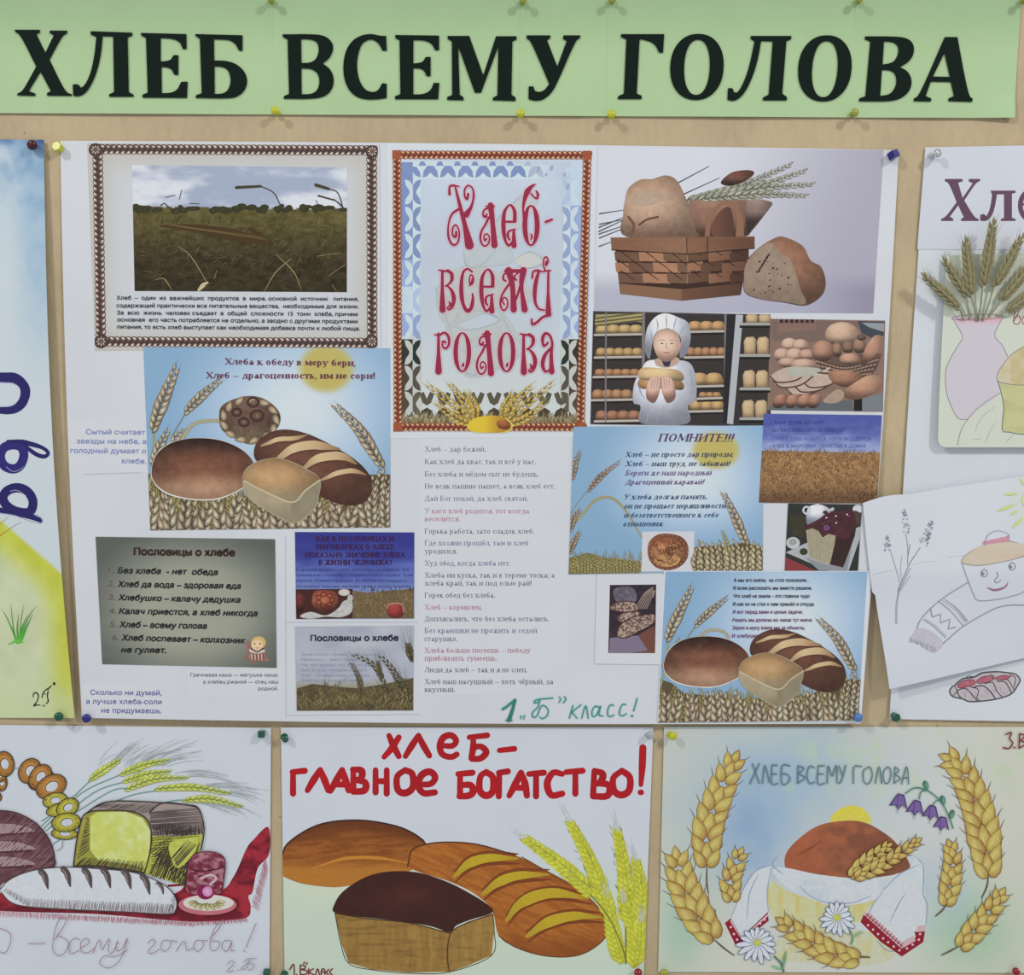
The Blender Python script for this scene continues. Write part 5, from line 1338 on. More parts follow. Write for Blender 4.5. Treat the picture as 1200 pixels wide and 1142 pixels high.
for s_, x1, y0, y1, c_ in (('◆ ТАМ ДОМ БЕДЕН', 455, 146, 142, (44, 56, 120)), ('◆ БЕЗ ТОГО ХЛЕБА, КОГО ДО ОБЕДА НЕТ', 590, 193, 190, (50, 62, 124)), ('◆ У КОГО ХЛЕБ РОДИТСЯ, ТОТ И ВЕСЕЛИТСЯ', 752, 246, 247, (70, 88, 150)), ('◆ ХЛЕБ В ЗАКРОМАХ – СЧАСТЬЕ В ДОМАХ', 722, 292, 292, (70, 88, 140))):
    text(ct, s_.replace('◆', '•'), 112, y0, 21, c_, x1, y1, bold=.8)
sub(ct, o, 'lettering')

# --- cake picture
cv, o = pic('cake_photograph', [(922, 588.7), (1008, 590), (1003, 667), (917.7, 667)], paper_fn((46, 48, 46), 6, 3, 9), label='photograph of a cut berry cake with a white teapot')
cv.crop(880, 470, 5.435)
cv.poly([(210, 955), (330, 900), (660, 800), (690, 790), (680, 870), (610, 1070), (480, 1072)], (150, 154, 160)); cv.poly([(210, 985), (400, 1070), (205, 1070)], (132, 44, 52)); cv.poly([(330, 985), (480, 1035), (640, 860), (600, 1068), (420, 1068)], (124, 130, 138))
cv.fill([(345, 700), (370, 660), (440, 655), (500, 690), (470, 740), (420, 775), (350, 780)], wf(420, 700, 80, 70), 6); cv.ring(345, 688, 22, 22, 6, (172, 176, 184), n=14); cv.poly([(400, 640), (424, 640), (426, 662), (398, 662)], (176, 178, 182)); cv.rib([(480, 700), (510, 680)], 10, (160, 164, 170))
cv.ell(670, 680, 34, 26, 0, (178, 180, 184)); cv.ell(650, 740, 44, 50, 0, (70, 56, 50), (84, 66, 58))
cv.fill([(232, 720), (340, 720), (325, 860), (255, 850)], lambda x, y: mixc((70, 66, 40), (50, 44, 30), fbm(x / 14, y / 14, 5)), 8, smooth=False)
cv.ell(258, 895, 44, 38, 0, (160, 164, 166), (178, 180, 182)); cv.ell(256, 890, 24, 20, 0, (120, 128, 124), (150, 154, 150)); cv.ell(325, 950, 26, 22, 0, (44, 54, 38), (60, 70, 48))
cv.fill([(530, 850), (600, 700), (660, 780), (650, 850), (575, 1050), (490, 1030)], lambda x, y: mixc((70, 42, 36), (44, 30, 28), fbm(x / 20, y / 20, 5)), 8, smooth=False)
cv.fill([(345, 820), (340, 790), (420, 745), (470, 710), (560, 690), (640, 700), (655, 780), (600, 870), (530, 860), (450, 868), (400, 800)], lambda x, y: mixc((92, 40, 52), (60, 32, 38), fbm(x / 16, y / 16, 5)), 7)
cv.fill([(340, 815), (380, 802), (420, 820), (445, 862), (480, 838), (528, 848), (522, 900), (490, 1032), (420, 1010), (360, 985)], lambda x, y: mixc((164, 156, 130), (128, 118, 92), fbm(x / 7, y / 7, 5)), 6, smooth=False)
for k in range(26): cv.ell(rg.uniform(430, 640), rg.uniform(690, 800), rg.uniform(8, 18), rg.uniform(7, 14), 0, (58, 26, 38), jit((104, 50, 62), 1, .3, rg)[0], (-3, -3), n=9)
for x_, y_ in ((470, 735), (530, 725), (600, 715), (532, 768)): cv.ell(x_, y_, 6, 5, 0, (196, 190, 200), n=7)
for k in range(6): cv.ell(470 + 12 * math.cos(k * 1.05), 800 + 12 * math.sin(k * 1.05), 7, 6, 0, (120, 70, 140), n=7)
sub(cv, o, 'printed_cake', M_PHOTO)

# --- sliced bread, small
cv, o = pic('white_backing_paper', [(699, 671), (778, 671), (775, 776), (696, 775)], paper_fn((180, 183, 190), 2, 4))
cv, o = pic('sliced_bread_photograph', [(714, 683.5), (768, 683), (766.5, 762.6), (712, 762.6)], lambda x, y: mixc((72, 52, 66), (34, 26, 34), fbm(x / 7, y / 7, 5)), nx=40, ny=50, label='small purple photograph of sliced holey bread')
cv.crop(690, 660, 3.529)
cv.fill([(100, 100), (180, 95), (190, 150), (120, 160)], lambda x, y: mixc((120, 112, 130), (70, 60, 76), fbm(x / 14, y / 14, 3)), 6)
cv.poly([(180, 300), (268, 250), (270, 362), (200, 362)], (110, 64, 52)); cv.poly([(85, 300), (200, 290), (240, 350), (170, 362), (80, 362)], (116, 104, 128))
for p, sd in (([(84, 180), (110, 155), (180, 152), (200, 185), (150, 195)], 1), ([(115, 215), (150, 195), (210, 195), (180, 228), (130, 235)], 3), ([(115, 290), (125, 250), (170, 218), (230, 205), (268, 205), (262, 240), (210, 270), (150, 300)], 2)):
    cv.fill(p, lambda x, y: mixc((160, 140, 126), (96, 64, 58), sst(fbm(x / 6, y / 6, sd), .42, .6)), 3); cv.rib(cr(p, 4, True), 2.2, (74, 40, 36), smooth=False)
for k in range(6): cv.rib([(190 + k * 9, 180), (225 + k * 9, 120 - k * 3), (262, 92 + k * 8)], 2.2, (132, 112, 104))
sub(cv, o, 'printed_bread', M_PHOTO)

# --- lower right wheat and bread print
cv, o = pic('white_backing_paper', [(777, 667.2), (1018.5, 667.2), (1006.2, 841.5), (769, 843.2)], paper_fn((184, 187, 194), 2, 4))
QD = [(778.7, 668), (1014, 668), (1002.5, 840.6), (770, 843)]
cv, o = pic('wheat_and_bread_print', QD, lambda x, y: sky2(x, y, QD, (3, 3, .1, .1)), nx=80, ny=64, label='blue sky print with a poem, two loaves and a brick loaf')
wheat_sky(cv, QD); wheat_band(cv, 5, 560); ears_left(cv); ears_right(cv)
cv.rib([(170, 330), (230, 285), (300, 290), (330, 320)], 7, (150, 144, 112))
sub(cv, o, 'printed_wheat', M_PHOTO)
ct = cv.sub(); ct.crop(690, 660, 3.529)
for s_, x0, x1, y_, c_ in (('А мы его взяли,  на стол положили ,', 594, 900, 70, (40, 44, 60)), ('И всем рассказать мы вместе решили,', 592, 914, 102, (40, 44, 60)), ('Что хлеб на земле – это главное чудо', 592, 905, 135, (40, 44, 60)), ('И как он на стол к нам пришёл и откуда.', 590, 925, 168, (40, 44, 60)),
                           ('И вот перед вами и целые задачи.', 590, 876, 200, (96, 52, 96)), ('Решать мы должны их: никак тут иначе', 588, 914, 233, (96, 52, 96)), ('Зерно и муку взяли мы за объекты,', 588, 885, 265, (96, 52, 96)), ('И хлебушко наш', 586, 740, 298, (96, 52, 96))):
    text(ct, s_, x0, y_, 15, c_, x1, y_, bold=.9, shear=.05)
sub(ct, o, 'lettering')
cb = cv.sub(); wheat_sky(cb, QD); three_loaves(cb, -50, False); sub(cb, o, 'printed_bread', M_PHOTO)

# faint joins of the papers and the felt-pen signature
cv = Cv(HC, Z(), 9e-5)
for a in ([(336, 627), (337, 836)], [(337, 727), (490, 727)], [(100, 555), (168, 553)], [(338, 835), (492, 834)], [(445, 168), (447, 405)]): cv.rib(a, .5, (158, 162, 170), smooth=False)
tag(cv.build('paper_join', M_INK, POSTER), None, kind='stuff')
cv = Cv(HC, Z(), BASE + NP[0] * 3e-5)
cv.crop(575, 800, 6.0)
TG = (44, 128, 120)


def hand(cv, strokes, c, w):
    for p in strokes: cv.rib(p, w if isinstance(w, (int, float)) else w, c, n=4)


hand(cv, [[(85, 165), (110, 150), (172, 100)]], (50, 116, 106), 9); hand(cv, [[(172, 102), (150, 180), (128, 242)]], (44, 104, 98), [9, 11, 15]); hand(cv, [[(108, 243), (150, 243)]], (44, 104, 98), 5)
hand(cv, [[(212, 214), (210, 236)], [(236, 212), (230, 240)]], TG, [6, 2])
hand(cv, [[(436, 88), (380, 92), (320, 100), (303, 120), (330, 118), (345, 105)], [(345, 100), (330, 150), (292, 190), (298, 222), (325, 210), (350, 150), (375, 140), (402, 170), (395, 210), (365, 230), (345, 222)],
          [(480, 80), (490, 95), (478, 118)], [(515, 78), (526, 95), (508, 122)], [(575, 140), (550, 228)], [(632, 134), (575, 180), (570, 188), (605, 228)], [(636, 228), (665, 140), (682, 228)],
          [(755, 150), (730, 145), (710, 175), (712, 215), (740, 205), (765, 150), (768, 150), (757, 205), (785, 212)], [(860, 140), (838, 135), (820, 165), (818, 208), (840, 216), (862, 205)],
          [(945, 135), (925, 130), (905, 160), (900, 200), (920, 212), (948, 196)], [(1024, 90), (998, 178)]], TG, 4.6)
cv.ell(988, 212, 9, 9, 0, TG)
b = cv.build('felt_pen_writing', M_INK, POSTER); tag(b, 'green felt-pen class number 1 Б класс', kind='stuff')

# ------------------------------------------------------------------ left poster (blue sky, yellow field)
HL = lambda x, y: .0012 + .0095 * np.clip((x + 30) / 120, 0, 1) ** 1.5 * (.25 + .75 * np.sin(np.clip((y - 165) / 690, 0, 1) * 3.0 + .08) ** .8)


def left_fn(x, y):
    n = fbm(x / 26, y / 20, 11); n2 = fbm(x / 9, y / 12, 12)
    blue = sst((260 - y + x * 1.2) / 150 + (n - .5) * 1.2, .25, 1.0)
    c = mixc((172, 182, 188), (88, 124, 160), np.clip(blue * (.35 + .75 * n2), 0, 1))
    c = mixc(c, (126, 154, 178), np.clip(sst(x, 5, 50) * sst(480 - y, 0, 200) * (.35 + .6 * n2) + sst(330 - y, 0, 160) * .25, 0, 1) * (1 - blue * .6))
    c = mixc(c, (48, 76, 128), sst(172 - y, -2, 8) * .8 * n + sst((x - 38) / 12, 0, 1) * sst(190 - y, 0, 20) * .5)
    ln = 606 + x * .82 - 0.0 * y                        # top edge of the yellow hill
    d = y - ln
    yel = sst(d, -1, 4)
    yc = mixc((166, 172, 66), (170, 178, 146), np.clip(sst(d, 10, 60) * sst(78 - x + (y - 700) * .05, -5, 38), 0, 1))
    yc = yc + (fbm(x / 14, y / 20, 14)[:, None] - .5) * 18
    yc = mixc(yc, (170, 180, 140), sst(y, 780, 830) * .7)
    return mixc(c, yc, yel)


kl, LEFT = sheet('child_drawing', [(-60, 163), (53, 164.5), (90, 839), (-60, 841)], HL, M_PAPER, left_fn, nx=60, ny=170, label='tall drawing with blue sky, yellow field and dark blue letters, at the left edge', cat='drawing',
                 bow=lambda u, v: (-6.5 * np.sin(v * 3.14159) * u, 0 * u))
kl.base += 2e-4; kl.clip = None
kl.crop(0, 420, 5.71)
NV, NV2 = (30, 26, 84), (38, 32, 98)
kl.rib([(-60, 125), (40, 125), (110, 130), (160, 165), (185, 215), (165, 290), (110, 335), (40, 345), (-60, 340)], [30, 32, 34, 34, 34, 32, 28, 24, 22], NV)
kl.rib([(0, 160), (90, 165), (135, 185), (150, 220), (140, 270), (90, 315), (0, 322)], 1.6, (150, 158, 186)); kl.rib([(212, 190), (212, 260), (160, 335), (80, 368), (0, 366)], 1.6, NV)
kl.build('painted_letter', M_PAINT, LEFT); kl = kl.sub(); kl.crop(0, 420, 5.71)
lb = [(85, 575), (150, 585), (175, 640), (150, 710), (100, 735), (40, 715), (12, 660), (30, 600)]
kl.rib(lb, 31, NV2, closed=True); kl.rib([(60, 550), (150, 552), (200, 562), (300, 590), (345, 625), (320, 650), (270, 640), (220, 610), (185, 580)], [8, 12, 16, 16, 12, 12, 14, 14, 12], NV)
kl.rib([(50, 720), (100, 752), (160, 730), (190, 680)], 1.4, (160, 166, 190))
kl.build('painted_letter', M_PAINT, LEFT); kl = kl.sub(); kl.crop(0, 420, 5.71)
kl.rib([(60, 880), (130, 860), (200, 885), (238, 950), (215, 1020), (130, 1020), (60, 985), (28, 930)], 31, NV, closed=True)
kl.rib([(-40, 1000), (60, 1020), (150, 1035), (220, 1050), (290, 1075)], [14, 18, 18, 20, 15], NV); kl.rib([(80, 884), (130, 878), (190, 915)], 1.6, (160, 166, 190)); kl.rib([(0, 1030), (100, 1042), (200, 1075), (280, 1095), (304, 1085)], 1.8, (120, 122, 160)); kl.rib([(240, 1030), (285, 1050), (300, 1075)], 1.6, (120, 122, 160))
b = kl.build('painted_letter', M_PAINT, LEFT)
k2 = Cv(HL, kl.z, kl.base); k2.crop(0, 560, 9.52)
k2.rib([(0, 520), (110, 425)], [2, 1.5], (124, 122, 84)); k2.rib([(0, 645), (80, 590), (170, 530), (265, 480)], [5, 4, 3, 1.5], [(170, 110, 40), (150, 130, 60), (140, 124, 70), (140, 134, 90)])
k2.crop(0, 680, 6.34)
for p, w in (([(140, 460), (100, 360), (60, 270), (18, 205)], 6), ([(145, 455), (115, 380), (100, 260), (92, 165)], 5), ([(148, 455), (140, 350), (150, 245)], 8), ([(155, 455), (165, 320), (190, 170)], 5), ([(160, 455), (195, 330), (240, 240), (285, 180)], 7), ([(165, 450), (210, 340), (258, 242)], 9), ([(150, 450), (180, 330), (222, 245)], 7), ([(135, 455), (120, 400), (110, 330)], 7)):
    k2.rib(p, [w, w * .9, w * .5, .6], [(84, 160, 56), (62, 140, 48), (66, 116, 52), (80, 100, 70)])
k2.rib([(70, 470), (140, 440), (190, 455)], [2, 10, 2], (92, 164, 66))
k2.build('painted_grass', M_PAINT, LEFT)
k3 = Cv(HL, kl.z, kl.base + 2e-5); k3.crop(0, 680, 6.34)
hand(k3, [[(258, 858), (262, 830), (285, 825), (298, 850), (285, 890), (262, 922), (285, 915), (312, 916)], [(325, 860), (335, 825), (355, 800), (375, 790), (398, 768)], [(372, 802), (366, 850), (372, 885), (355, 906)]], (26, 24, 34), [3, 5, 3.5, 5, 3])
k3.ell(338, 920, 7, 6, 0, (26, 24, 34)); k3.ell(418, 754, 10, 12, 0, (26, 24, 34)); k3.ell(350, 832, 4, 6, 0, (40, 40, 50))
k3.build('pen_lettering', M_INK, LEFT)

# ------------------------------------------------------------------ right poster
HR = lambda x, y: .0014 + .0016 * np.clip((y - 175) / 660, 0, 1)
kr, RIGHT = sheet('wheat_collage_poster', [(1084, 173), (1330, 168), (1330, 846), (1041, 841)], HR, M_PAPER, paper_fn((178, 184, 190), 3, 5, 60), nx=40, ny=80,
                  bow=lambda u, v: (-1 * np.sin(v * 3.14159) * (1 - u), 0 * u), label='white collage poster with real wheat ears glued over a drawn vase, at the right edge', cat='poster')
kr.clip = None


def piece(name, q, hf, base, fn, label, **kw):
    return sheet(name, q, hf, M_PAPER, fn, parent=RIGHT, base=base, thick=2e-4, label=label, **kw)


kh, oh = piece('heading_paper', [(1083.5, 174), (1330, 169), (1330, 294), (1074, 292)], HR, 4e-4, paper_fn((176, 180, 190), 2, 7), 'upper white paper with dark purple word Хлеб')
kh.clip = None; kh.crop(1000, 160, 3.085)
PU = (84, 62, 78)
kh.poly(rnd_corners([(328, 154), (392, 154), (392, 163), (376, 168), (392, 222), (428, 170), (414, 163), (414, 154), (455, 154), (455, 162), (440, 168), (398, 232), (434, 292), (450, 299), (450, 306), (386, 306), (386, 298), (396, 293), (376, 250), (346, 290), (358, 298), (358, 306), (314, 306), (314, 299), (332, 290), (370, 238), (342, 168), (328, 163)]), PU)
kh.poly(rnd_corners([(494, 196), (583, 196), (583, 204), (570, 208), (570, 294), (583, 299), (583, 306), (530, 306), (530, 299), (541, 294), (541, 210), (516, 210), (508, 260), (494, 295), (474, 308), (455, 304), (455, 284), (468, 280), (478, 288), (490, 265), (499, 210), (494, 204)]), PU)
kh.ring(640, 250, 40, 52, 9, PU, a0=-40, a1=320); kh.rib([(606, 246), (676, 246)], 4, PU)
kh.poly([(706, 154), (800, 154), (800, 190), (790, 190), (780, 166), (740, 166), (740, 220), (775, 218), (805, 236), (808, 275), (785, 302), (750, 306), (706, 306), (706, 299), (718, 294), (718, 166), (706, 162)], PU, holes=[[(740, 232), (768, 232), (782, 250), (782, 276), (766, 293), (740, 294)]])
kh.build('printed_lettering', M_INK, oh)
# pale green card with the drawn vase
HK = lambda x, y: HR(x, y) + .0052 + .0014 * np.clip((y - 300) / 220, 0, 1)


def card_outline():
    P = [(1106, 300), (1200, 296), (1330, 292), (1330, 523), (1104, 522.5)]
    a = np.linspace(math.pi / 2, math.pi, 7)
    P = P[:4] + [(1104 + 9 * math.cos(t), 513 + 10 * math.sin(t)) for t in a] + [(1096, 480), (1100, 400), (1103, 350)]
    return np.array(P, float)


Pk = card_outline(); ck = Cv(HK, Z(), 0)
tri = tessellate_polygon([[Vector((a, b, 0)) for a, b in Pk]])
ck.add(Pk, col2((176, 182, 170), len(Pk)), tri)
CARD = ck.build('pale_green_card', M_PAPER, RIGHT, edge=list(range(len(Pk))), thick=4e-4); tag(CARD, 'pale green card with rounded corner and pencil drawing of a vase and loaf')
kc = Cv(HK, Z(), 6e-5); kc.crop(1060, 380, 7.614)
GY = (112, 110, 114)
vase = [(396, -70), (430, 0), (470, 70), (487, 125), (440, 200), (370, 320), (335, 430), (345, 610), (400, 760), (455, 838), (535, 842), (620, 760), (815, 610), (800, 480), (870, 290), (840, 190), (772, 105), (800, 30), (850, -70), (620, -50)]
kc.poly(cr(vase, 4, True), (174, 170, 178))
kc.fill([(440, -50), (620, -55), (830, -62), (790, 0), (640, 20), (470, 10)], lambda x, y: mixc((186, 150, 158), (174, 170, 178), sst(y, -50, 20)), 12)
kc.rib([(396, -60), (430, 0), (470, 70), (487, 125), (440, 200), (370, 320), (335, 430), (345, 610), (400, 760), (455, 838), (535, 842)], 3.2, GY); kc.rib([(848, -70), (800, 20), (772, 105), (840, 190), (886, 290)], 3.2, GY)
kc.ring(620, -62, 232, 24, 3, (140, 100, 108), ang=-2); kc.ring(620, -62, 232, 24, 1.5, GY, ang=-2)
kc.fill([(800, 505), (795, 440), (850, 350), (930, 260), (1060, 185), (1200, 160), (1600, 170), (1600, 540), (1060, 540), (900, 530)], lambda x, y: mixc((166, 156, 116), (176, 168, 146), sst(fbm(x / 120, y / 90, 4) + (x < 900) * .3, .4, .8)), 22)
kc.fill([(800, 515), (900, 535), (1600, 545), (1600, 975), (1060, 975), (840, 940), (850, 760), (830, 640)], lambda x, y: mixc((168, 170, 124), (160, 160, 120), sst(fbm(x / 200, y / 40, 4), .4, .7)), 22, smooth=False)
kc.rib([(1600, 160), (1200, 150), (1060, 185), (930, 260), (850, 350), (800, 430), (795, 500), (900, 530), (1060, 540), (1600, 545)], 3.2, GY); kc.rib([(795, 500), (830, 620), (850, 740), (835, 930), (900, 955), (1060, 975), (1600, 975)], 4, (100, 98, 100))
kc.rib([(815, 610), (700, 680), (580, 780), (490, 900), (455, 990), (438, 1070)], 3, (120, 118, 122))
for p in ([(780, 730), (700, 780), (630, 860), (595, 945)], [(775, 870), (730, 940), (705, 1000), (682, 1058)], [(570, 1020), (650, 1015)], [(940, 975), (900, 1010), (860, 1056)]): kc.rib(p, [1, 2.4, 1.4], (140, 138, 140))
kc.build('pencil_drawing', M_INK, CARD)
kw = Cv(HK, kc.z, 6e-5); kw.crop(1060, 250, 7.614)
hand(kw, [[(945, 960), (985, 880), (990, 845), (972, 850), (950, 900), (938, 950), (945, 985), (985, 985), (1000, 945), (985, 915), (950, 930)], [(1070, 915), (1030, 920), (1015, 960), (1030, 990), (1060, 975), (1080, 915), (1070, 975), (1095, 985)]], (124, 40, 54), 3.6)
kw.build('pen_lettering', M_INK, CARD)

# the loose sheet with the smiling loaf
HS = lambda x, y: HR(x, y) + .0042 + .0065 * sst(y, 690, 800) * (1 - np.clip((x - 1030) / 170, 0, 1)) + .0004 * np.sin(x / 40.)
crease = lambda x, y: np.exp(-((y - (671 - (x - 1018) * .155)) / 1.2) ** 2)


def loose_fn(x, y):
    c = mixc((180, 185, 192), (172, 176, 186), sst(y, 660, 680) * .6) + (fbm(x / 50, y / 50, 3)[:, None] - .5) * 5
    sun = np.exp(-((np.hypot(x - 1204, y - 588) / 22) ** 2))
    return mixc(c, (180, 190, 160), sun * .5)


kq, LOOSE = piece('loose_drawing_sheet', [(1008.5, 588), (1330, 536), (1330, 740), (1036.5, 802)], HS, 5e-4, loose_fn, 'creased white sheet with a pencil drawing of a smiling loaf on a towel', nx=70, ny=60,
                 bow=lambda u, v: (-3 * np.sin(v * 3.14159) * (1 - u) * (v < .5), -3 * np.sin(np.clip(u * 6, 0, 1) * 3.14159) * (1 - v) - 2 * np.sin(np.clip(u * 1.6, 0, 1) * 3.14159) * (1 - v)))
kq.clip = None; kq.base += 2e-4; kq.crop(1000, 570, 6)
PG = (120, 122, 134)
kq.rib([(118, 606), (200, 588), (275, 575)], 1, (150, 162, 160)); kq.rib([(385, 540), (450, 522), (560, 512)], .8, (158, 166, 166)); kq.rib([(640, 485), (780, 470)], .8, (162, 166, 170))
kq.rib([(278, 940), (282, 830), (300, 730), (340, 640), (380, 560)], [7, 7, 5, 4, 3], (142, 144, 152)); kq.rib([(290, 780), (300, 700), (345, 600), (375, 530), (450, 415)], [2, 3, 2.5, 2.5, 2], (108, 110, 124))
kq.rib([(305, 660), (290, 600), (265, 520), (245, 450)], 1.8, (118, 120, 132)); kq.rib([(360, 540), (362, 420), (348, 320)], 2, (118, 120, 132)); kq.rib([(318, 640), (312, 560), (320, 480)], 1.8, (140, 142, 152)); kq.rib([(310, 720), (340, 670), (380, 615)], 1.8, (130, 132, 142)); kq.rib([(362, 480), (378, 395)], 2, (110, 112, 126))
rq = np.random.default_rng(4)
for (x0, y0, x1, y1, n, w) in ((225, 445, 212, 340, 26, 34), (350, 310, 335, 155, 32, 34), (465, 400, 530, 235, 56, 38)):
    for k in range(n):
        t = rq.random(); ww = w * (1 - t * .7); x = x0 + (x1 - x0) * t + rq.uniform(-ww, ww); y = y0 + (y1 - y0) * t + rq.uniform(-8, 8)
        kq.rib([(x - 6, y - 7), (x + 2, y + 3), (x + 7, y - 5)], [1, 2.4, 1], mixc((96, 96, 112), (150, 150, 160), rq.random()))
kq.fill([(740, 520), (790, 455), (890, 400), (1000, 372), (1120, 385), (1260, 420), (1260, 500), (1200, 470), (1100, 500), (980, 525), (850, 540)], lambda x, y: mixc((178, 168, 152), (166, 124, 94), np.exp(-(((x - 1010) / 130) ** 2 + ((y - 455) / 26) ** 2))), 12)
kq.rib([(1260, 430), (1120, 385), (1070, 372)], 2, PG); kq.rib([(900, 400), (790, 455), (740, 520), (850, 542), (980, 525), (1100, 500), (1200, 470), (1260, 440)], 2.4, (136, 132, 118))
kq.fill([(895, 375), (1062, 325), (1060, 400), (1010, 440), (950, 445), (910, 420)], lambda x, y: mixc((176, 126, 142), (180, 160, 170), sst(fbm(x / 24, y / 20, 3) + (340 - y) / 100, .3, .8)), 8)
kq.fill([(905, 372), (930, 330), (985, 305), (1062, 325), (1040, 352), (980, 372), (930, 378)], lambda x, y: col2((180, 184, 192), len(x)), 20); kq.rib([(905, 375), (925, 330), (990, 303), (1062, 325), (1040, 355), (975, 374), (905, 378), (902, 410), (925, 435)], 2.2, (118, 112, 128)); kq.rib([(1062, 325), (1062, 390)], 1.8, PG)
kq.rib([(740, 525), (780, 640), (820, 740), (850, 785), (940, 786), (1060, 765), (1175, 725), (1195, 640), (1215, 560)], 2.3, PG)
for x, y in ((897, 597), (1092, 550)): kq.ring(x, y, 22, 26, 2, (110, 104, 116), ang=10); kq.ell(x - 8, y + 2, 9, 13, 0, (104, 100, 112), (124, 120, 132)); kq.ell(x - 5, y - 4, 3, 4, 0, (180, 182, 190))
kq.rib([(985, 590), (992, 615), (970, 648), (985, 664), (1012, 645)], 2.2, (110, 106, 118)); kq.rib([(922, 698), (960, 714), (1010, 708), (1048, 688), (1062, 662)], [3, 7, 7, 6, 2], (132, 92, 112))
kq.rib([(785, 660), (700, 710), (600, 775), (510, 850), (440, 930), (410, 1010), (368, 1060)], 2.8, PG); kq.rib([(1300, 835), (1200, 822), (1080, 820), (980, 840), (850, 905), (740, 970), (640, 1050), (580, 1100)], 3.2, (126, 126, 140))
kq.rib([(580, 795), (660, 860), (745, 960)], 2.2, (120, 116, 132)); kq.rib([(615, 775), (700, 840), (770, 925)], [2, 5, 8], (142, 134, 152)); kq.rib([(600, 785), (690, 855), (760, 940)], 1.2, PG)
kq.rib([(520, 850), (530, 900), (590, 880), (585, 940), (655, 915), (640, 985), (690, 970)], 3.4, (128, 104, 120), smooth=False); kq.rib([(470, 918), (540, 965), (620, 1040)], 3.4, (138, 136, 152)); kq.rib([(480, 912), (550, 958), (628, 1030)], 1, PG)
kq.fill([(420, 980), (500, 990), (600, 1075), (540, 1140), (470, 1110), (420, 1075), (370, 1060), (400, 1010)], lambda x, y: mixc((172, 172, 182), (154, 150, 164), fbm(x / 8, y / 20, 3)), 9)
for k in range(26): x = 372 + k * 7; kq.rib([(x, 1040 + k * 2.8), (x + rq.uniform(-8, 8), 1062 + k * 3 + rq.uniform(-6, 14))], 1.4, (124, 120, 138), smooth=False)
for x0, y0, x1, y1, w in ((1040, 46, 1125, 42, 9), (990, 162, 1100, 122, 10), (1082, 188, 1128, 162, 7), (1095, 278, 1162, 215, 10), (1180, 265, 1200, 235, 8), (1150, -60, 1180, -20, 9)): kq.rib([(x0, y0), ((x0 + x1) / 2, (y0 + y1) / 2 + 2), (x1, y1)], [w * .4, w, w * .5], (176, 186, 112))
kq.ell(1235, 85, 72, 72, 0, (186, 196, 128), (190, 204, 84), n=24)
kq.build('pencil_drawing', M_INK, LOOSE)
# braided pie drawing on the poster itself
kr.crop(1000, 700, 6)
kr.base += 5e-5
BK = (66, 62, 72)
kr.fill([(668, 650), (690, 615), (760, 565), (850, 545), (900, 522), (1000, 515), (1130, 530), (1162, 570), (1140, 620), (1100, 670), (1000, 705), (850, 725), (760, 705), (690, 690)], lambda x, y: mixc((170, 166, 170), (156, 146, 150), fbm(x / 30, y / 30, 3)), 12)
for p in ([(722, 610), (760, 580), (830, 570), (848, 598), (800, 618), (740, 628)], [(858, 580), (900, 550), (960, 545), (978, 568), (920, 590), (870, 596)], [(985, 560), (1040, 540), (1095, 548), (1060, 568), (1010, 570)]):
    kr.fill(p, lambda x, y: mixc((136, 60, 74), (166, 116, 126), fbm(x / 14, y / 8, 4)), 5); kr.rib(cr(p, 4, True), 2.6, (90, 50, 62), smooth=False, closed=True)
for p, w in (([(690, 615), (668, 650), (690, 688), (760, 705), (800, 722), (870, 722), (1000, 705), (1100, 670), (1145, 610), (1162, 570), (1130, 532), (1060, 520), (1000, 515), (900, 522), (840, 552), (760, 565), (700, 612)], 3.6), ([(718, 640), (740, 690), (790, 720)], 3), ([(720, 645), (780, 632), (830, 680), (860, 718)], 3), ([(815, 620), (870, 640), (860, 700), (880, 718)], 2.6),
             ([(830, 625), (900, 612), (950, 650), (990, 705)], 3.4), ([(915, 598), (970, 590), (1000, 650), (1040, 695)], 2.6), ([(1000, 580), (1060, 590), (1100, 660)], 3), ([(1030, 572), (1080, 575), (1120, 640)], 2.2), ([(700, 612), (720, 650), (690, 685)], 2.2), ([(1090, 535), (1130, 560), (1120, 620)], 2.4), ([(780, 560), (800, 545), (840, 552)], 2), ([(950, 530), (980, 548), (970, 560)], 2)):
    kr.rib(p, w * 1.35, BK)
for k in range(40):
    x = rq.uniform(740, 1100); y = rq.uniform(640, 700) - (x - 740) * .12; kr.rib([(x, y), (x + 6, y + 22)], .7, (128, 122, 132), smooth=False)
kr.build('ink_drawing', M_INK, RIGHT)

# ------------------------------------------------------------------ lower left drawing
rb = np.random.default_rng(9)
HB = lambda x, y: .0014 + 0 * x
kb, BL = sheet('child_drawing', [(-60, 848), (318, 852), (316, 1146), (-60, 1146)], HB, M_PAPER, paper_fn((176, 182, 190), 3, 8, 60), nx=30, ny=24, label='ink drawing of dark and white loaves, bagels and a red towel, lower left', cat='drawing')
kb.clip = [(-60, 848), (318, 852), (316, 1160), (-60, 1160)]; kb.crop(0, 840, 3.636)


def hatch(cv, p0, p1, q0, q1, n, w, c, j=3, bend=0):
    """n strokes from the line p0-p1 to the line q0-q1"""
    for k in range(n):
        t = (k + .5) / n
        a = np.array(p0) * (1 - t) + np.array(p1) * t + rb.uniform(-j, j, 2); b = np.array(q0) * (1 - t) + np.array(q1) * t + rb.uniform(-j, j, 2)
        m = (a + b) / 2 + (bend, bend)
        cv.rib([a, m, b], [w, w, w * .4], c, smooth=False)


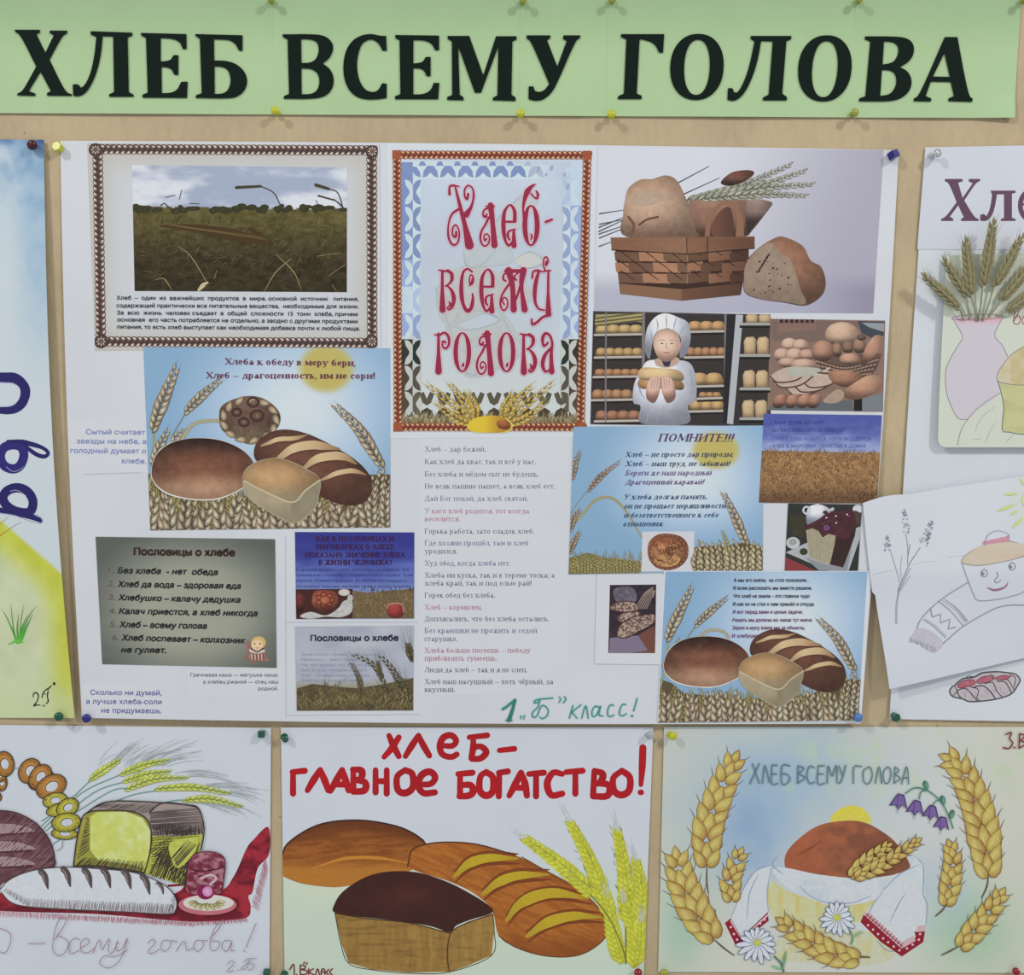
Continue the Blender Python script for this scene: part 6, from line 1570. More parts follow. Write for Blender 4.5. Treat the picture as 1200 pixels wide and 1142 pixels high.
# red towel
RT = (130, 24, 40)
kb.fill([(1145, 465), (1148, 580), (1100, 640), (1078, 740), (1060, 760), (1070, 810), (1040, 855), (850, 868), (700, 860), (400, 835), (-60, 815), (-60, 740), (100, 760), (600, 800), (760, 740), (800, 715), (940, 735), (1000, 670), (1050, 560), (1080, 520)],
        lambda x, y: mixc((140, 36, 48), (92, 18, 32), sst(fbm(x / 50, y / 26, 5) + .25 * sst(y, 760, 840) * (x < 1000), .4, .75)), 9)
kb.rib([(1060, 560), (1080, 600), (1060, 660), (1000, 730)], [1, 4, 3, 1], (110, 20, 34)); kb.rib([(720, 715), (800, 712), (780, 740)], 5, (110, 20, 34))
z0 = kb.z.v; hatch(kb, (-60, 818), (820, 868), (-60, 845), (820, 888), 190, 1.1, (160, 84, 98)); hatch(kb, (820, 868), (1050, 852), (820, 888), (1060, 870), 50, 1, (160, 84, 98)); hatch(kb, (1075, 800), (1130, 600), (1105, 820), (1145, 650), 40, 1, (160, 110, 120), 4)
kb.build('painted_towel', M_PAINT, BL)
kb = kb.sub(); kb.crop(0, 840, 3.636)
# ears and awns
for p, s_ in (([(180, 460), (300, 350), (390, 265)], 1), ([(190, 470), (350, 320), (520, 240)], 2), ([(200, 480), (400, 320), (540, 270)], 3), ([(330, 400), (480, 310), (560, 300)], 4), ([(500, 352), (580, 325), (670, 310)], 5), ([(700, 360), (760, 350), (800, 352)], 6), ([(180, 440), (240, 400), (320, 345)], 7), ([(230, 535), (300, 495)], 8)):
    kb.rib(p, 2.2, (92, 132, 122))
for x0, y0, n, L, an in ((470, 190, 9, 150, -42), (520, 180, 9, 150, -30), (650, 175, 12, 200, -22), (700, 200, 8, 190, -16), (790, 240, 8, 240, 2), (880, 290, 10, 230, 4), (960, 320, 9, 160, 10), (820, 350, 9, 220, 18), (950, 370, 8, 150, 22), (560, 200, 8, 130, -38)):
    for k in range(n):
        a = math.radians(an + rb.uniform(-9, 9)); l = L * rb.uniform(.6, 1); sx, sy = x0 + rb.uniform(-50, 50), y0 + rb.uniform(-10, 10)
        kb.rib([(sx, sy), (sx + l * .5 * math.cos(a), sy + l * .5 * math.sin(a) - 6), (sx + l * math.cos(a), sy + l * math.sin(a) + 4)], [1, .8, .4], (140, 148, 148))
YG, YH, YK = (156, 168, 66), (186, 194, 104), (112, 124, 52)
for p, n, kl_ in (([(388, 262), (440, 225), (515, 178)], 7, 40), ([(518, 240), (620, 200), (722, 180)], 9, 38), ([(530, 270), (630, 240), (730, 228)], 9, 36), ([(540, 305), (660, 262), (805, 255)], 11, 36), ([(668, 302), (820, 295), (985, 322)], 12, 38), ([(785, 350), (900, 345), (1035, 378)], 10, 36)):
    ear(kb, p, n, kl_, kl_ * .42, 8, YG, YH, YK, awn=20, awnc=(150, 160, 70), seed=n)
    kb.rib(p, 1.2, (90, 100, 40))
kb.build('painted_wheat', M_PAINT, BL)
kb = kb.sub(); kb.crop(0, 840, 3.636)


def bagel(cx, cy, rx, ry, ang, c, hole=.45):
    kb.ell(cx, cy, rx + 4, ry + 4, ang, (44, 34, 28), n=26); kb.ell(cx, cy, rx, ry, ang, np.array(c) * .78, np.array(c) * 1.15, (-rx * .1, -ry * .3), n=26)
    kb.ell(cx + 2, cy - 1, rx * hole + 2.5, ry * hole + 2.5, ang, (52, 38, 30), n=18); kb.ell(cx + 3, cy, rx * hole, ry * hole, ang, (172, 176, 182), n=18)
    for k in range(16):
        a = rb.uniform(0, 6.28); r = rb.uniform(.75, .95); ca, sa = math.cos(math.radians(ang)), math.sin(math.radians(ang))
        x, y = rx * r * math.cos(a), ry * r * math.sin(a); kb.ell(cx + x * ca - y * sa, cy + x * sa + y * ca, 3, 2, ang, np.array(c) * .5, n=6)


OR, YL = (160, 112, 54), (166, 160, 58)
for a in ((-30, 330, 40, 26, 20, OR), (10, 275, 22, 34, 0, OR), (0, 240, 30, 32, -10, OR), (22, 196, 40, 52, -8, OR), (178, 262, 56, 40, -28, OR), (130, 225, 42, 54, 32, OR), (175, 250, 40, 56, 38, OR), (222, 292, 66, 46, -28, OR), (238, 350, 50, 30, -12, YL), (268, 388, 66, 26, -12, YL), (292, 380, 48, 34, -30, YL), (278, 492, 54, 22, 2, YL), (286, 444, 60, 38, -8, YL)): kb = kb.sub(); kb.crop(0, 840, 3.636); bagel(*a, hole=.42); kb.build('painted_bagel', M_PAINT, BL)
kb = kb.sub(); kb.crop(0, 840, 3.636)
kb.rib([(65, 215), (100, 210)], 1.2, (110, 110, 110)); kb.build('painted_string', M_PAINT, BL); kb = kb.sub(); kb.crop(0, 840, 3.636); kb.rib([(272, 515), (268, 550), (245, 565)], 1.4, (100, 100, 100))
kb.build('painted_string', M_PAINT, BL); kb = kb.sub(); kb.crop(0, 840, 3.636)
# dark round loaf
kb.fill([(-60, 400), (0, 394), (80, 405), (160, 450), (215, 520), (236, 590), (234, 632), (120, 660), (40, 700), (0, 720), (-60, 720)], lambda x, y: mixc((84, 52, 58), (104, 74, 80), sst(fbm(x / 40, y / 14, 5), .4, .75)), 8)
for k, y_ in enumerate((470, 545, 610)): kb.rib([(-60, y_ + 6), (40, y_), (120, y_ + 4), (150, y_ + 10)], [26, 22, 18, 4], (142, 120, 124)); kb.rib([(-60, y_ + 30), (40, y_ + 24), (140, y_ + 20)], 4, (70, 36, 46))
z0 = kb.z.v
for k in range(150):
    t = rb.random(); x = rb.uniform(-30, 225); y0_ = 400 + (x / 236) ** 2 * 170; y = y0_ + rb.uniform(4, 250); 
    if y > 690 - x * .2 or x > 225: continue
    kb.z.back(z0 + (k % 12)); kb.rib([(x, y), (x + 12, y - 12), (x + 26, y - 26)], [1.2, 1.5, .6], (64, 36, 46) if k % 3 else (120, 96, 102), smooth=False)
kb.z.top()
kb.rib([(-60, 398), (0, 393), (80, 405), (160, 450), (215, 520), (236, 590), (234, 632)], 2.4, (50, 30, 40))
kb.build('painted_loaf', M_PAINT, BL); kb = kb.sub(); kb.crop(0, 840, 3.636)
# tall brick loaf, yellow cut face
kb.fill([(370, 405), (430, 365), (500, 352), (640, 356), (800, 368), (850, 385), (873, 470), (862, 520), (850, 580), (800, 610), (790, 712), (620, 660), (640, 500)], lambda x, y: mixc((130, 134, 52), (164, 170, 76), fbm(x / 30, y / 30, 4)), 9, smooth=False)
kb.fill([(370, 405), (430, 365), (500, 352), (640, 356), (800, 368), (850, 385), (873, 460), (866, 492), (780, 502), (650, 500), (620, 430), (540, 395)], lambda x, y: mixc((124, 110, 108), (150, 140, 134), fbm(x / 60, y / 12, 4)), 8, smooth=False)
kb.fill([(318, 628), (330, 530), (350, 440), (370, 405), (430, 392), (560, 396), (625, 425), (648, 480), (645, 560), (620, 655), (540, 640)], lambda x, y: mixc((120, 116, 48), (150, 148, 66), fbm(x / 24, y / 24, 4)), 8, smooth=False)
kb.fill([(388, 420), (420, 400), (540, 398), (610, 425), (645, 480), (640, 560), (625, 640), (560, 622), (420, 602), (388, 560)], lambda x, y: mixc((172, 180, 92), (182, 190, 132), sst(fbm(x / 40, y / 60, 7), .35, .7)), 8, smooth=False)
INK = (50, 42, 40)
z0 = kb.z.v
hatch(kb, (335, 600), (375, 420), (385, 560), (385, 425), 24, 1.5, INK); hatch(kb, (325, 626), (610, 655), (360, 590), (625, 610), 46, 1.6, INK); hatch(kb, (660, 500), (865, 492), (650, 455), (868, 455), 46, 1.3, INK, 4)
kb.z.back(z0 + 130); hatch(kb, (650, 480), (650, 640), (870, 470), (800, 600), 14, 1.3, INK); hatch(kb, (640, 660), (800, 712), (690, 560), (860, 530), 34, 1.8, INK, 6); hatch(kb, (640, 560), (770, 700), (720, 500), (850, 600), 20, 1.6, INK, 6)
hatch(kb, (400, 378), (630, 400), (450, 362), (690, 362), 20, 1.1, INK, 3); hatch(kb, (640, 395), (650, 470), (850, 378), (868, 460), 18, 1.1, (70, 60, 62), 3); hatch(kb, (650, 470), (780, 500), (700, 440), (860, 470), 20, 1.1, INK, 3)
kb.z.top()
kb.fill([(728, 530), (820, 506), (850, 510), (838, 560), (800, 610), (760, 636), (735, 600)], lambda x, y: mixc((176, 184, 92), (150, 154, 62), fbm(x / 20, y / 20, 3)), 9)
hatch(kb, (735, 590), (760, 630), (800, 515), (845, 540), 12, 1.6, INK, 3)
for p in ([(318, 628), (330, 530), (350, 440), (370, 405), (430, 392), (560, 396), (625, 425), (648, 480), (645, 560), (620, 655)], [(370, 405), (430, 365), (500, 352), (640, 356), (800, 368), (850, 385), (873, 470), (862, 560)], [(850, 385), (820, 372), (700, 360), (640, 400)], [(318, 628), (430, 630), (620, 658)]): kb.rib(p, 2.6, INK)
kb.build('painted_loaf', M_PAINT, BL); kb = kb.sub(); kb.crop(0, 840, 3.636)
# white loaf
kb.fill([(8, 720), (40, 690), (100, 660), (180, 640), (300, 632), (440, 640), (560, 652), (650, 680), (720, 720), (755, 770), (752, 820), (720, 832), (560, 822), (300, 812), (120, 800), (50, 780)], lambda x, y: mixc((180, 186, 192), (164, 160, 164), sst(y, 780, 830) * .6), 12)
hatch(kb, (20, 735), (120, 798), (36, 722), (130, 770), 24, 1.1, (96, 84, 88)); hatch(kb, (120, 800), (740, 830), (124, 766), (748, 790), 120, 1.1, (104, 92, 96)); hatch(kb, (745, 820), (752, 760), (730, 800), (735, 760), 10, 1.1, (104, 92, 96))
for x, y in ((190, 650), (285, 640), (375, 645), (455, 645), (542, 650), (622, 672), (688, 700)):
    s_ = .6 if x > 680 else 1
    kb.rib([(x - 10, y), (x + 6, y + 20), (x + 20 * s_, y + 74 * s_)], [13 * s_, 13 * s_, 3], (72, 62, 62)); kb.rib([(x - 24, y - 2), (x - 4, y + 12), (x + 10, y + 60 * s_)], [1, 4, 1], (120, 108, 108))
kb.rib([(8, 725), (40, 690), (100, 660), (180, 640), (300, 632), (440, 640), (560, 652), (650, 680), (720, 720), (755, 770), (752, 815), (720, 832), (560, 824), (300, 812), (120, 800), (50, 780), (10, 740)], 2.2, (70, 54, 58))
kb.build('painted_loaf', M_PAINT, BL); kb = kb.sub(); kb.crop(0, 840, 3.636)
# cupcake and biscuit
kb.fill([(798, 700), (805, 620), (830, 580), (880, 566), (935, 575), (962, 605), (958, 680), (946, 740), (870, 750), (805, 740)], lambda x, y: mixc((96, 30, 44), (150, 104, 118), sst(fbm(x / 22, y / 14, 6), .38, .68)), 6)
kb.rib([(815, 640), (860, 650), (930, 640), (958, 625)], 3, (66, 20, 32)); kb.rib([(860, 680), (900, 665), (925, 680), (900, 705)], 5, (176, 150, 160)); kb.rib([(798, 700), (805, 620), (830, 580), (880, 566), (935, 575), (962, 605), (958, 680), (946, 740)], 2, (70, 30, 40))
kb.ell(888, 792, 124, 44, 0, (166, 96, 106), n=26); kb.ell(892, 784, 108, 34, 0, (184, 182, 176), (184, 184, 184), n=26)
for k in range(9): a = 3.3 + k * .36; kb.kern(885 + 62 * math.cos(a) * (1 if k else 1), 778 - 26 * math.sin(a), 44, 18, math.degrees(math.atan2(-26 * math.sin(a), 62 * math.cos(a))), (150, 140, 90), (176, 172, 130))
kb.ell(880, 740, 36, 30, 0, (110, 20, 60), n=20); kb.ell(888, 736, 22, 22, 0, (170, 110, 156), (196, 150, 186), n=16)
kb.build('painted_cakes', M_PAINT, BL)
kh_ = kb.sub(); kh_.crop(0, 840, 3.636); PN = (124, 84, 98)
hand(kh_, [[(0, 890), (45, 910), (52, 950), (30, 995), (0, 990)], [(128, 957), (198, 955)], [(240, 940), (285, 870), (282, 848), (255, 860), (235, 930), (232, 990), (262, 1008), (290, 985), (295, 950), (262, 925), (250, 928)],
            [(345, 940), (320, 935), (300, 965), (308, 1000), (345, 985)], [(350, 975), (385, 955), (375, 935), (352, 950), (352, 990), (380, 995), (410, 975)], [(400, 998), (430, 940), (440, 985), (470, 935), (468, 990), (485, 995), (508, 950)],
            [(505, 945), (500, 985), (525, 980), (548, 935), (530, 1000), (500, 1045), (460, 1060), (430, 1040), (450, 1010), (500, 1010), (548, 985)],
            [(635, 955), (655, 938), (665, 955), (635, 990), (655, 998), (685, 980)], [(730, 945), (700, 945), (690, 975), (705, 990), (730, 970), (735, 945), (760, 950)], [(755, 990), (790, 945), (800, 985), (830, 975)], [(865, 945), (840, 945), (830, 975), (850, 990), (872, 965), (868, 945), (890, 945)],
            [(900, 935), (940, 890), (945, 870), (920, 890), (900, 950), (905, 985), (930, 980), (940, 950), (905, 945)], [(990, 945), (960, 945), (950, 975), (970, 990), (992, 950), (985, 985), (1005, 985)], [(1095, 870), (1052, 975)]], PN, 1.35)
kh_.ell(1044, 988, 3, 3, 0, PN)
hand(kh_, [[(972, 1045), (990, 1030), (1000, 1045), (970, 1075), (1000, 1072)], [(1095, 1020), (1060, 1022), (1045, 1035)], [(1068, 1024), (1055, 1060), (1030, 1065), (1060, 1040), (1085, 1045), (1080, 1065), (1060, 1068)]], (130, 112, 122), 1.5); kh_.ell(1018, 1070, 3, 3, 0, (120, 100, 110))
kh_.build('pen_lettering', M_INK, BL)

# ------------------------------------------------------------------ lower middle poster
HM = lambda x, y: .0014 + 0 * x


def mid_fn(x, y):
    gl = sst(y, 990, 1060)
    c = mixc((176, 181, 190), (170, 184, 168), gl) + (fbm(x / 50, y / 50, 3)[:, None] - .5) * 4
    return mixc(c, (180, 188, 160), np.exp(-(((y - 1040) / 14) ** 2 + ((x - 385) / 50) ** 2)) * .6)


km, BM = sheet('gouache_poster', [(329.5, 851.5), (765.5, 851), (754, 1146), (334, 1146)], HM, M_PAPER, mid_fn, nx=60, ny=40, label='gouache poster reading ХЛЕБ - ГЛАВНОЕ БОГАТСТВО in red, lower middle', cat='poster')
km.clip = [(329.5, 851.5), (765.5, 851), (754, 1160), (334, 1160)]; km.crop(320, 840, 2.609)
RD = (150, 18, 26)


def brush(strokes, w=8.5, c=RD):
    for k, p in enumerate(strokes): km.rib(p, [w * .86, w * 1.1, w * .95], np.array(c) * rb.uniform(.94, 1.03), n=4)


brush([[(340, 120), (362, 95), (385, 60)], [(355, 55), (368, 85), (385, 118)], [(405, 118), (425, 85), (445, 55)], [(445, 55), (460, 85), (478, 116)], [(515, 85), (548, 86), (560, 70), (545, 54), (522, 60), (510, 85), (518, 112), (545, 120), (562, 112)], [(600, 60), (655, 54)], [(612, 62), (612, 92), (606, 124)], [(610, 92), (635, 88), (652, 105), (635, 124), (608, 126)], [(692, 100), (738, 95)]], 9.6)
brush([[(62, 168), (62, 232)], [(60, 166), (98, 162)], [(106, 222), (125, 190), (145, 160)], [(145, 160), (158, 190), (170, 222)], [(176, 224), (195, 190), (212, 160)], [(212, 160), (222, 190), (232, 222)], [(186, 204), (225, 204)], [(246, 158), (246, 224)], [(244, 158), (272, 162), (268, 188), (250, 190)], [(252, 190), (282, 198), (280, 222), (246, 226)],
       [(314, 160), (314, 228)], [(348, 160), (348, 232)], [(314, 194), (348, 194)], [(404, 160), (380, 180), (382, 220), (405, 230), (428, 212), (426, 172), (404, 160)], [(446, 204), (482, 202), (496, 182), (480, 165), (455, 175), (444, 205), (460, 230), (495, 228)],
       [(566, 172), (610, 168)], [(572, 172), (572, 238)], [(572, 206), (604, 206), (612, 226), (598, 238), (570, 240)], [(652, 166), (634, 180), (632, 222), (652, 238), (672, 224), (672, 182), (652, 166)], [(692, 168), (690, 240)], [(690, 168), (718, 164)], [(722, 238), (742, 200), (758, 168)], [(758, 168), (770, 200), (776, 238)], [(735, 214), (770, 214)],
       [(782, 172), (828, 168)], [(804, 170), (804, 240)], [(884, 172), (856, 168), (838, 200), (850, 236), (884, 232)], [(896, 166), (946, 162)], [(924, 164), (924, 232)], [(982, 162), (978, 238)], [(982, 162), (1008, 172), (1000, 198), (984, 200)], [(984, 200), (1026, 206), (1022, 238), (978, 240)], [(1066, 162), (1040, 184), (1042, 222), (1064, 236), (1088, 222), (1090, 182), (1066, 162)]], 10.2)
km.rib([(1130, 92), (1128, 150), (1124, 205)], [11, 11, 7], RD); km.ell(1124, 228, 10, 9, 0, RD)
km.build('painted_lettering', M_PAINT, BM); km = km.sub(); km.crop(320, 840, 2.609)


def streak(c1, c2, ang, sc=50, s=1, c3=None, band=None):
    ca, sa = math.cos(math.radians(ang)), math.sin(math.radians(ang))

    def f(x, y):
        u = x * ca + y * sa; v = -x * sa + y * ca
        c = mixc(c1, c2, sst(fbm(u / sc, v / (sc * .12), s), .3, .7))
        return c if band is None else band(c, x, y)
    return f


km.fill([(28, 425), (45, 385), (110, 340), (180, 318), (280, 314), (380, 332), (440, 360), (466, 385), (440, 450), (400, 475), (300, 505), (180, 515), (90, 505), (38, 485), (28, 460)],
        streak((112, 62, 24), (134, 80, 34), -6, 60, 2, band=lambda c, x, y: mixc(mixc(c, (82, 42, 20), sst(390 - y + np.abs(x - 250) * .2, 20, 80) * .8), (160, 106, 40), sst(y, 425, 470) * .85)), 5)
km.rib([(28, 425), (45, 385), (110, 340), (180, 318), (280, 314), (380, 332), (440, 360), (466, 385)], 2.6, (54, 30, 22)); km.rib([(120, 460), (220, 430), (320, 428), (420, 445)], [1, 5, 5, 1], (168, 112, 42)); km.rib([(28, 482), (90, 505), (180, 516), (230, 512)], 1.6, (150, 100, 44))
km.build('painted_loaf', M_PAINT, BM); km = km.sub(); km.crop(320, 840, 2.609)
km.fill([(412, 450), (425, 405), (470, 386), (540, 380), (630, 388), (740, 420), (830, 465), (920, 515), (990, 575), (1018, 635), (1012, 675), (960, 715), (900, 730), (820, 725), (740, 700), (690, 665), (670, 590), (620, 540), (540, 500), (450, 472)],
        streak((134, 76, 28), (154, 94, 38), 24, 60, 4, band=lambda c, x, y: mixc(mixc(c, (104, 54, 22), sst((x - 700) * .5 - (y - 420), -30, 60) * .7), (104, 54, 22), sst(y, 640, 720) * .6)), 5)
for a, w in (([(555, 484), (600, 445), (660, 428), (750, 430)], 15), ([(640, 540), (690, 502), (750, 482), (845, 478)], 15), ([(714, 618), (760, 565), (850, 535), (968, 552)], 18), ([(775, 668), (840, 625), (920, 605), (1008, 610)], 17)):
    km.rib([(x - 2, y - 14) for x, y in a], [2, 10, 8, 2], (108, 56, 24)); km.rib([(x + 4, y + 16) for x, y in a], [2, 7, 7, 2], (104, 52, 22)); km.rib(a, [5, w, w * .8, 2], [(150, 128, 34), (164, 142, 36), (162, 140, 34), (150, 124, 34)])
km.rib([(412, 455), (425, 405), (470, 386), (540, 380), (630, 388), (740, 420)], 2.2, (74, 40, 22)); km.rib([(760, 425), (830, 465), (920, 515), (990, 575), (1018, 635), (1012, 675), (960, 715), (900, 730), (820, 725), (740, 700), (690, 665)], 1.6, (94, 50, 24))
km.build('painted_loaf', M_PAINT, BM); km = km.sub(); km.crop(320, 840, 2.609)
km.fill([(190, 595), (280, 610), (420, 625), (538, 655), (534, 700), (540, 775), (420, 778), (300, 768), (232, 748), (210, 690)], lambda x, y: mixc(mixc((148, 118, 62), (112, 84, 40), fbm(x / 7, y / 60, 3)), (96, 70, 34), sst(fbm(x / 60, y / 7, 8), .5, .8) * .6), 4, smooth=False)
km.fill([(538, 655), (590, 625), (672, 597), (676, 650), (668, 725), (600, 755), (540, 776), (534, 700)], lambda x, y: mixc(mixc((150, 122, 64), (116, 88, 42), fbm(x / 7, y / 60, 4)), (104, 78, 38), sst(fbm(x / 60, y / 7, 9), .5, .8) * .5), 4, smooth=False)
km.fill([(190, 595), (188, 570), (215, 530), (280, 488), (350, 470), (440, 472), (530, 500), (600, 535), (655, 570), (670, 595), (600, 618), (560, 635), (540, 655), (480, 636), (380, 620), (270, 608)], lambda x, y: mixc((58, 28, 22), (46, 22, 20), fbm(x / 50, y / 30, 3)) * (1 + .25 * np.exp(-(((x - 420) / 120) ** 2 + ((y - 545) / 40) ** 2)))[:, None], 6)
for p, w in (([(190, 597), (280, 612), (420, 627), (540, 658)], 1.8), ([(672, 600), (590, 628), (548, 652), (535, 690), (534, 740), (540, 776)], 1.8), ([(190, 597), (208, 690), (232, 750), (300, 769), (420, 780), (540, 776), (668, 726), (676, 650), (672, 600)], 1.2)): km.rib(p, w, (64, 44, 26))
km.build('painted_loaf', M_PAINT, BM); km = km.sub(); km.crop(320, 840, 2.609)
YE, YH2, YK2 = (166, 168, 44), (180, 184, 66), (146, 148, 42)
for p, n in (([(980, 540), (880, 450), (765, 365)], 15), ([(1030, 600), (970, 440), (905, 315)], 18), ([(1080, 620), (1075, 480), (1050, 340)], 17), ([(1110, 660), (1125, 540), (1108, 430)], 13), ([(1060, 740), (1040, 660), (1020, 540)], 13), ([(1100, 750), (1100, 660), (1075, 560)], 12), ([(1110, 740), (1118, 690), (1122, 620)], 9)):
    z0 = km.z.v
    ear(km, p, n, 34, 19, 13, YE, YH2, YK2, awn=0, ang=42, seed=n, taper=(1, 1.05, .65), rows=3)
    d = np.array(p[-1]) - np.array(p[1]); a0 = math.degrees(math.atan2(d[1], d[0]))
    n_ = 10; blades(km, p[-1][0] + rb.uniform(-8, 8, n_), p[-1][1] + rb.uniform(-6, 10, n_), rb.uniform(30, 75, n_), a0 + rb.uniform(-16, 16, n_), .8, col2((166, 170, 160), n_), col2((176, 178, 180), n_))
    if p[0][1] < 680:
        n_ = 24; t = rb.random(n_); q = np.array(p[0])[None] * (1 - t[:, None]) + np.array(p[-1])[None] * t[:, None]; blades(km, q[:, 0] + rb.choice([-16, 16], n_), q[:, 1], 18, a0 + rb.uniform(-30, 30, n_), .7, col2((90, 84, 40), n_), col2((120, 116, 90), n_))
km.rib([(970, 540), (1020, 600), (1060, 680), (1080, 745)], 2, (110, 104, 40)); km.rib([(1078, 640), (1078, 750)], 2, (100, 98, 40))
km.build('painted_wheat', M_PAINT, BM); km = km.sub(); km.crop(320, 840, 2.609)
hand(km, [[(52, 768), (64, 752), (66, 784)], [(84, 755), (84, 782)], [(84, 755), (100, 758), (96, 766), (86, 768), (104, 772), (102, 782), (84, 784)], [(110, 766), (110, 784)], [(124, 766), (112, 775), (126, 785)], [(130, 785), (137, 766), (143, 785)], [(148, 784), (150, 768), (158, 768), (160, 784)], [(149, 776), (160, 776)], [(171, 768), (164, 776), (170, 784)], [(182, 766), (174, 776), (182, 785)], [(94, 750), (98, 746)], [(102, 752), (106, 748)]], (104, 40, 40), 2)
km.ell(73, 784, 2.5, 2.5, 0, (104, 40, 40), n=8)
km.build('pen_lettering', M_INK, BM)

# ------------------------------------------------------------------ lower right watercolour
HW = lambda x, y: .0014 + 0 * x


def wc_fn(x, y):
    n = fbm(x / 60, y / 50, 21); n2 = fbm(x / 25, y / 22, 22)
    c = col2((176, 178, 166), len(x))
    c = mixc(c, (142, 162, 178), np.clip(np.exp(-(((x - 915) / 130) ** 2 + ((y - 925) / 90) ** 2)) * (.5 + 1.0 * n), 0, 1))
    c = mixc(c, (120, 146, 174), np.clip(np.exp(-(((x - 878) / 42) ** 2 + ((y - 985) / 60) ** 2)) * (.4 + .9 * n2), 0, 1))
    c = mixc(c, (178, 184, 192), np.exp(-(((x - 1000) / 110) ** 2 + ((y - 1060) / 70) ** 2)) * .7)
    c = mixc(c, (176, 182, 190), np.exp(-(((x - 1080) / 60) ** 2 + ((y - 930) / 90) ** 2)) * .6)
    c = mixc(c, (160, 180, 148), sst(n2, .55, .8) * .5 * sst(960 - y, 0, 60) * sst(x, 860, 900))
    c = mixc(c, (136, 166, 148), np.exp(-(((x - 800) / 30) ** 2 + ((y - 1080) / 60) ** 2)) * (.5 + .6 * n)); c = mixc(c, (140, 168, 142), np.exp(-(((x - 1135) / 55) ** 2 + ((y - 1090) / 50) ** 2)) * (.5 + .7 * n))
    c = mixc(c, (146, 164, 182), np.exp(-(((x - 1095) / 40) ** 2 + ((y - 1045) / 40) ** 2)) * 1.0 * n2)
    return c


kx, BR_ = sheet('watercolour_drawing', [(778, 850.5), (1330, 851), (1330, 1139), (771, 1137.5)], HW, M_PAPER, wc_fn, nx=140, ny=72, label='watercolour of a round loaf on an embroidered towel among wheat ears, lower right', cat='drawing')
kx.clip = None; kx.crop(760, 840, 2.727)
for a in ((410, 250, 70, 18), (390, 380, 50, 22), (730, 100, 40, 60), (580, 90, 30, 60)): kx.ell(a[0], a[1], a[2], a[3], -10, (152, 170, 160), (156, 176, 140), n=20)
kx.n and None
kx = Cv(HW, kx.z, kx.base + 1e-5); kx.crop(760, 840, 2.727)
kx.fill([(385, 520), (460, 560), (600, 590), (720, 570), (700, 640), (640, 660), (620, 720), (560, 690), (470, 680), (400, 640), (380, 580)], lambda x, y: mixc((176, 176, 138), (176, 166, 104), sst(fbm(x / 8, y / 90, 3), .4, .7) * sst(700 - y, 0, 120)), 8)
kx.fill([(430, 700), (700, 680), (800, 740), (700, 790), (420, 770)], lambda x, y: mixc((174, 176, 156), (176, 168, 104), sst(fbm(x / 12, y / 40, 5), .45, .75) * .6), 10)
kx.fill([(580, 330), (600, 298), (645, 280), (690, 295), (708, 335), (640, 345)], lambda x, y: mixc((186, 176, 62), (176, 178, 110), sst(y, 280, 340) * .3), 6)
kx.fill([(434, 470), (440, 430), (480, 385), (540, 345), (610, 330), (680, 332), (740, 360), (790, 400), (830, 460), (828, 490), (760, 505), (660, 512), (540, 500), (450, 485)],
        lambda x, y: mixc(mixc((142, 84, 58), (112, 68, 50), sst(fbm(x / 50, y / 30, 3) + sst(x, 560, 720) * .3, .35, .85)), (150, 82, 52), sst(620 - x, 0, 160) * .6), 5)
kx.rib([(470, 440), (510, 420), (550, 395)], [1, 3, 1], (112, 58, 42))
kx.build('painted_loaf', M_PAINT, BR_); kx = kx.sub(); kx.crop(760, 840, 2.727)
TW, TO = (178, 184, 188), (120, 138, 160)
kx.fill([(395, 490), (430, 478), (540, 500), (660, 514), (760, 506), (832, 488), (815, 520), (760, 560), (690, 590), (600, 600), (520, 580), (440, 540)], lambda x, y: mixc(TW, (160, 172, 184), sst(fbm(x / 50, y / 30, 3), .5, .8) * .6), 9)
kx.fill([(392, 470), (340, 490), (300, 550), (262, 640), (296, 700), (385, 622), (378, 560), (390, 510)], lambda x, y: col2(TW, len(x)), 14, smooth=False)
kx.fill([(832, 480), (850, 442), (874, 470), (882, 560), (884, 680), (805, 742), (680, 640), (740, 560), (800, 500)], lambda x, y: mixc(TW, (164, 176, 186), sst(fbm(x / 60, y / 60, 4), .55, .8) * .4), 12, smooth=False)
for p in ([(392, 470), (340, 490), (300, 550), (262, 640)], [(390, 480), (378, 560), (382, 620)], [(350, 500), (322, 560), (314, 640)], [(485, 540), (520, 572), (580, 592), (650, 590), (710, 568)], [(770, 650), (800, 590), (820, 560)], [(740, 560), (800, 500), (860, 470)], [(850, 442), (876, 475), (876, 560), (890, 600), (884, 660)], [(410, 440), (395, 470), (430, 500)], [(725, 710), (760, 742), (795, 745)], [(690, 650), (720, 590), (745, 560)]): kx.rib(p, [1, 1.9, 1], TO)
RW = (122, 22, 38)
kx.poly([(243, 655), (262, 640), (296, 700), (380, 620), (383, 648), (300, 712), (280, 732)], RW); kx.rib([(262, 648), (296, 706), (384, 626)], 2.4, (186, 170, 174), smooth=False)
kx.poly([(676, 652), (686, 628), (806, 736), (852, 700), (848, 682), (882, 682), (876, 716), (808, 762), (740, 715)], RW)
kx.poly([(690, 632), (700, 618), (806, 716), (845, 696), (852, 712), (808, 736)], (176, 150, 156)); kx.poly([(858, 664), (884, 662), (882, 682), (852, 684)], (176, 150, 156))
for k in range(13):
    t = k / 12.; x = 696 + 108 * t; y = 628 + 96 * t; kx.rib([(x - 5, y - 4), (x + 7, y + 7)], 1.3, RW, smooth=False); kx.rib([(x + 7, y - 4), (x - 3, y + 8)], 1.3, RW, smooth=False)
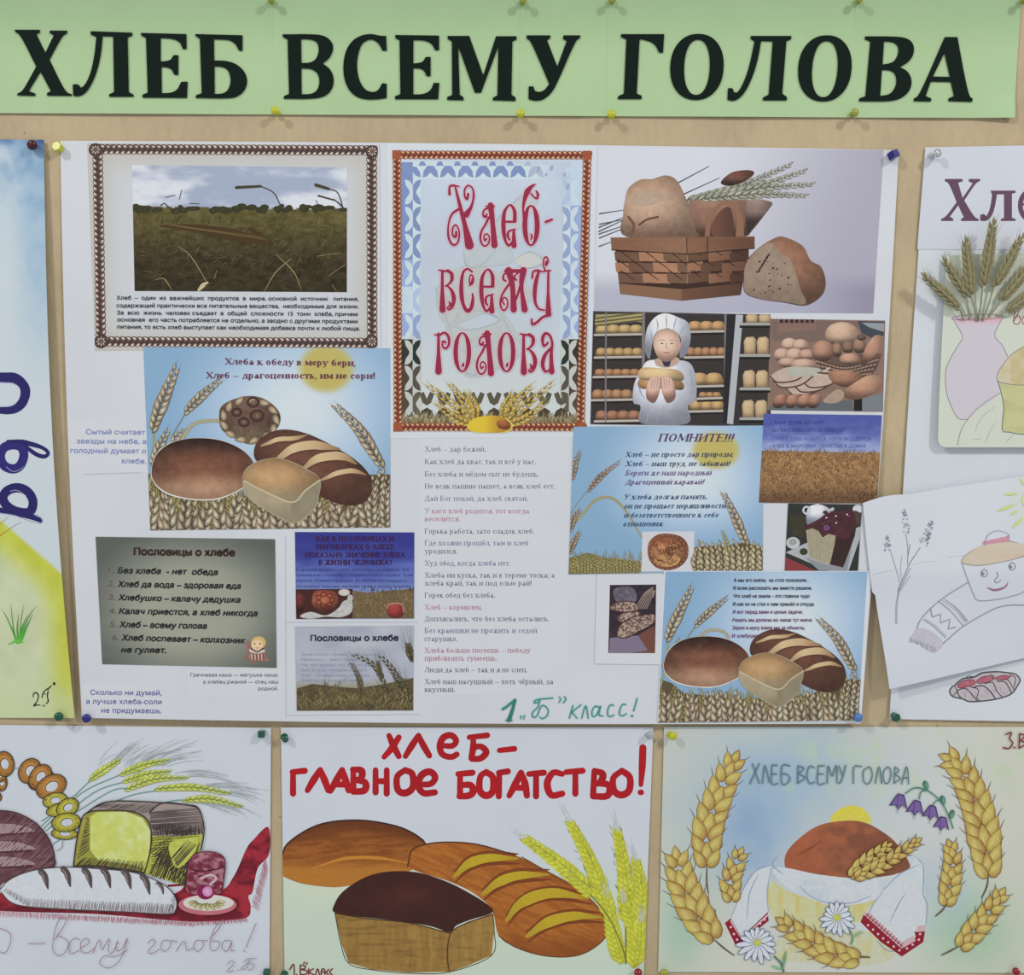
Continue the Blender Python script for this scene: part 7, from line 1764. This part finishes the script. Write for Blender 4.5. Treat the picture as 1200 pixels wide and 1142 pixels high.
for x, y in ((700, 662), (716, 676), (732, 690), (748, 704), (764, 716), (782, 730), (800, 742), (824, 736), (842, 724), (862, 708), (866, 690), (262, 668), (272, 690), (282, 708), (306, 694), (322, 682), (340, 670), (356, 656), (370, 644)): kx.ell(x, y, 4, 4, 0, (184, 166, 170), n=8)
kx.build('painted_towel', M_PAINT, BR_); kx = kx.sub(); kx.crop(760, 840, 2.727)


def bigear(p, n, kl, kw, sp, seed=0, stem=None, dk=(96, 64, 38)):
    global kx
    kx = kx.sub(); kx.crop(760, 840, 2.727)
    if stem: kx.rib(stem, [1.5, 3, 2], (86, 78, 62))
    r = np.random.default_rng(seed); P = cr(p, 10); seg = np.concatenate([[0], np.cumsum(np.hypot(*np.diff(P, axis=0).T))]); t_ = seg / seg[-1]; d = np.gradient(P, axis=0); da = np.unwrap(np.arctan2(d[:, 1], d[:, 0]))
    n = max(5, int(n * .74)); kl *= 1.16; kw *= 1.22; sp *= 1.5
    items = []
    for i in range(n):
        t = (i + .45) / (n + .2)
        items += [(t, 1), (t, -1)] + ([(t + .4 / n, 0)] if i % 2 == 0 or i == n - 1 else [])
    for t, s_ in sorted(items, key=lambda q: -q[0]):
        t = min(t, 1); x = np.interp(t, t_, P[:, 0]); y = np.interp(t, t_, P[:, 1]); a = np.interp(t, t_, da)
        k = np.interp(t, [0, .25, .7, 1], [.8, 1.08, .9, .6]); aa = a + s_ * math.radians(30 + r.uniform(-5, 5))
        cx, cy = x - math.sin(a) * s_ * sp * .72 * k, y + math.cos(a) * s_ * sp * .72 * k
        c = mixc((164, 148, 72), (146, 112, 54), r.random() ** 2)
        L = kl * k; tip = (cx + math.cos(aa) * L * .46, cy + math.sin(aa) * L * .46)
        if s_: kx.rib([tip, (tip[0] + math.cos(aa + s_ * .1) * L * .4, tip[1] + math.sin(aa + s_ * .1) * L * .4)], [1.6, .4], (104, 84, 62), smooth=False)
        kx.kern(cx, cy, L + 4, kw * k + 3.4, math.degrees(aa), dk, dk, dark=dk); kx.kern(cx, cy, L, kw * k, math.degrees(aa), c, (182, 172, 104), dark=mixc(c, (122, 78, 40), .55))
        kx.rib([(cx - math.cos(aa) * L * .3, cy - math.sin(aa) * L * .3), (cx + math.cos(aa) * L * .32, cy + math.sin(aa) * L * .32)], [.4, .9, .4], (126, 98, 52), smooth=False)
    kx.build('painted_wheat_ear', M_PAINT, BR_)


bigear([(185, 470), (190, 350), (235, 220), (285, 110)], 11, 66, 34, 26, 1, [(186, 470), (185, 520), (190, 560)])
bigear([(205, 700), (150, 620), (105, 520), (85, 420)], 10, 70, 36, 28, 2, [(200, 700), (240, 735), (272, 758)])
bigear([(265, 585), (262, 520), (280, 460), (300, 415)], 8, 40, 22, 18, 3)
bigear([(1085, 500), (1070, 380), (1040, 260), (985, 150), (935, 120)], 14, 70, 34, 28, 4, [(1084, 505), (1078, 540), (1062, 575)])
bigear([(950, 595), (965, 510), (970, 440), (955, 390)], 9, 44, 24, 17, 5, [(952, 592), (935, 615), (915, 632)])
bigear([(995, 730), (1050, 665), (1100, 600), (1135, 545)], 9, 48, 26, 19, 6, [(990, 728), (960, 744), (935, 756)])
bigear([(665, 770), (570, 745), (480, 690), (410, 640)], 10, 56, 30, 20, 7, [(660, 762), (690, 762), (705, 763)])
bigear([(645, 505), (690, 460), (740, 425), (775, 400)], 9, 36, 17, 12, 8, dk=(74, 46, 28)); bigear([(660, 508), (740, 470), (810, 425), (868, 385)], 11, 38, 17, 11, 9, dk=(74, 46, 28))
kx = kx.sub(); kx.crop(760, 840, 2.727)
for cx, cy, R, c0 in ((604, 648, 62, (600, 636)), (350, 728, 68, (346, 716))):
    for k in range(15):
        a = k / 15 * 6.283 + .1; l = R * (.85 + .2 * rb.random()) * (1 if math.sin(a) > -.2 else .8)
        x = c0[0] + math.cos(a) * l * .58; y = c0[1] + math.sin(a) * l * .58
        kx.ell(x, y, l * .46, 9.5, math.degrees(a), (70, 88, 124), n=14); kx.ell(x, y, l * .46 - 2.2, 7.4, math.degrees(a), (180, 186, 192), n=14)
    kx.ell(c0[0], c0[1], 14, 12, 0, (150, 160, 96), (176, 178, 70), n=14)
    kx.build('painted_daisy', M_PAINT, BR_); kx = kx.sub(); kx.crop(760, 840, 2.727)
kx.rib([(640, 675), (650, 700), (645, 720)], 2.4, (90, 124, 96)); kx.rib([(650, 700), (672, 685), (684, 682)], [1, 5, 1], (120, 156, 120)); kx.rib([(400, 760), (420, 780), (430, 808)], 3, (70, 104, 84)); kx.rib([(428, 800), (432, 770), (438, 742)], [1, 5, 1], (96, 140, 96)); kx.rib([(425, 802), (405, 795), (390, 790)], [1, 4, 1], (110, 160, 110))
kx.build('painted_leaves', M_PAINT, BR_); kx = kx.sub(); kx.crop(760, 840, 2.727)
kx.rib([(818, 240), (850, 222), (890, 232), (930, 265), (955, 310), (970, 352)], 2, (60, 108, 96)); kx.rib([(862, 258), (868, 235), (885, 230)], 1.8, (60, 108, 96)); kx.rib([(905, 278), (918, 262), (930, 265)], 1.6, (60, 108, 96))
for x, y, a in ((884, 215, 70), (938, 262, 75), (966, 308, 105)): kx.kern(x, y, 32, 17, a, (58, 110, 92), (90, 140, 116))
kx.build('painted_flower_stem', M_PAINT, BR_); kx = kx.sub(); kx.crop(760, 840, 2.727)
for x, y, s_ in ((798, 265, 1), (850, 285, 1), (900, 300, .95), (934, 335, .9)):
    q = [(x - 4, y - 25 * s_), (x + 16 * s_, y - 20 * s_), (x + 22 * s_, y + 6), (x + 26 * s_, y + 26 * s_), (x + 10 * s_, y + 12 * s_), (x - 4, y + 28 * s_), (x - 12 * s_, y + 12 * s_), (x - 32 * s_, y + 14 * s_), (x - 18 * s_, y - 6)]
    kx.poly(q, (56, 42, 86)); kx.poly([(x + (a - x) * .82, y + (b - y) * .82) for a, b in q], (104, 84, 136)); kx.rib([(x - 4, y - 16), (x - 6, y + 14)], 1.4, (70, 54, 100)); kx.rib([(x - 2, y + 24 * s_), (x - 6, y + 38 * s_)], 1, (120, 120, 130))
    kx.build('painted_bellflower', M_PAINT, BR_); kx = kx.sub(); kx.crop(760, 840, 2.727)
kx = kx.sub(); kx.crop(760, 840, 2.727)
SG = (74, 104, 106)
hand(kx, [[(330, 145), (352, 208)], [(352, 145), (322, 210)], [(362, 208), (370, 150), (384, 206)], [(392, 150), (392, 208), (412, 208)], [(392, 150), (410, 150)], [(392, 178), (408, 178)], [(450, 152), (425, 152), (424, 208), (440, 208), (450, 192), (438, 178), (425, 178)],
          [(476, 152), (474, 208)], [(476, 152), (494, 160), (478, 178)], [(478, 178), (498, 190), (474, 208)], [(528, 158), (512, 154), (504, 182), (512, 208), (528, 204)], [(540, 152), (538, 208), (560, 208)], [(540, 152), (560, 152)], [(540, 178), (556, 178)], [(568, 208), (572, 152), (584, 186), (598, 150), (600, 206)], [(606, 152), (616, 182)], [(628, 150), (614, 200), (604, 208)],
          [(652, 208), (654, 156), (678, 154)], [(700, 156), (684, 170), (686, 204), (702, 208), (712, 186), (708, 160), (700, 156)], [(722, 208), (734, 154), (742, 208)], [(760, 156), (748, 172), (750, 204), (764, 206), (772, 182), (768, 160), (760, 156)], [(784, 156), (782, 208)], [(784, 156), (798, 166), (784, 180)], [(784, 180), (802, 192), (782, 208)], [(806, 210), (822, 154), (828, 210)], [(811, 190), (827, 190)]], SG, 1.9)
hand(kx, [[(1138, 52), (1156, 46), (1150, 66), (1160, 78), (1150, 96), (1130, 94)], [(1182, 50), (1180, 96)], [(1182, 50), (1202, 56), (1184, 72)], [(1184, 72), (1206, 80), (1180, 96)]], (110, 40, 46), 2.2); kx.ell(1166, 94, 3.5, 3.5, 0, (110, 40, 46), n=8)
kx.build('pen_lettering', M_INK, BR_)
# ------------------------------------------------------------------ real wheat ears on the right poster
def simple_mat(name, c, rough=.5, spec=.4, sss=0, noise=None, trans=0):
    m = bpy.data.materials.new(name); m.use_nodes = True; N = m.node_tree.nodes; L = m.node_tree.links; b = N['Principled BSDF']
    b.inputs['Base Color'].default_value = (*c, 1); b.inputs['Roughness'].default_value = rough; b.inputs['Specular IOR Level'].default_value = spec
    if trans: b.inputs['Transmission Weight'].default_value = trans
    if noise:
        n = N.new('ShaderNodeTexNoise'); n.inputs['Scale'].default_value = noise[0]; n.inputs['Detail'].default_value = 4
        tc = N.new('ShaderNodeTexCoord'); L.new(tc.outputs['Object'], n.inputs['Vector'])
        r = N.new('ShaderNodeValToRGB'); r.color_ramp.elements[0].position = .3; r.color_ramp.elements[1].position = .7
        r.color_ramp.elements[0].color = (*[v * noise[1] for v in c], 1); r.color_ramp.elements[1].color = (*[min(v * noise[2], 1) for v in c], 1)
        L.new(n.outputs[0], r.inputs[0]); L.new(r.outputs[0], b.inputs['Base Color'])
    return m


M_EAR = simple_mat('dry_wheat', (.33, .30, .17), .7, .2, noise=(260, .38, 1.5)); M_STALK = simple_mat('dry_stalk', (.34, .35, .25), .6, .3, noise=(160, .8, 1.2))


def tube_mesh(P, r, n=6):
    P = np.asarray(P, float); r = np.interp(np.linspace(0, 1, len(P)), np.linspace(0, 1, len(np.atleast_1d(r))), np.atleast_1d(r)); V = []; F = []
    for i, p in enumerate(P):
        d = P[min(i + 1, len(P) - 1)] - P[max(i - 1, 0)]; d /= np.linalg.norm(d); u = np.cross(d, (0, 1, 0)); u /= max(np.linalg.norm(u), 1e-6); v = np.cross(d, u)
        for k in range(n): a = k / n * 6.2832; V.append(p + r[i] * (math.cos(a) * u + math.sin(a) * v))
    for i in range(len(P) - 1):
        for k in range(n): a, b = i * n + k, i * n + (k + 1) % n; F += [(a, b, b + n), (a, b + n, a + n)]
    F += [(0, k + 1, k) for k in range(1, n - 1)]; e = (len(P) - 1) * n; F += [(e, e + k, e + k + 1) for k in range(1, n - 1)]
    return np.array(V), F


def grain_shape(nu=7, nv=6):
    """a husked grain: pointed, keeled, 1 long, along +x"""
    V = [(-.5, 0, 0)]; F = []
    for i in range(1, nu):
        t = i / nu; r = math.sin(math.pi * t) ** .75 * (1 - .35 * t) * .22
        for k in range(nv): a = k / nv * 6.2832; V.append((t - .5, r * math.cos(a), r * .8 * math.sin(a) * (1.25 if math.sin(a) > .5 else 1)))
    V.append((.62, 0, .04)); n = len(V) - 1
    for k in range(nv): F.append((0, 1 + (k + 1) % nv, 1 + k)); F.append((n, n - nv + k, n - nv + (k + 1) % nv))
    for i in range(nu - 2):
        for k in range(nv): a = 1 + i * nv + k; b = 1 + i * nv + (k + 1) % nv; F += [(a, b, b + nv), (a, b + nv, a + nv)]
    return np.array(V), F


GM = bpy.data.meshes.new('grain'); gv, gf = grain_shape(); GM.from_pydata([tuple(v) for v in gv], [], gf); GM.materials.append(M_EAR); GM.shade_smooth()
PX = DIST / FPX * 1.0                                     # size of one pixel on the wall


def wheat(foot, neck, tip, n, size, h0, label, seed, lean=0):
    """a dried ear glued over the drawn vase: stalk, grains on both sides, a few awns"""
    r = random.Random(seed)
    f = W([foot])[0]; k = W([neck])[0]; t = W([tip])[0]
    hb = .0082
    f[1] = -hb; k[1] = -(hb + .0025 + h0 * .25); t[1] = -(hb + .003 + h0 * .5)
    mid = (k + t) / 2 + np.array([lean, -.001, 0])
    e = bpy.data.objects.new('wheat_ear', None); COL.objects.link(e); e.location = f; ORG[e.name] = f; e.empty_display_size = .02
    tag(e, label, 'wheat ear', 'dried wheat ears over the drawn vase')
    V, F = tube_mesh(cr([f, (f * .5 + k * .5) + np.array([0, -.001, 0]), k, mid, t - (t - mid) * .15], 5), [.00095, .0009, .0009, .0006])
    mesh_obj('stalk', V, F, M_STALK, e, smooth=True)
    P = cr([k, mid, t], 12); s = np.concatenate([[0], np.cumsum(np.linalg.norm(np.diff(P, axis=0), axis=1))]); s /= s[-1]
    AV = []; AF = []
    for i in range(n * 3):
        q = (i + .4) / (n * 3); p = np.array([np.interp(q, s, P[:, c]) for c in range(3)]); d = np.array([np.interp(min(q + .03, 1), s, P[:, c]) for c in range(3)]) - np.array([np.interp(max(q - .03, 0), s, P[:, c]) for c in range(3)])
        d = Vector(d).normalized(); side = d.cross(Vector((0, -1, 0))).normalized(); m = i % 3
        g = np.interp(q, [0, .3, .8, 1], [.75, 1.05, .8, .5]); L = size * g * r.uniform(.9, 1.1)
        off = side * ((-1, 1, 0)[m] * L * .24) + Vector((0, -1, 0)) * ((.0005, .0005, .0018)[m])
        ax = (d + side * ((-1, 1, 0)[m] * r.uniform(.3, .45)) + Vector((0, -1, 0)) * r.uniform(.05, .3)).normalized()
        o = bpy.data.objects.new('grain', GM); COL.objects.link(o); o.parent = e
        z_ = Vector((0, -1, 0)); y_ = z_.cross(ax).normalized(); z_ = ax.cross(y_)
        R = Matrix((ax, y_, z_)).transposed().to_4x4()
        o.matrix_local = Matrix.Translation(Vector(p) - Vector(f) + off) @ R @ Matrix.Diagonal((L, L * r.uniform(.95, 1.15), L * 1.0, 1))
        if i > n * 2 and m != 2 or i % 7 == 0:
            a = np.array(Vector(p) + off + ax * L * .5); b = a + np.array(ax) * L * r.uniform(.5, 1.1); v, ff = tube_mesh([a, (a + b) / 2, b], [.0002, .00015, .00006], 4)
            AF += [tuple(x + len(AV) for x in fc) for fc in ff]; AV += list(v)
    tag(mesh_obj('awns', np.array(AV), AF, M_STALK, e), kind='stuff')


S = .0113
ears_ = [((1125, 375), (1117, 361), (1073, 322), 7, S * .95, .006, 'dried wheat ear leaning furthest left over the edge of the drawn vase'),
         ((1132, 374), (1125, 346), (1098, 304), 6, S, .004, 'short dried wheat ear, second from the left above the vase'),
         ((1140, 376), (1131, 345), (1123, 280), 8, S * 1.08, .006, 'upright dried wheat ear with a pointed tip, third from the left above the vase'),
         ((1142, 376), (1145, 335), (1155, 259), 9, S * 1.08, .008, 'tallest dried wheat ear, upright in the middle of the vase'),
         ((1147, 376), (1159, 335), (1191, 275), 8, S * 1.0, .006, 'dried wheat ear leaning right with a long awn, fifth from the left'),
         ((1154, 372), (1168, 350), (1206, 303), 7, S * 1.1, .005, 'greenish dried wheat ear leaning right, cut by the photo edge, sixth from the left'),
         ((1163, 370), (1176, 364), (1216, 332), 7, S * 1.1, .004, 'lowest dried wheat ear leaning far right above the red handwriting')]
for i, a in enumerate(ears_): wheat(*a, seed=i)

# ------------------------------------------------------------------ pins
def lathe(prof, n=16, sq=False):
    V = []; F = []; m = len(prof)
    for z_, r in prof:
        for k in range(n): a = (k + .5) / n * 6.2832; V.append((r * math.cos(a), r * math.sin(a), z_))
    for i in range(m - 1):
        for k in range(n): a, b = i * n + k, i * n + (k + 1) % n; F += [(a, b, b + n), (a, b + n, a + n)]
    F += [(0, k + 1, k) for k in range(1, n - 1)]; e = (m - 1) * n; F += [(e, e + k, e + k + 1) for k in range(1, n - 1)]
    return np.array(V), F


def pin_mat(name, c, rough=.25, tr=0.0): return simple_mat(name, c, rough, .5, trans=tr)


PM = {'yellow': pin_mat('yellow_plastic', (.55, .56, .02)), 'green': pin_mat('green_plastic', (.01, .10, .055)), 'blue': pin_mat('blue_plastic', (.02, .02, .22)), 'light blue': pin_mat('light_blue_plastic', (.09, .22, .55)),
      'dark red': pin_mat('dark_red_plastic', (.06, .006, .018)), 'red': pin_mat('red_plastic', (.26, .01, .02)), 'clear': pin_mat('clear_plastic', (.72, .78, .8), .12, .55), 'pale yellow': pin_mat('pale_yellow_plastic', (.42, .46, .06), .2, .25)}
M_STEEL = simple_mat('steel', (.5, .5, .5), .3, .5)
HEADS = {'push': [(.0, .0024), (.0006, .0031), (.0012, .0031), (.0020, .0017), (.0045, .0015), (.0062, .0021), (.0072, .0036), (.0082, .0038), (.0090, .0034)],
         'round': [(.0, .0018), (.0015, .0018), (.0022, .0032), (.0040, .0044), (.0058, .0046), (.0074, .0038), (.0084, .0020)],
         'cube': [(.0, .0030), (.0006, .0044), (.0074, .0044), (.0082, .0038)], 'block': [(.0, .0030), (.0006, .0040), (.0064, .0046), (.0070, .0040)]}


def pin(px, py, col, kind, tilt, hf, label, group=None, s=1.0, spin=0, extra=0):
    p = W([(px, py)])[0]; h = float(np.asarray(hf(np.array([float(px)]), np.array([float(py)])))[0]) + .0002 + extra
    p[1] = -h
    e = bpy.data.objects.new('pushpin', None); COL.objects.link(e); e.location = p; ORG[e.name] = p; e.empty_display_size = .01
    tag(e, label, 'pushpin', group)
    n = 4 if kind == 'cube' else 6 if kind == 'block' else 16
    V, F = lathe(HEADS[kind], n)
    ax = Vector((tilt[0], -1, tilt[1])).normalized(); u = ax.orthogonal().normalized(); u.rotate(Matrix.Rotation(spin, 3, ax)); v = ax.cross(u)
    R = np.array([u, v, ax])
    Vh = (V * s) @ R + p
    mesh_obj('head', Vh, F, PM[col], e, smooth=kind in ('push', 'round'))
    V, F = tube_mesh([(0, 0, .0005), (0, 0, -.004), (0, 0, -.0075 - extra)], [.0006, .0005, .00012], 6)
    mesh_obj('needle', V @ R + p, F, M_STEEL, e)


hb0 = BAN[0][2]
HBn = lambda x, y: .0022 + 0 * x
GB = 'yellow pushpins on the green heading'
for px, py, lb in ((319, 3, 'yellow pushpin at the top edge over the seam left of letter В'), (612, 4, 'yellow pushpin at the top edge above the letters М and У'), (716, 3, 'yellow pushpin at the top edge left of letter Г'), (1004, 3, 'yellow pushpin at the top edge above the last letters ВА'), (1196, 3, 'yellow pushpin at the upper right corner of the green heading'),
                   (325, 133, 'yellow pushpin at the bottom edge of the heading below the letter В'), (609.5, 136, 'yellow pushpin at the bottom edge between the letters М and У'), (716, 137, 'yellow pushpin at the bottom edge left of the letter Г'), (997.5, 135, 'glossy yellow pushpin at the bottom edge below the last letter О')):
    pin(px, py, 'pale yellow' if py < 10 or px == 997.5 else 'yellow', 'push', (rg.uniform(-.12, .12), rg.uniform(0, .12)), HBn, lb, GB, s=.93, extra=.0008)
pin(43, 171.5, 'dark red', 'round', (-.12, -.05), HL, 'dark red pushpin in the top corner of the blue and yellow drawing', s=1.0)
pin(71.5, 175, 'yellow', 'block', (-.15, .25), HC, 'yellow block pushpin in the upper left corner of the large collage', s=1.02)
pin(1043, 184, 'blue', 'cube', (.3, .3), HC, 'dark blue cube pushpin in the upper right corner of the large collage', s=1.05, spin=1.15)
pin(1090, 184, 'clear', 'push', (.4, .25), HR, 'clear colourless pushpin in the upper corner of the wheat poster', s=1.05, extra=.0006)
pin(73.5, 835, 'green', 'round', (0, -.1), HL, 'green pushpin in the lower corner of the blue and yellow drawing', s=.95)
pin(107, 836, 'blue', 'round', (0, -.1), HC, 'dark blue pushpin in the lower left corner of the large collage', s=.95)
pin(1000, 835, 'light blue', 'round', (.15, -.05), HC, 'light blue pushpin in the lower right corner of the large collage', s=.95, extra=.0007)
pin(1046, 837, 'green', 'block', (.05, 0), HR, 'green faceted pushpin in the lower corner of the wheat poster', s=.98, spin=.5)
pin(308, 858, 'green', 'cube', (0, .12), HB, 'green cube pushpin in the top corner of the ink drawing of loaves', s=.95, spin=.78)
pin(335, 866, 'green', 'push', (0, .9), HM, 'green pushpin tilted upwards in the top corner of the gouache poster', s=.95)
pin(759, 861, 'clear', 'push', (.3, .5), HM, 'clear pushpin in the upper right corner of the gouache poster', s=1.0)
pin(784.5, 860, 'yellow', 'push', (.25, .2), HW, 'yellow pushpin in the upper left corner of the watercolour', s=1.05)
pin(314, 1136, 'green', 'cube', (0, -.1), HB, 'green cube pushpin at the bottom corner of the ink drawing of loaves', s=.95, spin=.78)
pin(334, 1139, 'green', 'push', (0, .1), HM, 'green pushpin at the bottom left corner of the gouache poster', s=1.1)
pin(747, 1139, 'red', 'push', (-.05, .7), HM, 'red pushpin tilted upwards at the bottom right corner of the gouache poster', s=1.05)
pin(777, 1138, 'pale yellow', 'push', (0, .5), HW, 'yellow green pushpin at the bottom left corner of the watercolour', s=1.05)
pin(1190, 1136, 'red', 'push', (-.5, .5), HW, 'red pushpin at the bottom right of the watercolour', s=.95)
bpy.context.view_layer.update()
print('LAYERS', sorted(ZV)[-6:])
